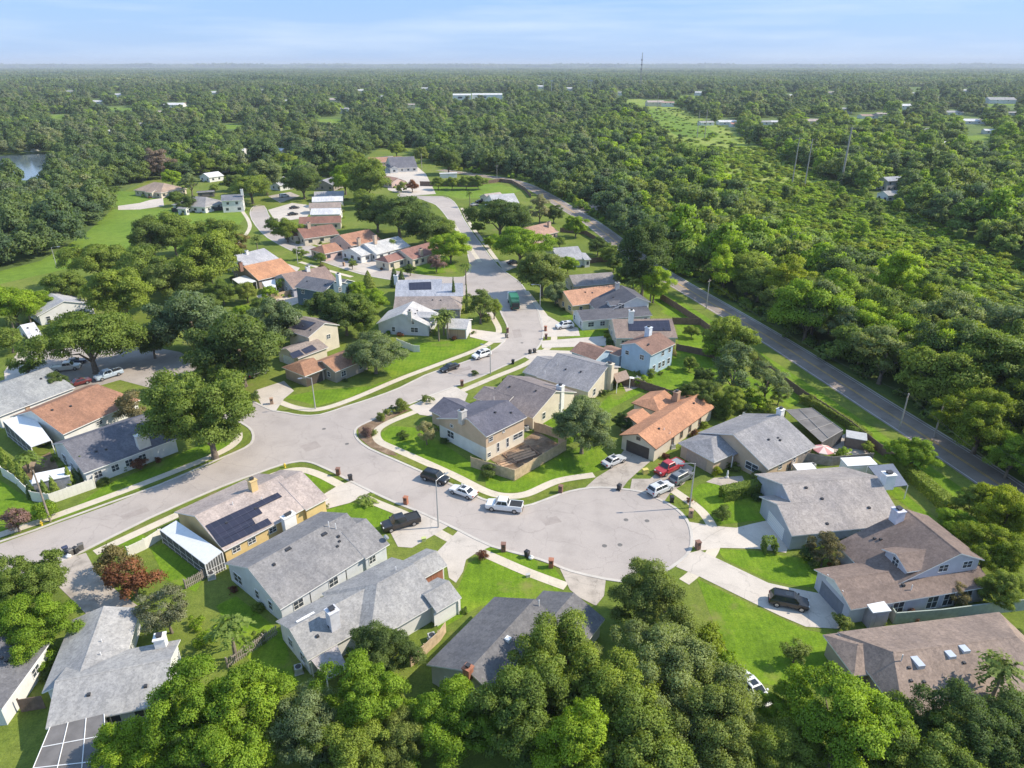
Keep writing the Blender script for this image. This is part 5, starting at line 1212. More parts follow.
TREES += [(354, 158, 10, 'round', 'oak', 'oak west of the terracotta roof'), (362, 148, 9, 'round', 'dark', 'dark tree behind the terracotta roof'), (338, 160, 10, 'round', 'olive', 'olive tree in the row north of the row houses'), (376, 168, 8, 'round', 'oak', 'oak right below the terracotta roof'), (318, 158, 11, 'round', 'oak', 'oak north-west of the row houses'), (286, 160, 12, 'round', 'oak', 'broad oak behind the turning head house'), (236, 186, 7, 'round', 'oak', 'oak tight behind the white two-storey house chimney'), (985, 416, 36, 'round', 'yellow', 'big yellow-green tree beyond the two-lane road near the eastern frame edge, lower'), (1012, 388, 34, 'round', 'yellow', 'big yellow-green tree beyond the two-lane road near the eastern frame edge, upper'), (905, 352, 16, 'round', 'yellow', 'lime tree at the wood edge across from the lanai'), (926, 372, 15, 'round', 'olive', 'olive tree at the wood edge beside the lime one'), (1014, 452, 26, 'round', 'bright', 'bright tree beyond the road end at the frame edge'), (724, 511, 9, 'small', 'dark', 'dark round-headed small tree on the lawn by the sidewalk bend'), 
 (216, 164, 10, 'round', 'oak', 'oak standing over the small pale lake-path house'), (232, 180, 9, 'round', 'dark', 'dark tree close behind the white two-storey house'), (246, 170, 11, 'round', 'oak', 'tall oak between the white two-storey house and the turning head'), (200, 163, 9, 'tall', 'oak', 'upright oak west of the small pale lake-path house'),
 (140, 172, 8, 'round', 'oak', 'oak on the lake lawn by the leafless tree'), (98, 180, 10, 'round', 'dark', 'dark tree at the lake shore, nearest the water'), (82, 188, 11, 'round', 'oak', 'oak at the lake shore beside the dark one'), (330, 168, 10, 'round', 'oak', 'oak north of the grey gabled house'), (346, 164, 10, 'tall', 'dark', 'upright dark tree north of the row houses'), (306, 170, 10, 'round', 'grey', 'grey tree north of the turning head'),
 (396, 147, 8, 'round', 'oak', 'oak behind the slate roof at the estate top'), (421, 153, 8, 'round', 'olive', 'olive tree at the east end of the estate top'), (214, 187, 5, 'small', 'oak', 'small tree between the grey hip roof and the dark roof'), (168, 188, 5, 'small', 'bright', 'small bright tree beside the tan hip roof drive'), (320, 256, 6, 'small', 'oak', 'small tree at the drive of the dark red roof'),
 (352, 263, 5, 'small', 'olive', 'small olive tree in front of the white ridge-strip roof'), (410, 268, 6, 'small', 'dark', 'small dark tree on the lawn by the maroon house'), (357, 288, 9, 'round', 'bright', 'bright tree by the clipped cone at the lane'), (330, 297, 9, 'round', 'oak', 'oak in the back yard of the teal house'), (262, 304, 10, 'round', 'oak', 'oak in the yard south of the pool deck'),
 (246, 290, 11, 'round', 'olive', 'olive tree west of the pool deck'), (222, 290, 13, 'round', 'oak', 'oak west of the white porch'), (242, 312, 12, 'round', 'bright', 'bright tree above the broad dark oak'), (206, 302, 13, 'round', 'dark', 'dark tree between the bright oak and the mossy oak'), (192, 282, 12, 'round', 'oak', 'oak under the dense round oak'), (258, 322, 9, 'round', 'oak', 'small oak by the chimney of the solar cream house'),
 (614, 262, 8, 'round', 'dark', 'dark round tree at the back fence by the white lean-to'), (560, 240, 6, 'small', 'oak', 'small tree behind the grey lean-to house'), (524, 218, 7, 'round', 'olive', 'olive tree beside the pinkish roof'), (490, 240, 7, 'round', 'bright', 'bright tree at the kerb of the north street'), (478, 226, 6, 'round', 'oak', 'small oak at the kerb of the north street'),
 (692, 330, 7, 'round', 'oak', 'oak in the back yard beyond the solar roof'), (704, 374, 10, 'round', 'dark', 'dark tree in the green back yard'), (690, 362, 8, 'round', 'oak', 'oak in the green back yard'), (744, 352, 12, 'round', 'olive', 'olive tree pressed to the road fence'), (780, 392, 9, 'open', 'grey', 'grey thin tree at the road fence by the lanai'), (812, 398, 6, 'small', 'olive', 'small olive tree behind the lanai'),
 (868, 446, 6, 'small', 'oak', 'small tree at the fence corner by the grey shed'), (206, 636, 11, 'bush', 'bright', 'bright leafy shrub mass beneath the queen palm'), (196, 622, 8, 'bush', 'bright', 'bright shrub behind the moss-hung tree'), (222, 690, 14, 'bush', 'oak', 'mid green shrub at the picket fence foot'), (260, 636, 7, 'bush', 'olive', 'olive shrub inside the picket fence'),
 (474, 372, 4, 'bush', 'dark', 'dark low shrub at the cream house garage'), (598, 436, 8, 'bush', 'olive', 'olive shrub beneath the weeping olive tree'), (650, 372, 6, 'bush', 'oak', 'shrub at the south corner of the blue house'), (770, 408, 8, 'bush', 'olive', 'olive shrub against the lanai screen'), (748, 408, 8, 'bush', 'dark', 'dark shrub on the stony patio'), (720, 412, 8, 'bush', 'oak', 'green shrub on the stony patio')]
for x, y, r, kd, fo, lab in TREES:
    if depth(G(x, y, 5)) < 150: kd = {'round': 'fine', 'tall': 'finetall', 'wide': 'finewide'}.get(kd, kd)
    tree_px(x, y, r, kd, fo, lab, cat='shrub' if kd == 'bush' else 'tree')
# clipped round bushes along the street corner
for x, y, r, lab in ((381, 416, 5, 'lowest clipped round bush of the corner row'), (388, 411, 5, 'second clipped round bush of the corner row'), (393, 407, 3.5, 'smallest clipped round bush of the corner row'), (401, 405, 7.5, 'largest clipped round bush, top of the corner row'), (427, 398, 6, 'single clipped round bush at the drive mouth'),
                     (486, 317, 6, 'clipped round bush on the lawn near the palm pair'), (374, 432, 4, 'low bronze bush behind the corner bed')):
    tree_px(x, y, r, 'bush', 'olive', lab, 'shrub', 'clipped bushes along the street')

# planting along the house walls
fr = random.Random(4)
for hs in HOUSES:
    if hs.depth > 430 or hs.args[2] != 'house': continue
    nm = hs.args[1].split()[:9]
    while nm[-1] in ('with', 'and', 'the', 'of', 'a', 'in', 'on', 'under', 'by', 'from', 'at', 'two', 'one'): nm.pop()
    nm = ' '.join(nm)
    for i, k in enumerate(hs.blocks):
        if k['z0'] > 0: continue
        for face in 'nab':
            if (i, face) in hs.garages: continue
            kk, p0, p1, n = hs.face_frame(i, face); W = k['W']; ln_ = (p1 - p0).length
            c0 = (p0 + p1) / 2; nn = W(n.x, n.y, 0) - W(0, 0, 0)
            if nn.dot(Vector((0, 0, CAM_H)) - W(c0.x, c0.y, 0)) < 0 or ln_ < 3: continue
            for q in range(int(ln_ / 4.2)):
                if fr.random() < .35: continue
                p = p0 + (p1 - p0) * ((q + fr.uniform(.15, .85)) / int(ln_ / 4.2)) + n * fr.uniform(.75, 1.2)
                w_ = W(p.x, p.y, 0)
                if any(o.inside_other(-1, w_) for o in HOUSES if (o.root.location - hs.root.location).length < 40): continue
                w_.z = 0
                put('bush', w_, fr.uniform(.32, .62), fr.choice(['oak', 'bright', 'dark', 'olive', 'dark', 'oak', 'red', 'yellow']), 'low shrub by the wall of the ' + nm, 'shrub', 'shrubs by the wall of the ' + nm, sz=fr.uniform(.7, 1.1))

# hedges and cone trees
def hedge(label, pts, w, h, fol, name='hedge', dens=150, cat='hedge'):
    line = [G(*p) for p in pts]; rs = np.random.RandomState(len(label)); o0 = line[0]
    C, N = [], []
    for a, b in zip(line, line[1:]):
        d = b - a; ln = d.length; n = int(ln * (w + 2 * h) * dens)
        u = rs.rand(n); s = np.array([-d.y, d.x, 0]) / ln; e = np.array(d) / ln
        side = rs.rand(n) * (w + 2 * h)
        top = side < w
        y = np.where(top, side - w / 2, np.where(side < w + h, -w / 2, w / 2))
        z = np.where(top, h, np.where(side < w + h, side - w, side - w - h))
        jit = rs.normal(0, .055, (n, 3))
        C.append(np.array(a - o0) + e * (u * ln)[:, None] + s * y[:, None] + np.array([0, 0, 1]) * z[:, None] + jit)
        N.append(np.where(top[:, None], np.array([0, 0, 1.0]), s * np.sign(y)[:, None] + np.array([0, 0, .15])))
    c, nn = np.concatenate(C), np.concatenate(N)
    me = leaf_mesh(name, c, unit(nn + rs.normal(0, .6, c.shape)), rs.uniform(.09, .16, len(c)), unit(nn + rs.normal(0, .3, c.shape)), rs.uniform(.2, .8, len(c)), FOL[fol])
    o = bpy.data.objects.new(name, me); COL.objects.link(o); o.location = o0
    return tag(o, label, cat)
hedge('long clipped hedge across the front lawn of the tan hip house', [(721, 500), (745, 495), (774, 489)], 1.6, 2.1, 'oak')
hedge('short cube hedge beside the white garage drive', [(766, 547), (771, 556)], 1.5, 2.0, 'oak')
hedge('long garden hedge along the fence to the two-lane road', [(893, 466), (915, 482), (938, 502), (950, 514)], 2.0, 1.9, 'oak', dens=110)
hedge('low hedge behind the screened lanai along the road fence', [(800, 402), (820, 410), (846, 426), (868, 442)], 1.2, 1.6, 'olive', dens=100)
hedge('dark hedge between two back yards near the blue house', [(668, 400), (700, 388), (716, 392)], 1.4, 1.5, 'dark', dens=90)
hedge('small hedge at the foot of the tan corner house wall', [(505, 386), (514, 382)], 1.6, 1.5, 'dark', dens=100)
hedge('ivy-covered bank along the road fence by the blue house', [(744, 348), (760, 362), (782, 382)], 1.0, 1.4, 'dark', dens=90)
def cone_tree(x, y, h, r, fol, label, name='cypress', group=None):
    b = G(x, y); rs = np.random.RandomState(int(x * 7 + y)); n = int(900 * max(1, h * r / 3))
    z = h * (1 - np.sqrt(rs.rand(n))) ; th = rs.rand(n) * 6.283; rr = r * np.minimum(1, (1 - z / h) ** .8 * 1.1) * rs.uniform(.75, 1.05, n) * (1 + .12 * np.sin(z * 7 + th * 3))
    c = np.stack([rr * np.cos(th), rr * np.sin(th), z + .15], 1); d = np.stack([np.cos(th), np.sin(th), np.full(n, .45)], 1)
    e = empty(name, b, 0, label, 'tree', group)
    me = leaf_mesh('crown', c, unit(d + rs.normal(0, .5, c.shape)), rs.uniform(.10, .2, n), unit(d + rs.normal(0, .3, c.shape)), rs.uniform(.2, .8, n), FOL[fol])
    o = bpy.data.objects.new('crown', me); COL.objects.link(o); o.parent = e
    MB().tube([(0, 0, 0), (0, 0, h * .5)], [.14, .06], 6).build('trunk', BARK, e)
G1 = 'cypresses behind the white garden wall'
for x, y, h_, r_, fo, lab in ((86, 478, 4.2, 1.0, 'dark', 'thickest cypress at the wall corner by the slate roof'), (72, 487, 4.0, .75, 'oak', 'slim bright cypress beside the thickest one'), (78, 483, 2.8, .7, 'grey', 'short grey cypress between two taller ones'),
    (56, 495, 3.6, .7, 'oak', 'cypress in front of the white canopy, upper'), (47, 498, 3.4, .7, 'oak', 'cypress in front of the white canopy, lower'), (33, 498, 3.6, .7, 'dark', 'cypress at the inner corner of the side wall'), (24, 484, 4.2, .8, 'oak', 'side wall cypress nearest the wall corner'),
    (16, 478, 4.4, .8, 'oak', 'side wall cypress in mid row'), (8, 470, 4.6, .9, 'oak', 'side wall cypress by the glazed porch'), (30, 489, 3.0, .7, 'olive', 'pale low cypress by the side wall')):
    cone_tree(x, y, h_, r_, fo, lab, group=G1)
cone_tree(369, 290, 6.0, 2.2, 'olive', 'fat clipped cone tree by the lane kerb'); cone_tree(395, 287, 6.5, 1.5, 'dark', 'dark cone tree pair beside the pale blue roof, larger'); cone_tree(402, 285, 5.0, 1.2, 'dark', 'dark cone tree pair beside the pale blue roof, smaller')
cone_tree(454, 303, 8.0, .7, 'dark', 'thin pencil cypress by the long taupe roof'); cone_tree(467, 313, 8.5, .5, 'dark', 'thin pencil cypress behind the yellowish tree')

# palms
def palm(x, y, h, rad, kind, label, lean=0.0, group=None, top=False):
    b = G(x, y) if not top else G(x, y, h) - Vector((0, 0, h)); rs = np.random.RandomState(int(x * 3 + y * 5)); e = empty('palm_tree', b, rs.uniform(0, 6), label, 'palm', group)
    m = MB(); m.tube([(0, 0, -.2), (lean * .3, 0, h * .5), (lean, 0, h)], [.26, .19, .16], 8); m.build('trunk', PALMBARK, e)
    C, N, S, T = [], [], [], []
    nf = 22 if kind == 'feather' else 30
    for k in range(nf):
        a = 6.283 * k / nf * 2.4 + rs.uniform(-.2, .2); el = rs.uniform(-.5, 1.2) if kind == 'feather' else rs.uniform(-.7, 1.4)
        L_ = rad * rs.uniform(.85, 1.1); nseg = 14
        for q in range(nseg):
            t = (q + 1) / nseg
            r_ = L_ * t * math.cos(el * .7); z = h + L_ * (math.sin(el) * t * .9 - (t ** 2) * (.75 if kind == 'feather' else .35))
            for sd in (-1, 1):
                wd = (.32 * (1 - (t - .45) ** 2 * 2)) * rad * .42 if kind == 'feather' else (.5 * t) * rad * .5
                px_ = lean + math.cos(a) * r_ - sd * math.sin(a) * wd; py_ = math.sin(a) * r_ + sd * math.cos(a) * wd
                C.append((px_, py_, z - wd * .5)); N.append((math.cos(a) * .3 - sd * math.sin(a) * .35, math.sin(a) * .3 + sd * math.cos(a) * .35, .8)); S.append(rad * .135); T.append(.35 + .4 * t * rs.uniform(.6, 1.2) if el > -.2 else .15)
    C, N = np.array(C), unit(np.array(N))
    me = leaf_mesh('crown', C + rs.normal(0, .04, C.shape), unit(N + rs.normal(0, .2, N.shape)), np.array(S), unit(N + rs.normal(0, .25, N.shape)), np.array(T), FOL['oak' if kind == 'feather' else 'olive'], aspect=.4)
    o = bpy.data.objects.new('crown', me); COL.objects.link(o); o.parent = e
palm(228, 622, 5.5, 2.6, 'feather', 'feathery queen palm by the wooden picket fence', top=True); palm(1004, 668, 7.0, 2.3, 'fan', 'fan palm standing against the skylight roof', top=True)
palm(88, 312, 4.5, 1.9, 'fan', 'fan palm in front of the broad grey roof'); palm(32, 326, 4.0, 1.9, 'fan', 'fan palm at the drive of the broad grey roof'); palm(14, 330, 3.5, 1.6, 'fan', 'fan palm nearest the western edge')
palm(439, 341, 6.0, 2.2, 'fan', 'first of two fan palms before the white gabled house', group='fan palms by the white gable'); palm(448, 339, 6.8, 2.2, 'fan', 'second, taller fan palm before the white gabled house', group='fan palms by the white gable'); palm(444, 335, 5.0, 1.9, 'fan', 'shortest fan palm tucked behind the pair', group='fan palms by the white gable')
for x, y, h_, lab in ((632, 303, 6.5, 'fan palm behind the charcoal saltbox, western'), (641, 303, 6.0, 'fan palm behind the charcoal saltbox, middle'), (650, 303, 6.5, 'fan palm behind the charcoal saltbox, eastern')): palm(x, y, h_, 2.2, 'fan', lab, group='fan palms behind the saltbox house')
palm(242, 250, 5.5, 2.4, 'fan', 'fan palm at the lane behind the light grey roof'); palm(258, 252, 5.0, 2.3, 'fan', 'bushy fan palm over the light grey roof'); palm(466, 285, 6.5, 1.8, 'feather', 'slender palm at the lane corner'); palm(283, 292, 4, 1.8, 'feather', 'feathery palm by the pool deck')
palm(470, 207, 7, 2.0, 'feather', 'lone palm on the vacant green lot'); palm(367, 503, 1.0, 1.7, 'feather', 'squat sago palm on the lawn by the black pickup'); palm(30, 472, 3.0, 2.4, 'feather', 'banana-like palm beneath the glazed porch'); palm(393, 254, 5, 1.6, 'feather', 'feathery palm before the maroon-roofed house'); palm(444, 268, 4, 1.8, 'feather', 'feathery palm by the pink flowering bush')

# ------------------------------------------------------------------ woods: nearest trees one by one, the rest as masses
def inside(px, py, pg):
    r = False; j = len(pg) - 1
    for i in range(len(pg)):
        xi, yi = pg[i]; xj, yj = pg[j]
        if (yi > py) != (yj > py) and px < (xj - xi) * (py - yi) / (yj - yi) + xi: r = not r
        j = i
    return r
def gp(pg): return np.array([[G(x, y).x, G(x, y).y] for x, y in pg])
def inside_np(P_, pg):
    r = np.zeros(len(P_), bool); j = len(pg) - 1
    for i in range(len(pg)):
        a, b = pg[i], pg[j]
        with np.errstate(divide='ignore', invalid='ignore'):
            t = ((a[1] > P_[:, 1]) != (b[1] > P_[:, 1])) & (P_[:, 0] < (b[0] - a[0]) * (P_[:, 1] - a[1]) / (b[1] - a[1]) + a[0])
        r ^= t; j = i
    return r
rw = np.random.RandomState(5)
def jitter_grid(x0, x1, y0, y1, s, j=.46):
    X, Y = np.meshgrid(np.arange(x0, x1, s, dtype=float), np.arange(y0, y1, s, dtype=float))
    P_ = np.stack([X.ravel(), Y.ravel()], 1)
    P_[:, 0] += (np.arange(X.shape[0]) % 2)[:, None].repeat(X.shape[1], 1).ravel() * s / 2
    return P_ + rw.uniform(-j, j, P_.shape) * s
def in_view(P_, m=40): return (P_[:, 1] > 30) & (np.abs(P_[:, 0]) < (P_[:, 1] * .90 + 30) * .80 + m)
CLEAR_G, COR_G, LAKE_G = gp(CLEAR), gp(CORRIDOR), gp(LAKE)
EXTRA = [gp([(412, 186), (522, 182), (524, 192), (508, 199), (416, 197)]), gp([(500, 93.8), (604, 93.5), (602, 97.3), (503, 97.3)]),
         gp([(96, 192), (166, 190), (168, 206), (98, 208)]), gp([(566, 202), (612, 202), (612, 214), (584, 216)]), gp([(440, 94.2), (506, 94), (506, 97.8), (440, 98.2)]),
         gp([(590, 104.8), (600, 102), (640, 99), (676, 103), (690, 108), (660, 109), (640, 107)])]
HOUSES_G = []
for x, y, w, rc, lab in FAR + [(487, 95, 30, 0, ''), (462, 95.4, 18, 0, ''), (892, 184, 18, 0, ''), (892, 196, 20, 0, '')]:
    HOUSES_G.append(gp([(x - w * .7, y - 1.2), (x + w * .7, y - 1.2), (x + w * .6, y + 2.8 + w * .1), (x - w * .6, y + 2.8 + w * .1)]))
for x, y, w, hh in CLEARINGS: HOUSES_G.append(gp([(x - w, y - hh), (x + w, y - hh), (x + w, y + hh), (x - w, y + hh)]))
mcg = np.array([[p.x, p.y] for p in mc])
def wooded(P_, pad=0):
    k = in_view(P_) & ~inside_np(P_, CLEAR_G)
    for q in (1.0, 1.07, 1.15): k &= ~inside_np(P_ * q, COR_G) & ~inside_np(P_ * q, LAKE_G)   # woods stop short of the open strip
    for e in EXTRA: k &= ~inside_np(P_, e)
    for e in HOUSES_G:                                   # gaps in the crowns through which far roofs are seen
        near_ = np.abs(P_[:, 0] / P_[:, 1] - e[:, 0].mean() / e[:, 1].mean()) < .05
        idx = np.where(k & near_)[0]
        for q in (.97, 1.0, 1.04, 1.08, 1.12, 1.16, 1.2): k[idx] &= ~inside_np(P_[idx] * q, e)
    d = np.min(np.linalg.norm(P_[:, None] - mcg[None, ::3], axis=2), axis=1) if len(P_) < 60000 else np.full(len(P_), 99)
    return P_[k & (d > 7.0)]
near_w = wooded(jitter_grid(-330, 330, 60, 470, 7.6))
dist = np.hypot(near_w[:, 0], near_w[:, 1])
order = np.argsort(dist); near_w = near_w[order]
N_IND = 300 - sum(1 for t in TREES if t[3] != 'bush') - 6
GROUPN = {'e': 'trees of the wood beside the two-lane road', 'w': 'trees of the wood by the meadow', 'n': 'trees of the northern wood'}
palW = ['oak', 'bright', 'olive', 'oak', 'grey', 'yellow', 'bright', 'oak', 'bright', 'yellow', 'dark']
colw = {'oak': 'mid green', 'bright': 'bright green', 'olive': 'olive green', 'dark': 'dark green', 'grey': 'dull grey-green', 'yellow': 'yellow-leaved'}
for (x, y) in near_w[:N_IND]:
    zone = 'w' if x < -40 else 'e'
    fo = rw.choice(palW if zone == 'e' else ['oak', 'oak', 'bright', 'dark', 'bright'])
    kd = rw.choice(['round', 'round', 'tall', 'open'] if fo != 'dark' else ['round', 'tall'])
    where = 'wood on the far side of the two-lane road' if zone == 'e' else 'wood beside the western meadow'
    put(kd, (x, y, 0), rw.uniform(.9, 1.45), fo, f'{colw[fo]} {"slender" if kd == "tall" else "thin-crowned" if kd == "open" else "round-crowned"} tree in the {where}', 'tree', f'{colw[fo]} {kd} trees, {GROUPN[zone]}', sz=rw.uniform(.85, 1.15))
rest_near = near_w[N_IND:]

# masses: light copies of a dozen crowns and bushes, spread as ONE object per wood
LOWC = bpy.data.collections.new('woodland_kinds'); EASTC = bpy.data.collections.new('east_woodland_kinds'); BUSHC = bpy.data.collections.new('bush_kinds'); PATCHC = bpy.data.collections.new('woodland_patches')  # EASTC: crowns of the east wood, in brighter, yellower leaf greens
def low_crown(i, fol, R_=5.0, Hc=8.0, z0=1.5, clumps=30, per=130, crad=.34, leaf=.078, shape='round'):
    rs = np.random.RandomState(i * 13 + 3)
    c, n, s, sh, t = crown_points(rs, R_, Hc * rs.uniform(.85, 1.2), z0, clumps, per, crad, leaf, shape)
    return leaf_mesh('mass_crown', c, n, s, sh, t, FOL[fol])
palN = ['woodb', 'woodb', 'woodb', 'wooda', 'wooda', 'wooda', 'woodb', 'woodc', 'woodc', 'wooda', 'woodd', 'woodd']
low = []
for i, fo in enumerate(palN):
    me = low_crown(i, fo); o = bpy.data.objects.new('kind_%02d' % i, me); LOWC.objects.link(o)
for i, fo in enumerate(['woodd', 'wooda', 'bright', 'wooda', 'olive', 'woodd', 'oak', 'wooda', 'bright', 'woodd', 'oak', 'woodb']):
    me = low_crown(20 + i, fo); o = bpy.data.objects.new('kind_%02d' % i, me); EASTC.objects.link(o)
for i, fo in enumerate(['scrub', 'woodd', 'scrub', 'yellow', 'bright', 'scrub']):
    me = low_crown(40 + i, fo, 1.6, 1.7, .1, 9, 60, .42, .15); o = bpy.data.objects.new('kind_%02d' % i, me); BUSHC.objects.link(o)
for i in range(6):        # 120 m squares of far canopy, 100 crowns each
    rs = np.random.RandomState(900 + i); P, Nn, S_, SH_, T_ = [], [], [], [], []
    for q in range(110):
        c, n, s, sh, t = crown_points(rs, rs.uniform(5, 8.5), rs.uniform(6, 11), rs.uniform(1, 4), 6, 11, .5, .28, 'round')
        off = np.array([rs.uniform(-60, 60), rs.uniform(-60, 60), 0]); tt = rs.uniform(-.3, .3)
        P.append(c + off); Nn.append(n); S_.append(s); SH_.append(sh); T_.append(t + tt)
    me = leaf_mesh('mass_patch', *[np.concatenate(a) for a in (P, Nn, S_, SH_, T_)], FOL[['wooda', 'woodb', 'woodb', 'woodc', 'wooda', 'woodc'][i]])
    o = bpy.data.objects.new('kind_%02d' % i, me); PATCHC.objects.link(o)
def scatter(name, label, cat, P_, coll, nk, s0, s1, z=0.0, zs=1.0):
    n = len(P_); me = bpy.data.meshes.new(name); me.vertices.add(n)
    co = np.zeros((n, 3), np.float32); co[:, :2] = P_; co[:, 2] = z; me.vertices.foreach_set('co', co.ravel())
    a = me.attributes.new('pick', 'INT', 'POINT'); fld = np.zeros(n)
    for q in range(7):
        kx, ky = rw.normal(0, 1, 2) * (.035 / (1 + q * .15)) ; fld += np.sin(P_[:, 0] * kx + P_[:, 1] * ky * .6 + rw.uniform(0, 6.28))
    fld = (fld / 3.2 + 1) * .5 * nk + rw.normal(0, nk * .16, n)
    a.data.foreach_set('value', (np.floor(fld).astype(np.int32) % nk))
    a = me.attributes.new('turn', 'FLOAT_VECTOR', 'POINT'); r = np.zeros((n, 3), np.float32); r[:, 2] = rw.uniform(0, 6.28, n); a.data.foreach_set('vector', r.ravel())
    a = me.attributes.new('size', 'FLOAT_VECTOR', 'POINT'); s = (s0 + (s1 - s0) * rw.rand(n) ** 1.4)[:, None] * np.where(rw.rand(n) < .12, 1.25, 1.0)[:, None] * np.stack([np.ones(n), np.ones(n), rw.uniform(.8, 1.2, n) * zs], 1); a.data.foreach_set('vector', s.astype(np.float32).ravel())
    o = bpy.data.objects.new(name, me); COL.objects.link(o); tag(o, label, cat, kind='stuff')
    ng = bpy.data.node_groups.new(name, 'GeometryNodeTree')
    ng.interface.new_socket('Geometry', in_out='INPUT', socket_type='NodeSocketGeometry'); ng.interface.new_socket('Geometry', in_out='OUTPUT', socket_type='NodeSocketGeometry')
    gi = ng.nodes.new('NodeGroupInput'); go = ng.nodes.new('NodeGroupOutput'); iop = ng.nodes.new('GeometryNodeInstanceOnPoints')
    ci = ng.nodes.new('GeometryNodeCollectionInfo'); ci.inputs['Collection'].default_value = coll; ci.inputs['Separate Children'].default_value = True; ci.inputs['Reset Children'].default_value = True
    iop.inputs['Pick Instance'].default_value = True
    def attr(nm, ty):
        q = ng.nodes.new('GeometryNodeInputNamedAttribute'); q.data_type = ty; q.inputs['Name'].default_value = nm
        return [s_ for s_ in q.outputs if s_.enabled and s_.name == 'Attribute'][0]
    e2r = ng.nodes.new('FunctionNodeEulerToRotation'); k = ng.links.new
    k(attr('turn', 'FLOAT_VECTOR'), e2r.inputs[0]); k(e2r.outputs[0], iop.inputs['Rotation']); k(attr('size', 'FLOAT_VECTOR'), iop.inputs['Scale'])
    k(attr('pick', 'INT'), iop.inputs['Instance Index']); k(gi.outputs[0], iop.inputs['Points']); k(ci.outputs[0], iop.inputs['Instance']); k(iop.outputs[0], go.inputs[0])
    md = o.modifiers.new('spread', 'NODES'); md.node_group = ng
    return o
midp = wooded(jitter_grid(-700, 700, 470, 900, 8.6)); P_all = np.concatenate([rest_near, midp])
east = P_all[P_all[:, 0] > 40 + .05 * P_all[:, 1]]; west = P_all[P_all[:, 0] <= 40 + .05 * P_all[:, 1]]
scatter('woodland', 'mixed wood behind the two-lane road and round the powerline clearing', 'wood', east, EASTC, 12, .72, 1.25)
scatter('woodland', 'oak wood north and west of the estate around the lake', 'wood', west, LOWC, 12, .72, 1.3)
farp = wooded(jitter_grid(-2400, 2400, 900, 2300, 14.5))
scatter('far_woodland', 'far tree cover of the plain fading towards the horizon', 'wood', farp, LOWC, 12, .95, 1.6)
# stand-alone patches to the horizon
vf = jitter_grid(-13000, 13000, 2300, 13000, 112, .2); vf = vf[in_view(vf, 150)]
scatter('horizon_woodland', 'unbroken forest along the horizon', 'wood', vf, PATCHC, 6, .95, 1.2)
vv = jitter_grid(-42000, 42000, 13000, 42000, 420, .3); vv = vv[in_view(vv, 400)]
scatter('skyline_woodland', 'last dark line of forest at the skyline', 'wood', vv, PATCHC, 6, 3.4, 4.2)
# scrub in the clearing, thicker towards the wood
sp = jitter_grid(30, 620, 150, 1150, 3.1); sp = sp[in_view(sp) & inside_np(sp, COR_G)]
sp = sp[rw.rand(len(sp)) < np.where(sp[:, 1] < 400, .85, np.where(sp[:, 1] < 600, .4, .06))]
scatter('scrub', 'low green scrub filling the powerline clearing', 'scrub', sp, BUSHC, 6, .8, 1.6, zs=.62)
sp2 = jitter_grid(30, 620, 150, 700, 11); sp2 = sp2[in_view(sp2) & inside_np(sp2, COR_G)]; sp2 = sp2[rw.rand(len(sp2)) < np.where(sp2[:, 1] < 380, .4, .06)]
scatter('scrub', 'scattered taller bushes standing in the powerline clearing', 'scrub', sp2, EASTC, 12, .3, .55)
# bushes along the two-lane road's wood edge
off = []
for a, b in zip(mc, mc[1:]):
    d = (b - a); ln = d.length; d.normalize(); s = Vector((d.y, -d.x, 0)); s = s if s.x > 0 else -s
    for q in range(int(ln / 2.2)):
        p = a + d * (q * 2.2) - Vector((0, 0, 0)) + s * rw.uniform(5.6, 9.0); off.append((p.x, p.y))
off = np.array(off); off = off[in_view(off) & (off[:, 1] < 520)]
scatter('undergrowth', 'undergrowth along the wood edge of the two-lane road', 'undergrowth', off, BUSHC, 6, .8, 1.7)

# ================================================================== VEHICLES
TYRE = plain('tyre_rubber', (.018, .018, .018), .85, var=0); RIM = plain('alloy_rim', (.42, .42, .43), .35, .7, var=0)
CARGLASS = plain('car_glass', (.035, .042, .05), .06, var=0); LAMPG = plain('headlight_lens', (.6, .6, .6), .2, var=0); TAIL = plain('tail_light_lens', (.35, .02, .02), .25, var=0)
BLACKPL = plain('black_trim', (.03, .03, .03), .6, var=0)
def paint(c):
    k = ('car', c)
    if k not in _mats:
        m, t, b = nodes('car_paint'); b.inputs['Base Color'].default_value = (*c, 1); b.inputs['Roughness'].default_value = .32
        b.inputs['Coat Weight'].default_value = .6; b.inputs['Coat Roughness'].default_value = .08; _mats[k] = m
    return _mats[k]
#       length width, lower-body stations (x 0..1 from nose, top z, half width ratio), cabin (x base front, x roof front, x roof rear, x base rear, roof z)
CARS = {
 'sedan':  (4.7, 1.82, [(0, .62, .70), (.03, .72, .90), (.28, .90, 1), (.5, .95, 1), (.78, .98, 1), (.97, .94, .92), (1, .75, .80)], (.27, .42, .70, .86), 1.43),
 'suv':    (4.75, 1.92, [(0, .75, .74), (.03, .90, .92), (.24, 1.06, 1), (.5, 1.10, 1), (.85, 1.12, 1), (.98, 1.08, .95), (1, .8, .9)], (.23, .37, .90, .985), 1.74),
 'van':    (5.0, 1.98, [(0, .75, .74), (.03, .88, .92), (.20, 1.06, 1), (.5, 1.10, 1), (.85, 1.12, 1), (.98, 1.08, .95), (1, .8, .9)], (.16, .33, .95, .99), 1.80),
 'pickup': (5.7, 2.0, [(0, .82, .80), (.03, 1.02, .94), (.24, 1.14, 1), (.5, 1.16, 1), (.66, 1.16, 1), (.99, 1.12, .98), (1, .8, .95)], (.235, .33, .585, .64), 1.90)}
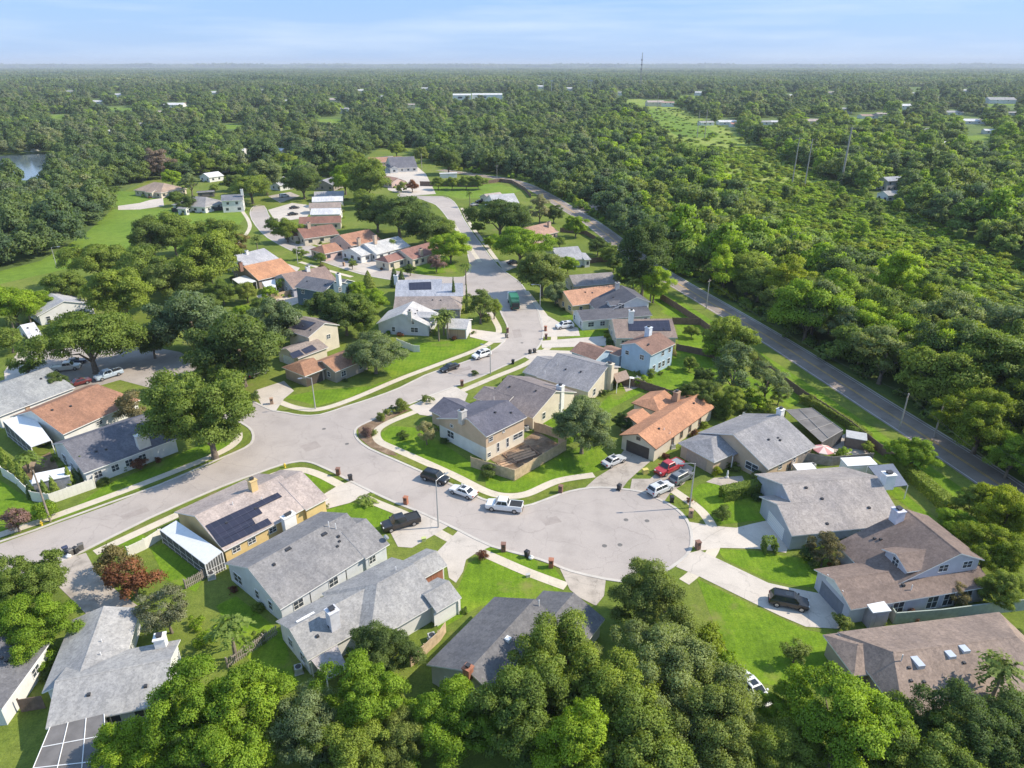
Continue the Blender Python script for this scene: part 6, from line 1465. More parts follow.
def car(label, rear, front, typ, col, cat=None, group=None, cover=None, name=None):
    L_, Wd, st, cab, rz_ = CARS[typ]
    a, b = G(*rear), G(*front); d = b - a; mid = (a + b) / 2
    e = empty(name or {'pickup': 'pickup_truck', 'van': 'van'}.get(typ, 'parked_car'), (mid.x, mid.y, .05), math.atan2(d.y, d.x), label, cat or {'pickup': 'pickup truck', 'suv': 'car', 'van': 'van'}.get(typ, 'car'), group)
    X = lambda t: L_ * (.5 - t); hw = Wd / 2; z0 = .26
    m = MB(); n = 10; i0 = 0
    zs = []
    for t, zt, k in st:
        w = hw * k
        ring = [(-w * .86, z0), (-w, z0 + .18), (-w, zt * .62), (-w * .985, zt - .08), (-w * .93, zt), (w * .93, zt), (w * .985, zt - .08), (w, zt * .62), (w, z0 + .18), (w * .86, z0)]
        m.v += [(X(t), y, z) for y, z in ring]
    for s in range(len(st) - 1):
        for q in range(n):
            q2 = (q + 1) % n; m.f.append((s*n + q, s*n + q2, (s+1)*n + q2, (s+1)*n + q)); m.m.append(0)
    m.f.append(tuple(range(n))); m.m.append(0); m.f.append(tuple((len(st)-1)*n + q for q in reversed(range(n)))); m.m.append(0)
    xb0, xr0, xr1, xb1 = [X(t) for t in cab]; zb = [z for t, z, k in st if t >= .2][0] - .04
    yb, yr = hw * .93, hw * .74
    B = [(xb0, -yb, zb), (xb0, yb, zb), (xb1, yb, zb), (xb1, -yb, zb)]; T_ = [(xr0, -yr, rz_ - .05), (xr0, yr, rz_ - .05), (xr1, yr, rz_ - .05), (xr1, -yr, rz_ - .05)]
    m.hexa(B, T_, 0)
    rt = [(xr0 - .12, -yr * .9, rz_), (xr0 - .12, yr * .9, rz_), (xr1 + .12, yr * .9, rz_), (xr1 + .12, -yr * .9, rz_)]
    m.hexa(T_, rt, 0)
    m.box(X(0) - .02, X(0) + .04, -hw * .62, hw * .62, .32, .52, 1); m.box(X(1) - .05, X(1) + .02, -hw * .7, hw * .7, .32, .5, 1)
    body = m.build('body', [paint(col), BLACKPL], e, smooth=False)
    Bv, Tv = [Vector(p) for p in B], [Vector(p) for p in T_]
    def pane(nm, p0, p1, p2, p3, u0, u1, v0, v1):
        f = lambda u, v: (p0.lerp(p1, u)).lerp(p3.lerp(p2, u), v)
        nr = (p1 - p0).cross(p3 - p0).normalized()
        c = (p0 + p2) / 2
        if nr.dot(c - Vector(((xb0 + xb1) / 2, 0, 1.2))) < 0: nr = -nr
        q = [f(u0, v0), f(u1, v0), f(u1, v1), f(u0, v1)]
        MB().hexa([p - nr * .03 for p in q], [p + nr * .012 for p in q]).build(nm, CARGLASS, e)
    pane('windscreen', Bv[0], Bv[1], Tv[1], Tv[0], .06, .94, .12, .95); pane('rear_window', Bv[3], Bv[2], Tv[2], Tv[3], .08, .92, .22, .92)
    for s in ((0, 3), (1, 2)):
        p0, p1, p2, p3 = Bv[s[0]], Bv[s[1]], Tv[s[1]], Tv[s[0]]
        pane('side_window', p0, p1, p2, p3, .10, .47, .22, .90); pane('side_window', p0, p1, p2, p3, .50, .90 if typ != 'pickup' else .92, .22, .90)
    wr = .34 if typ == 'sedan' else .385
    for tx in (.185, .80):
        for s in (-1, 1):
            y = s * (hw - .10)
            w = MB().tube([(X(tx), y - .13, wr), (X(tx), y + .13, wr)], wr, 14).build('tyre', TYRE, None)
            w.name = 'wheel'; w.parent = e
            MB().tube([(X(tx), y + s * .12, wr), (X(tx), y + s * .145, wr)], wr * .62, 12).build('rim', RIM, w)
    zt = st[1][1]
    for s in (-1, 1):
        MB().box(X(.035), X(-.004), s * hw * .60 - .16, s * hw * .60 + .16, zt - .22, zt - .06).build('headlight', LAMPG, e)
        MB().box(X(1.004), X(.985), s * hw * .74 - .12, s * hw * .74 + .12, st[-2][1] - .30, st[-2][1] - .06).build('tail_light', TAIL, e)
        MB().box(X(cab[0] + .03) - .1, X(cab[0] + .03) + .1, s * (hw + .09) - .09, s * (hw + .09) + .09, zb + .06, zb + .22).build('wing_mirror', paint(col), e)
    if typ == 'pickup':
        MB().box(X(.985), X(.655), -hw * .82, hw * .82, 1.10, 1.168).build('truck_bed', BLACKPL if not cover else paint(cover), e)
        for s in (-1, 1): MB().box(X(.99), X(.65), s * hw * .89 - .06, s * hw * .89 + .06, 1.12, 1.25).build('bed_rail', paint(col), e)
        MB().box(X(1.0), X(.985), -hw * .9, hw * .9, .7, 1.25).build('tailgate', paint(col), e)
    elif typ == 'suv':
        for s in (-1, 1): MB().tube([(X(.40), s * yr * .88, rz_ + .06), (X(.88), s * yr * .88, rz_ + .06)], .03, 5).build('roof_rail', BLACKPL, e)
        MB().box(X(.62), X(.44), -yr * .6, yr * .6, rz_ - .01, rz_ + .012).build('sunroof', CARGLASS, e)
    elif typ == 'sedan':
        MB().box(X(.60), X(.45), -yr * .6, yr * .6, rz_ - .01, rz_ + .012).build('sunroof', CARGLASS, e)
    return e
BLK, WHI, SIL, REDC, GRYC = (.010, .010, .012), (.75, .75, .74), (.50, .51, .52), (.42, .03, .035), (.16, .17, .18)
car('black car parked at the kerb ahead of a white sedan', (423, 477), (448, 484.5), 'suv', BLK)
car('white sedan parked between the black car and the white pickup', (476, 499), (451, 490), 'sedan', WHI)
car('white pickup truck with dark bed parked at the kerb', (525, 511.5), (484, 507), 'pickup', WHI)
car('black pickup truck nosed in on a concrete drive', (415, 522), (387, 530), 'pickup', (.028, .024, .022))
car('black SUV on the long concrete drive by the bright lawn', (768, 601), (808, 609), 'suv', BLK)
car('silver sedan on the drive of the orange-brown house', (604, 468), (623, 459.5), 'sedan', SIL)
car('red pickup truck with grey bed cover beside the tan hip house', (681, 465), (656, 477), 'pickup', REDC, cover=(.28, .30, .31))
car('dark SUV with grey roof parked beside the red pickup', (669, 487), (693, 474), 'suv', GRYC)
car('silver SUV parked across the drive mouth by the turning circle', (649, 497), (671, 487), 'suv', (.56, .57, .58))
car('white car half under trees on the narrow drive', (744, 683), (762, 703), 'sedan', WHI)
car('white SUV parked on the curve of the street', (492, 354), (471, 360.5), 'suv', WHI)
car('black sedan parked ahead of the white SUV on the curve', (461, 366), (438, 374), 'sedan', BLK)
car('white van on the drive of the charcoal saltbox', (573, 327), (556, 329), 'suv', WHI, 'van')
car('white car at the garage below the fan palms', (22, 348), (39, 345), 'sedan', WHI)
car('silver pickup with olive bed on the side street', (50, 372), (84, 368), 'pickup', (.58, .58, .54), cover=(.16, .19, .12))
car('dark blue sedan behind the silver pickup', (64, 366), (86, 362), 'sedan', (.03, .035, .08))
car('pale blue pickup beside the umbrella oak trunk', (120, 374), (98, 381), 'pickup', (.42, .5, .58))
car('dark red car beneath the umbrella oak, by the rust brown roof', (90, 382), (68, 388), 'sedan', (.14, .02, .025))
car('dark car shaded by the corner oak', (251, 378), (264, 373), 'sedan', BLK)
car('black car on the row house drives, upper', (288, 209.5), (301, 208), 'sedan', BLK); car('black car on the row house drives, lower', (286, 216), (300, 214.5), 'sedan', BLK)
car('white van at the turning head by the white house', (277, 198), (292, 196.5), 'van', WHI); car('dark car under the big glossy oak', (507, 265), (520, 263), 'sedan', (.02, .03, .05))
car('blue-grey car on the tan-roofed house drive', (468, 207), (480, 205), 'sedan', (.2, .23, .28)); car('dark car behind the blue-grey one', (474, 203.5), (486, 202), 'sedan', BLK)
car('blue car on the drive beside the pool cage edge', (21, 382), (30, 378), 'sedan', (.1, .18, .35)) if False else None

# garbage truck
a, b = G(516.5, 313), G(510.5, 299); d = b - a; mid = (a + b) / 2
e = empty('garbage_truck', (mid.x, mid.y, .05), math.atan2(d.y, d.x), 'green garbage truck stopped in the street seen from behind', 'garbage truck')
GRN = plain('truck_green', (.035, .19, .10), .4, var=.1); GRN2 = plain('truck_dark_green', (.03, .12, .075), .45, var=.1)
m = MB(); m.hexa([(-3.9, -1.25, 1.1), (1.6, -1.25, 1.1), (1.6, 1.25, 1.1), (-3.9, 1.25, 1.1)], [(-3.2, -1.15, 3.5), (1.6, -1.15, 3.5), (1.6, 1.15, 3.5), (-3.2, 1.15, 3.5)]); m.build('refuse_body', GRN, e)
MB().hexa([(-4.7, -1.2, .7), (-3.85, -1.2, .7), (-3.85, 1.2, .7), (-4.7, 1.2, .7)], [(-4.3, -1.1, 2.6), (-3.45, -1.1, 3.0), (-3.45, 1.1, 3.0), (-4.3, 1.1, 2.6)]).build('hopper', GRN2, e)
MB().box(-4.75, -4.35, -.95, .95, 1.0, 2.2).build('hopper_opening', BLACKPL, e)
o = MB().hexa([(2.0, -1.2, .9), (4.1, -1.2, .9), (4.1, 1.2, .9), (2.0, 1.2, .9)], [(2.0, -1.15, 3.0), (3.8, -1.15, 3.0), (3.8, 1.15, 3.0), (2.0, 1.15, 3.0)]).build('cab', WHITE, e)
MB().box(3.85, 4.1, -1.05, 1.05, 1.9, 2.7).build('windscreen', CARGLASS, e); MB().box(-4.3, 4.0, -.5, .5, .55, 1.08).build('chassis', BLACKPL, e)
for x in (-2.9, -1.6, 3.0):
    for s in (-1, 1):
        w = MB().tube([(x, s * 1.05 - .17, .5), (x, s * 1.05 + .17, .5)], .5, 14).build('wheel', TYRE, e); MB().tube([(x, s * 1.22, .5), (x, s * 1.24, .5)], .28, 10).build('rim', RIM, w)
for s in (-1, 1): MB().box(-4.8, -4.7, s * 1.05 - .1, s * 1.05 + .1, .8, 1.05).build('tail_light', TAIL, e)

# ================================================================== STREET FURNITURE
LAMPM = plain('lamp_concrete', (.42, .41, .40), .7, var=.1)
def street_lamp(label, x, y, h, ax, ay, name='street_lamp'):
    """(ax, ay): ground direction of the arm"""
    b = G(x, y); e = empty(name, b, math.atan2(ay, ax), label, 'street lamp', 'cobra-head street lamps of the estate')
    MB().tube([(0, 0, 0), (0, 0, h * .5), (0, 0, h)], [.13, .10, .075], 8).build('pole', LAMPM, e)
    MB().tube([(0, 0, h - .12), (.7, 0, h + .08), (1.9, 0, h + .12)], [.05, .045, .04], 6).build('arm', METAL, e)
    o = MB().hexa([(1.7, -.16, h + .02), (2.6, -.12, h + .04), (2.6, .12, h + .04), (1.7, .16, h + .02)], [(1.75, -.1, h + .2), (2.5, -.07, h + .16), (2.5, .07, h + .16), (1.75, .1, h + .2)]).build('lamp_head', METAL, e)
    MB().box(1.85, 2.4, -.09, .09, h - .03, h + .025).build('lens', LAMPG, o)
street_lamp('tall street lamp on the verge of the turning circle', 689.5, 508, 8.0, -1, -.1); street_lamp('street lamp by the concrete drive with the black pickup', 438.5, 527.5, 8.2, .6, .75)
street_lamp('street lamp before the orange-roofed low house', 315.5, 409, 6.8, -.9, -.2); street_lamp('street lamp at the kerb where the white SUV parks', 490.5, 374, 6.5, -.8, .5)
street_lamp('street lamp beside the yellow-green oak at the bend', 540, 309, 7.0, -1, 0); street_lamp('street lamp on the inner lane by the light grey roof', 298, 264, 6.5, .9, 0)
street_lamp('street lamp on the meadow edge by the western wood', 57, 268, 7, .7, .2)
WOODP = plain('pole_wood', (.30, .25, .20), .9, var=.2); CONP = plain('pole_concrete', (.34, .32, .29), .85, var=.1)
poles = []
def utility_pole(label, x, y, h, r=.17, mat=CONP, arm=True, name='utility_pole', cat='utility pole', group=None, ang=0.0, arms=1):
    b = G(x, y); e = empty(name, b, ang, label, cat, group)
    MB().tube([(0, 0, -.2), (0, 0, h)], [r, r * .65], 8).build('pole', mat, e)
    for q in range(arms if arm else 0):
        z = h - .6 - q * h * .09; o = MB().box(-1.3 * (h / 11), 1.3 * (h / 11), -.07, .07, z, z + .16).build('crossarm', WOODP, e)
        for s in (-1.1, 0, 1.1): MB().tube([(s * h / 11, 0, z + .16), (s * h / 11, 0, z + .42)], [.06, .04], 6).build('insulator', DARKMETAL, o)
    return b + Vector((0, 0, h - .3))
p1 = utility_pole('grey pole at the bend of the two-lane road near the back yards', 706, 309, 8.6, ang=.9, group='poles along the two-lane road'); p2 = utility_pole('pole on the verge above the round bright tree', 899, 430, 7.6, ang=.9, group='poles along the two-lane road'); p3 = utility_pole('pole across the two-lane road from the round bright tree', 934, 437, 6.8, ang=.9, group='poles along the two-lane road')
p4 = utility_pole('thin pole on the road bend near the vacant lot fence', 545, 189, 9, ang=.9, group='poles along the two-lane road'); p5 = utility_pole('thin pole at the far end of the vacant lot fence', 497, 181, 9, ang=.5, group='poles along the two-lane road')
p0 = utility_pole('leaning-looking wooden pole by the white garden wall', 50.5, 521.5, 9.0, mat=WOODP, arm=False, ang=.3)
utility_pole('slim pole rising at the top of the estate', 422, 170, 10, .18, arm=False)
def wire(label, a, b, sag=.8):
    pts = [a.lerp(b, t / 12) - Vector((0, 0, sag * 4 * (t / 12) * (1 - t / 12))) for t in range(13)]
    m = MB().tube([p - a for p in pts], .022, 4); o = m.build('power_line', DARKMETAL, loc=a); tag(o, label, 'wire', 'overhead wires')
wire('overhead wire along the two-lane road past the round bright tree', p2, G(1180, 600, 8)); wire('overhead wire on the wood side of the two-lane road', p3, G(1200, 580, 8)); wire('overhead wire crossing the verge between two poles', p2, p3, .3); wire('overhead wire following the back fences', p1, p2, 2.0)
# transmission poles in the clearing
tops = []
for x, y, h, lab in ((840.5, 186, 31, 'thick grey transmission pole, tallest in the clearing'), (804, 189, 26, 'slim transmission pole beside the tallest one'), (792, 184, 25, 'slim transmission pole standing farther from the tallest one'),
    (697, 138, 24, 'distant transmission pole in the clearing, western'), (704.5, 138, 25, 'distant transmission pole in the clearing, eastern'), (657, 111, 26, 'most distant transmission pole at the head of the clearing'), (837, 178, 12, 'short wooden pole beside the tallest transmission pole')):
    tops.append(utility_pole(lab, x, y, h, .62 if h > 28 else .36, CONP, True, 'transmission_pole', 'transmission pole', 'transmission poles of the powerline clearing', ang=.2, arms=1 if h > 28 else 2))
for (i, j), lab in (((0, 4), 'long transmission wire from the tallest pole into the distance'), ((1, 4), 'long transmission wire from the slim pole into the distance'), ((2, 3), 'long transmission wire between the western poles'), ((3, 5), 'transmission wire fading to the head of the clearing')): wire(lab, tops[i], tops[j], 6)
wire('transmission wire sweeping over the eastern wood', tops[0], G(1060, 330, 24), 6)
# lattice mast on the skyline
b = G(640, 88.5); e = empty('radio_mast', b, 0, 'tall lattice radio mast standing up against the skyline', 'radio mast')
MASTM = plain('mast_steel', (.22, .22, .24), .6, var=.05)
m = MB(); HM = 92; cs = [(3.2, 0), (-1.6, 2.8), (-1.6, -2.8)]
for x, y in cs: m.tube([(x, y, 0), (x * .35, y * .35, HM * .8), (x * .2, y * .2, HM)], [.42, .35, .3], 5)
for k in range(24):
    z0_, z1_ = HM * k / 24, HM * (k + 1) / 24; f0, f1 = 1 - .8 * k / 24, 1 - .8 * (k + 1) / 24
    for q in range(3): m.tube([(cs[q][0] * f0, cs[q][1] * f0, z0_), (cs[(q+1) % 3][0] * f1, cs[(q+1) % 3][1] * f1, z1_)], .2, 4)
m.build('lattice', MASTM, e)
for z in (48, 60, 72): MB().tube([(0, 0, z), (0, 0, z + 3.5)], 2.6, 10).build('antenna_ring', MASTM, e)
for k in range(0): pass
# floodlight masts at the far field
for x, lab in ((543, 'far floodlight mast on the pale field, western'), (551.5, 'far floodlight mast on the pale field, second'), (588, 'far floodlight mast on the pale field, third'), (590.5, 'far floodlight mast on the pale field, eastern')):
    b = G(x, 95); e = empty('floodlight_mast', b, 0, lab, 'floodlight', 'floodlights of the far field'); MB().tube([(0, 0, 0), (0, 0, 30)], [.6, .4], 6).build('pole', METAL, e); MB().box(-3, 3, -.4, .4, 28, 31).build('lamp_bank', METAL, e)

# mailboxes on brick pillars
def mailbox(label, x, y, mat, w=.62, h=1.25):
    b = G(x, y); e = empty('mailbox', b, TR.uniform(-.4, .4), label, 'mailbox', 'brick pillar mailboxes along the street')
    MB().box(-w/2, w/2, -w/2, w/2, 0, h).box(-w/2 - .05, w/2 + .05, -w/2 - .05, w/2 + .05, h, h + .1).build('pillar', mat, e)
    MB().box(-.1, .12, -w/2 - .08, -w/2 + .1, h * .68, h * .88).build('box', DARKMETAL, e)
for x, y, mt, lab in ((406, 504, BR_RED, 'red brick mailbox pillar opposite the black pickup drive'), (338.5, 475, BR_BROWN, 'brown brick mailbox pillar by the yellow house drive'), (503.5, 551, BR_BROWN, 'brown mailbox pillar between two verge bins and the small red tree'),
    (551, 567, BR_RED, 'red-brown mailbox pillar at the wide drive to the dark-roofed house'), (560.5, 492.5, BR_BROWN, 'brown mailbox pillar on the curved verge below the weeping olive tree'), (697.5, 549, BR_BROWN, 'brown mailbox pillar casting shade on the turning circle'),
    (690.5, 517, BR_TAN, 'tan mailbox pillar at the foot of the tall street lamp'), (272, 404, BR_TAN, 'tan mailbox pillar at the low house drive'), (546, 339, BR_BROWN, 'dark mailbox pillar at the drive of the brown-roofed garage'),
    (462, 386, BR_BROWN, 'dark mailbox pillar beside the corner lawn strip'), (545.5, 331, BR_RED, 'mailbox pillar nearest the charcoal saltbox drive'), (254, 484, BR_TAN, 'short tan mailbox pillar behind the yellow house chimney'), (507.5, 333, BR_BROWN, 'mailbox pillar by the white gabled house drive'), (344, 266, BR_TAN, 'mailbox pillar on the inner lane')):
    mailbox(lab, x, y, mt)
BINS = {'blue': plain('blue_bin', (.04, .05, .10), .55, var=0), 'black': plain('black_bin', (.03, .03, .032), .55, var=0), 'grey': plain('grey_bin', (.14, .13, .12), .55, var=0)}
def bin_(label, x, y, c, bag=False):
    b = G(x, y); e = empty('trash_bin', b, TR.uniform(0, 6), label, 'trash bin', 'wheeled bins put out at kerbs')
    MB().hexa([(-.22, -.25, .06), (.22, -.25, .06), (.22, .25, .06), (-.22, .25, .06)], [(-.30, -.34, 1.0), (.30, -.34, 1.0), (.30, .34, 1.0), (-.30, .34, 1.0)]).build('bin_body', BINS[c], e)
    MB().hexa([(-.33, -.38, 1.0), (.33, -.38, 1.0), (.33, .38, 1.0), (-.33, .38, 1.0)], [(-.25, -.28, 1.12), (.25, -.28, 1.12), (.25, .28, 1.12), (-.25, .28, 1.12)]).build('lid', BINS[c], e)
    for s in (-1, 1): MB().tube([(s * .24, -.30, .12), (s * .30, -.30, .12)], .12, 8).build('wheel', TYRE, e)
for x, y, c, lab in ((66.5, 553, 'blue', 'navy bin at the kerb, westernmost of four'), (71.5, 555.5, 'grey', 'grey bin low at the kerb among four'), (76.5, 553.5, 'black', 'black bin third along the kerb of four'), (82, 550, 'grey', 'tall grey bin standing on the grass strip of four'),
    (350.5, 480.5, 'black', 'black bin at the kerb by the yellow house drive'), (527, 557, 'black', 'black bin at the kerb under the wide lawn'), (619, 490, 'black', 'black bin at the kerb by the orange-brown house drive'), (671.5, 502, 'black', 'dark bin at the kerb by the silver SUV'),
    (530, 354, 'black', 'dark bin at the kerb bend, one of two'), (534.5, 353, 'black', 'second dark bin at the kerb bend'), (513, 364, 'black', 'dark bin alone on the kerb strip'), (506.5, 338, 'grey', 'grey bin beside the gabled house drive')):
    bin_(lab, x, y, c)
for x, y, lab in ((531, 559, 'white trash bag beside the black bin under the wide lawn'), (69, 557.5, 'white trash bag among the western kerb bins')):
    rs = np.random.RandomState(int(x)); m = MB(); b = G(x, y)
    for k in range(5): m.tube([(0, 0, k * .13), (0, 0, k * .13 + .13)], [(.18, .33, .38, .34, .2)[k], (.33, .38, .34, .2, .06)[k]], 9, cap=(k in (0, 4)))
    tag(m.build('trash_bag', WHITE, loc=b, smooth=True), lab, 'trash bag')
HYD = plain('hydrant_yellow', (.7, .5, .05), .5, var=0)
def hydrant(label, x, y):
    b = G(x, y); e = empty('fire_hydrant', b, 0, label, 'fire hydrant'); MB().tube([(0, 0, 0), (0, 0, .1), (0, 0, .55), (0, 0, .7), (0, 0, .82)], [.2, .15, .15, .17, .05], 10).build('barrel', HYD, e)
    for a_, b_ in (((-.25, 0, .5), (.25, 0, .5)), ((0, -.22, .45), (0, .1, .45))): MB().tube([a_, b_], .07, 8).build('outlet', HYD, e)
hydrant('yellow fire hydrant on the grass strip near the leaning-looking pole', 42, 525.5); hydrant('yellow fire hydrant on the verge corner by the yellow house', 285, 467.5)
def utility_box(label, x, y, c=(.5, .45, .2), s=.7):
    b = G(x, y); e = empty('utility_box', b, .3, label, 'utility box'); mt = plain('utility_box_%.2f' % c[1], c, .6, var=.05)
    MB().box(-s/2, s/2, -s*.35, s*.35, 0, s * .9).build('cabinet', mt, e); MB().box(-s/2 - .04, s/2 + .04, -s*.35 - .04, s*.35 + .04, s * .9, s * .98).build('lid', mt, e)
utility_box('yellow utility box on the lawn beside the red pickup', 645, 473.5, (.6, .5, .15), .9); utility_box('small green utility box on the grass beside the grey roof', 424, 541, (.5, .55, .2), .6); utility_box('small pale box on the lawn edge by the sidewalk', 528, 577, (.45, .45, .42), .5)
for x, y, lab in ((604.5, 546, 'manhole cover in the middle of the turning circle'), (620, 545, 'lighter manhole cover on the turning circle'), (647, 521, 'manhole cover by the lamp shadow on the turning circle'), (626, 520, 'small iron cover near the lamp shadow'), (324, 429, 'manhole cover at the street junction'), (347, 444, 'iron drain cover by the corner kerb'), (522, 343, 'manhole cover on the northern curve'), (577, 577, 'small iron cover on the wide drive apron')):
    b = G(x, y); o = MB().tube([(0, 0, .03), (0, 0, .045)], .36, 16).build('manhole_cover', plain('iron_cover', (.15, .14, .13), .7, var=.2), loc=b); tag(o, lab, 'manhole cover')

# ================================================================== FENCES, WALLS, SHEDS
F_TAN = plain('tan_fence_wood', (.52, .39, .25), .85, var=.2, scale=1.5); F_BRN = plain('brown_fence_wood', (.17, .115, .085), .9, var=.25, scale=1.5); F_GRY = plain('grey_fence_wood', (.30, .26, .23), .9, var=.25, scale=1.5)
F_WHT = plain('white_vinyl', (.74, .71, .64), .6, var=.06); F_BLK = plain('black_fence', (.03, .03, .03), .7, var=.1); F_GRN = plain('pale_green_wall', (.33, .37, .32), .8, var=.12)
def fence(label, pts, h, mat, posts=True, name='fence', picket=False, step=2.4, cap=False):
    ln = [G(*p) for p in pts]; o0 = ln[0].copy(); e = empty(name, o0, 0, label, 'wall' if name == 'garden_wall' else 'fence'); m = MB(); n_ = 0
    for a, b in zip(ln, ln[1:]):
        a, b = a - o0, b - o0; d = (b - a); L_ = d.length; d.normalize(); s = Vector((-d.y, d.x, 0)) * .035
        if picket:
            k = int(L_ / .24)
            for q in range(k):
                p = a + d * (q * .24 + .05); r = p + d * .13
                m.hexa([p - s * .4, r - s * .4, r + s * .4, p + s * .4], [v + Vector((0, 0, h * (.94 + .06 * ((q * 7) % 3) / 2))) for v in (p - s * .4, r - s * .4, r + s * .4, p + s * .4)])
            for z in (h * .25, h * .75): m.hexa([a - s + Vector((0, 0, z)), b - s + Vector((0, 0, z)), b + s + Vector((0, 0, z)), a + s + Vector((0, 0, z))], [v + Vector((0, 0, z + .09)) for v in (a - s, b - s, b + s, a + s)])
        else:
            k = max(1, int(L_ / .6))
            for q in range(k):
                p = a + d * (L_ * q / k); r = a + d * (L_ * (q + 1) / k - .012); hh = h + (0 if mat in (F_WHT, F_GRN) else TR.uniform(-.03, .03))
                m.hexa([p - s, r - s, r + s, p + s], [v + Vector((0, 0, hh)) for v in (p - s, r - s, r + s, p + s)])
        if cap: m.hexa([v + Vector((0, 0, h + .004)) for v in (a - s * 2.2, b - s * 2.2, b + s * 2.2, a + s * 2.2)], [v + Vector((0, 0, h + .09)) for v in (a - s * 2.2, b - s * 2.2, b + s * 2.2, a + s * 2.2)])
        if posts:
            for q in range(int(L_ / step) + 1):
                if n_ > 40: break
                p = a + d * min(L_, q * step); n_ += 1; MB().cbox(p + s * 1.6, .13, .13, 0, h + .1).build('post', mat, e)
    m.build('panels', mat, e); return e
fence('tall tan board fence round the corner house back yard', [(471, 467), (514.5, 480.5), (566, 450), (558, 446)], 2.0, F_TAN)
fence('tan board fence closing the yard towards the cream gable', [(534, 431), (545, 434), (562, 440), (590, 428), (604, 424)], 1.9, F_TAN)
fence('brown fence along the two-lane road behind the back yards', [(660, 299), (676, 309), (700, 325), (722, 342), (770, 374), (802, 398), (824, 412), (850, 430), (880, 454), (893, 463)], 1.8, F_BRN, step=5)
fence('low pale wall along the hedge by the two-lane road', [(911, 473), (926, 486), (950, 504)], .9, F_TAN, posts=False)
fence('brown fence between the blue house yard and the next yard', [(612, 384), (636, 387), (664, 396), (686, 404)], 1.8, F_BRN, step=3.5); fence('brown fence across the end of the solar house yard', [(672, 324), (700, 325)], 1.8, F_BRN, step=3.5); fence('brown fence behind the blue house green yard', [(676, 350), (700, 355), (722, 360)], 1.6, F_BRN, step=3.5)
fence('grey board fence between the tan house and the grey house', [(796, 466), (806, 462), (830, 466), (872, 462)], 1.8, F_GRY); fence('short grey gate fence beside the tan house wall', [(790, 471), (800, 458)], 1.7, F_GRY)
fence('white vinyl wall around the slate-roofed house garden', [(3, 476), (16, 484), (33, 501), (51, 504), (96, 488), (95, 480)], 1.8, F_WHT, name='garden_wall', step=2.6)
fence('white wall beside the yellow house sunroom', [(129, 557), (146, 549), (163, 538)], 1.7, F_WHT, name='garden_wall'); fence('dark picket fence between the sunroom and the blue house', [(186, 589), (206, 578), (222, 568)], 1.5, F_GRY, picket=True)
fence('weathered picket fence by the feathery palm', [(228, 668), (246, 656), (264, 644), (278, 634)], 1.5, F_GRY, picket=True); fence('new yellowish board fence below the white garage wall', [(411, 667), (425, 655), (440, 641), (446, 632)], 1.6, F_TAN)
fence('pale green garden wall with white cap behind the skylight house', [(884, 610), (893, 624), (938, 620.5), (985, 614.5), (1026, 610), (1080, 604)], 1.7, F_GRN, name='garden_wall', posts=False, cap=True)
fence('grey fence in the narrow yard beside the pool cage', [(22, 712), (46, 708)], 1.8, F_BRN); fence('brown fence round the vacant green lot', [(478, 185), (500, 182), (512, 183.5), (525, 191), (531, 198)], 1.9, F_BRN, posts=False); fence('long brown fence below the white-roofed house', [(420, 186), (446, 186.5), (478, 187)], 2.6, F_BRN, posts=False)
fence('black fence along the meadow below the white two-storey house', [(172, 212), (208, 211.5), (244, 209)], 1.8, F_BLK, posts=False); fence('white fence on the lawn before the white gabled house', [(397, 345), (414, 352), (420, 352)], 1.7, F_WHT); fence('grey fence behind the pool deck', [(270, 308), (284, 306), (303, 322)], 1.9, F_GRY, posts=False)
fence('tan fence beside the teal house', [(272, 300), (290, 296), (303, 291)], 1.8, F_TAN, posts=False); fence('grey rail fence along the side street', [(100, 392), (122, 388), (150, 396)], 1.0, F_GRY) if False else None
fence('brown fence between back yards near the white lean-to', [(572, 266), (600, 262), (618, 262)], 1.8, F_BRN, posts=False); fence('brown yard fence beside the pinkish roof', [(560, 232), (584, 234), (604, 246)], 1.8, F_BRN, posts=False)

def shed(label, x, y, rz, w, d, h, wall, roof):
    b = G(x, y); e = empty('garden_shed', b, rz, label, 'shed')
    MB().box(-w/2, w/2, -d/2, d/2, 0, h).build('wall', wall, e); MB().hexa([(-w/2 - .1, -d/2 - .1, h), (w/2 + .1, -d/2 - .1, h), (w/2 + .1, d/2 + .1, h + .002), (-w/2 - .1, d/2 + .1, h + .002)], [(-w/2 - .1, -d/2 - .1, h + .14), (w/2 + .1, -d/2 - .1, h + .14), (w/2 + .1, d/2 + .1, h + .3), (-w/2 - .1, d/2 + .1, h + .3)]).build('roof', roof, e)
    MB().box(-w*.25, w*.25, -d/2 - .04, -d/2, .1, h * .85).build('door', wall, e)
shed('lavender shed with white flat roof beside the pale green wall', 873, 624, .15, 2.2, 1.5, 2.6, plain('lavender_shed', (.42, .36, .40), .7), WHITEMETAL); shed('small shed with grey sheet roof in the lanai yard', 854, 446, -.4, 3.2, 2.4, 2.0, plain('shed_wood', (.2, .15, .12), .8), plain('shed_roof', (.42, .42, .42), .7))
shed('white canopy shed behind the cypresses', 56, 488, .45, 5.0, 2.8, 2.3, plain('shed_grey', (.3, .3, .34), .7), WHITEMETAL); shed('small white shed beside the leaning-looking pole', 36, 491, .45, 1.8, 1.5, 1.4, WHITE, WHITEMETAL); shed('low white lean-to beside the grey fence', 804, 473, .1, 3.2, 2.2, .9, WHITE, WHITEMETAL); shed('white garden room behind the grey roof', 856, 473, .1, 5.0, 2.2, 2.1, WHITE, WHITEMETAL)
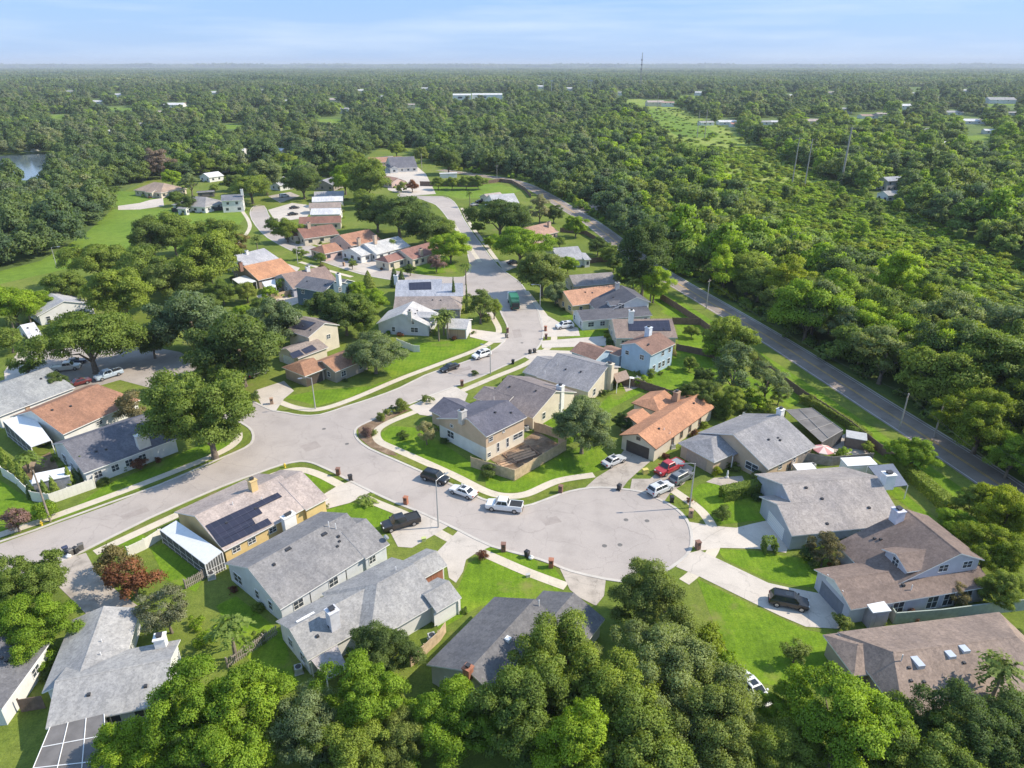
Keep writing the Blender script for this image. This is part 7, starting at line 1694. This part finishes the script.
# parasol, patio sets, signs
b = G(821, 460); e = empty('parasol', b, 0, 'pink and cream garden parasol on the fenced patio', 'parasol')
m = MB(); N = 8
for k in range(N):
    a0, a1 = 6.283 * k / N, 6.283 * (k + 1) / N
    m.face([(0, 0, 2.75), (1.75 * math.cos(a0), 1.75 * math.sin(a0), 2.15), (1.75 * math.cos(a1), 1.75 * math.sin(a1), 2.15)], k % 2); m.face([(1.75 * math.cos(a0), 1.75 * math.sin(a0), 2.15), (1.75 * math.cos(a0), 1.75 * math.sin(a0), 2.0), (1.75 * math.cos(a1), 1.75 * math.sin(a1), 2.0), (1.75 * math.cos(a1), 1.75 * math.sin(a1), 2.15)], k % 2)
m.build('canopy', [plain('parasol_pink', (.62, .27, .25), .8, var=0), plain('parasol_cream', (.75, .6, .52), .8, var=0)], e); MB().tube([(0, 0, 0), (0, 0, 2.7)], .035, 6).build('pole', METAL, e)
def patio_set(label, x, y):
    b = G(x, y); e = empty('patio_table', b, .3, label, 'patio table'); MB().tube([(0, 0, .7), (0, 0, .74)], .7, 14).build('tabletop', WHITE, e); MB().tube([(0, 0, 0), (0, 0, .7)], .08, 8).build('leg', METAL, e)
patio_set('round white patio table on the patio behind the tan house', 742, 420); patio_set('round white patio table at the pergola', 631, 381)
def chair(label, x, y, rz, c=WHITE):
    b = G(x, y); e = empty('patio_chair', b, rz, label, 'chair', 'white patio chairs'); MB().box(-.25, .25, -.25, .25, .42, .47).build('seat', c, e); MB().box(-.25, .25, .22, .27, .47, .95).build('backrest', c, e)
    for sx in (-.21, .21):
        for sy in (-.21, .21): MB().box(sx - .03, sx + .03, sy - .03, sy + .03, 0, .42).build('leg', c, e)
chair('white patio chair on the uphill side of the tan house table', 744, 417, .2); chair('white patio chair beside the tan house table, towards the lanai', 748, 421, -1.6); chair('white patio chair next to the pergola table', 636, 380, -1.2)
# little statue and yard things
b = G(727, 478); e = empty('garden_statue', b, 0, 'small white garden statue on the tan house walk', 'statue'); MB().tube([(0, 0, 0), (0, 0, .35), (0, 0, .4), (0, 0, 1.0), (0, 0, 1.25), (0, 0, 1.4)], [.25, .22, .13, .17, .11, .09], 9).build('figure', WHITE, e); MB().box(-.3, .3, -.3, .3, 0, .14).build('plinth', CONC, e)
# timber frame and boards on the bare yard floor
for (x, y), w, d, rz, lab in (((521, 455), 5.4, 3.4, .56, 'timber frame of an unfinished deck on the bare yard'), ((507, 464), 3.0, 1.4, .56, 'pile of loose boards on the bare yard')):
    b = G(x, y); e = empty('timber_deck', b, rz, lab, 'deck'); PL = plain('new_timber', (.55, .36, .22), .8, var=.2); m = MB()
    for k in range(int(d / .16)): 
        if k % 5 != 4: m.box(-w/2 + (k * .37 % .5), w/2 - (k * .53 % .6), -d/2 + k * .16, -d/2 + k * .16 + .14, .12, .15)
    m.build('boards', PL, e); f = MB(); f.box(-w/2, w/2, -d/2 - .1, -d/2, .05, .3).box(-w/2, w/2, d/2, d/2 + .1, .05, .3).box(-w/2 - .1, -w/2, -d/2, d/2, .05, .3).box(w/2, w/2 + .1, -d/2, d/2, .05, .3); f.build('frame', plain('weathered_timber', (.34, .23, .16), .85, var=.2), e)

ACM = plain('air_conditioner_case', (.46, .46, .44), .6, var=.05)
for x, y, lab in ((299, 672, 'air conditioner under the grey gable by the dark yard'), (526, 430, 'air conditioner in the corner of the bare yard'), (812, 468, 'air conditioner behind the grey garden fence'), (694, 446, 'air conditioner beside the tan hip garage'), (212, 578, 'air conditioner between the sunroom and the pale blue house'), (432, 640, 'air conditioner beside the new yellowish fence'), (672, 448, 'air conditioner along the orange-brown house wall')):
    b = G(x, y); e = empty('air_conditioner', b, .4, lab, 'air conditioner'); MB().box(-.42, .42, -.42, .42, .1, .85).build('case', ACM, e); MB().tube([(0, 0, .85), (0, 0, .88)], .34, 12).build('fan_grille', DARKMETAL, e); MB().box(-.5, .5, -.5, .5, 0, .1).build('pad', CONC, e)
# ================================================================== HAZE
mh = bpy.data.materials.new('air_haze'); mh.use_nodes = True; th = mh.node_tree
for n_ in list(th.nodes):
    if n_.type == 'BSDF_PRINCIPLED': th.nodes.remove(n_)
pv = th.nodes.new('ShaderNodeVolumePrincipled'); pv.inputs['Density'].default_value = HAZE; pv.inputs['Color'].default_value = (.80, .88, 1.0, 1); pv.inputs['Anisotropy'].default_value = 0.0
th.links.new(pv.outputs[0], th.nodes['Material Output'].inputs['Volume'])
hz = MB().box(-61000, 61000, -61000, 61000, -1, 150).build('haze', mh); tag(hz, kind='stuff'); hz['label'] = 'thin blue air haze over the whole plain'
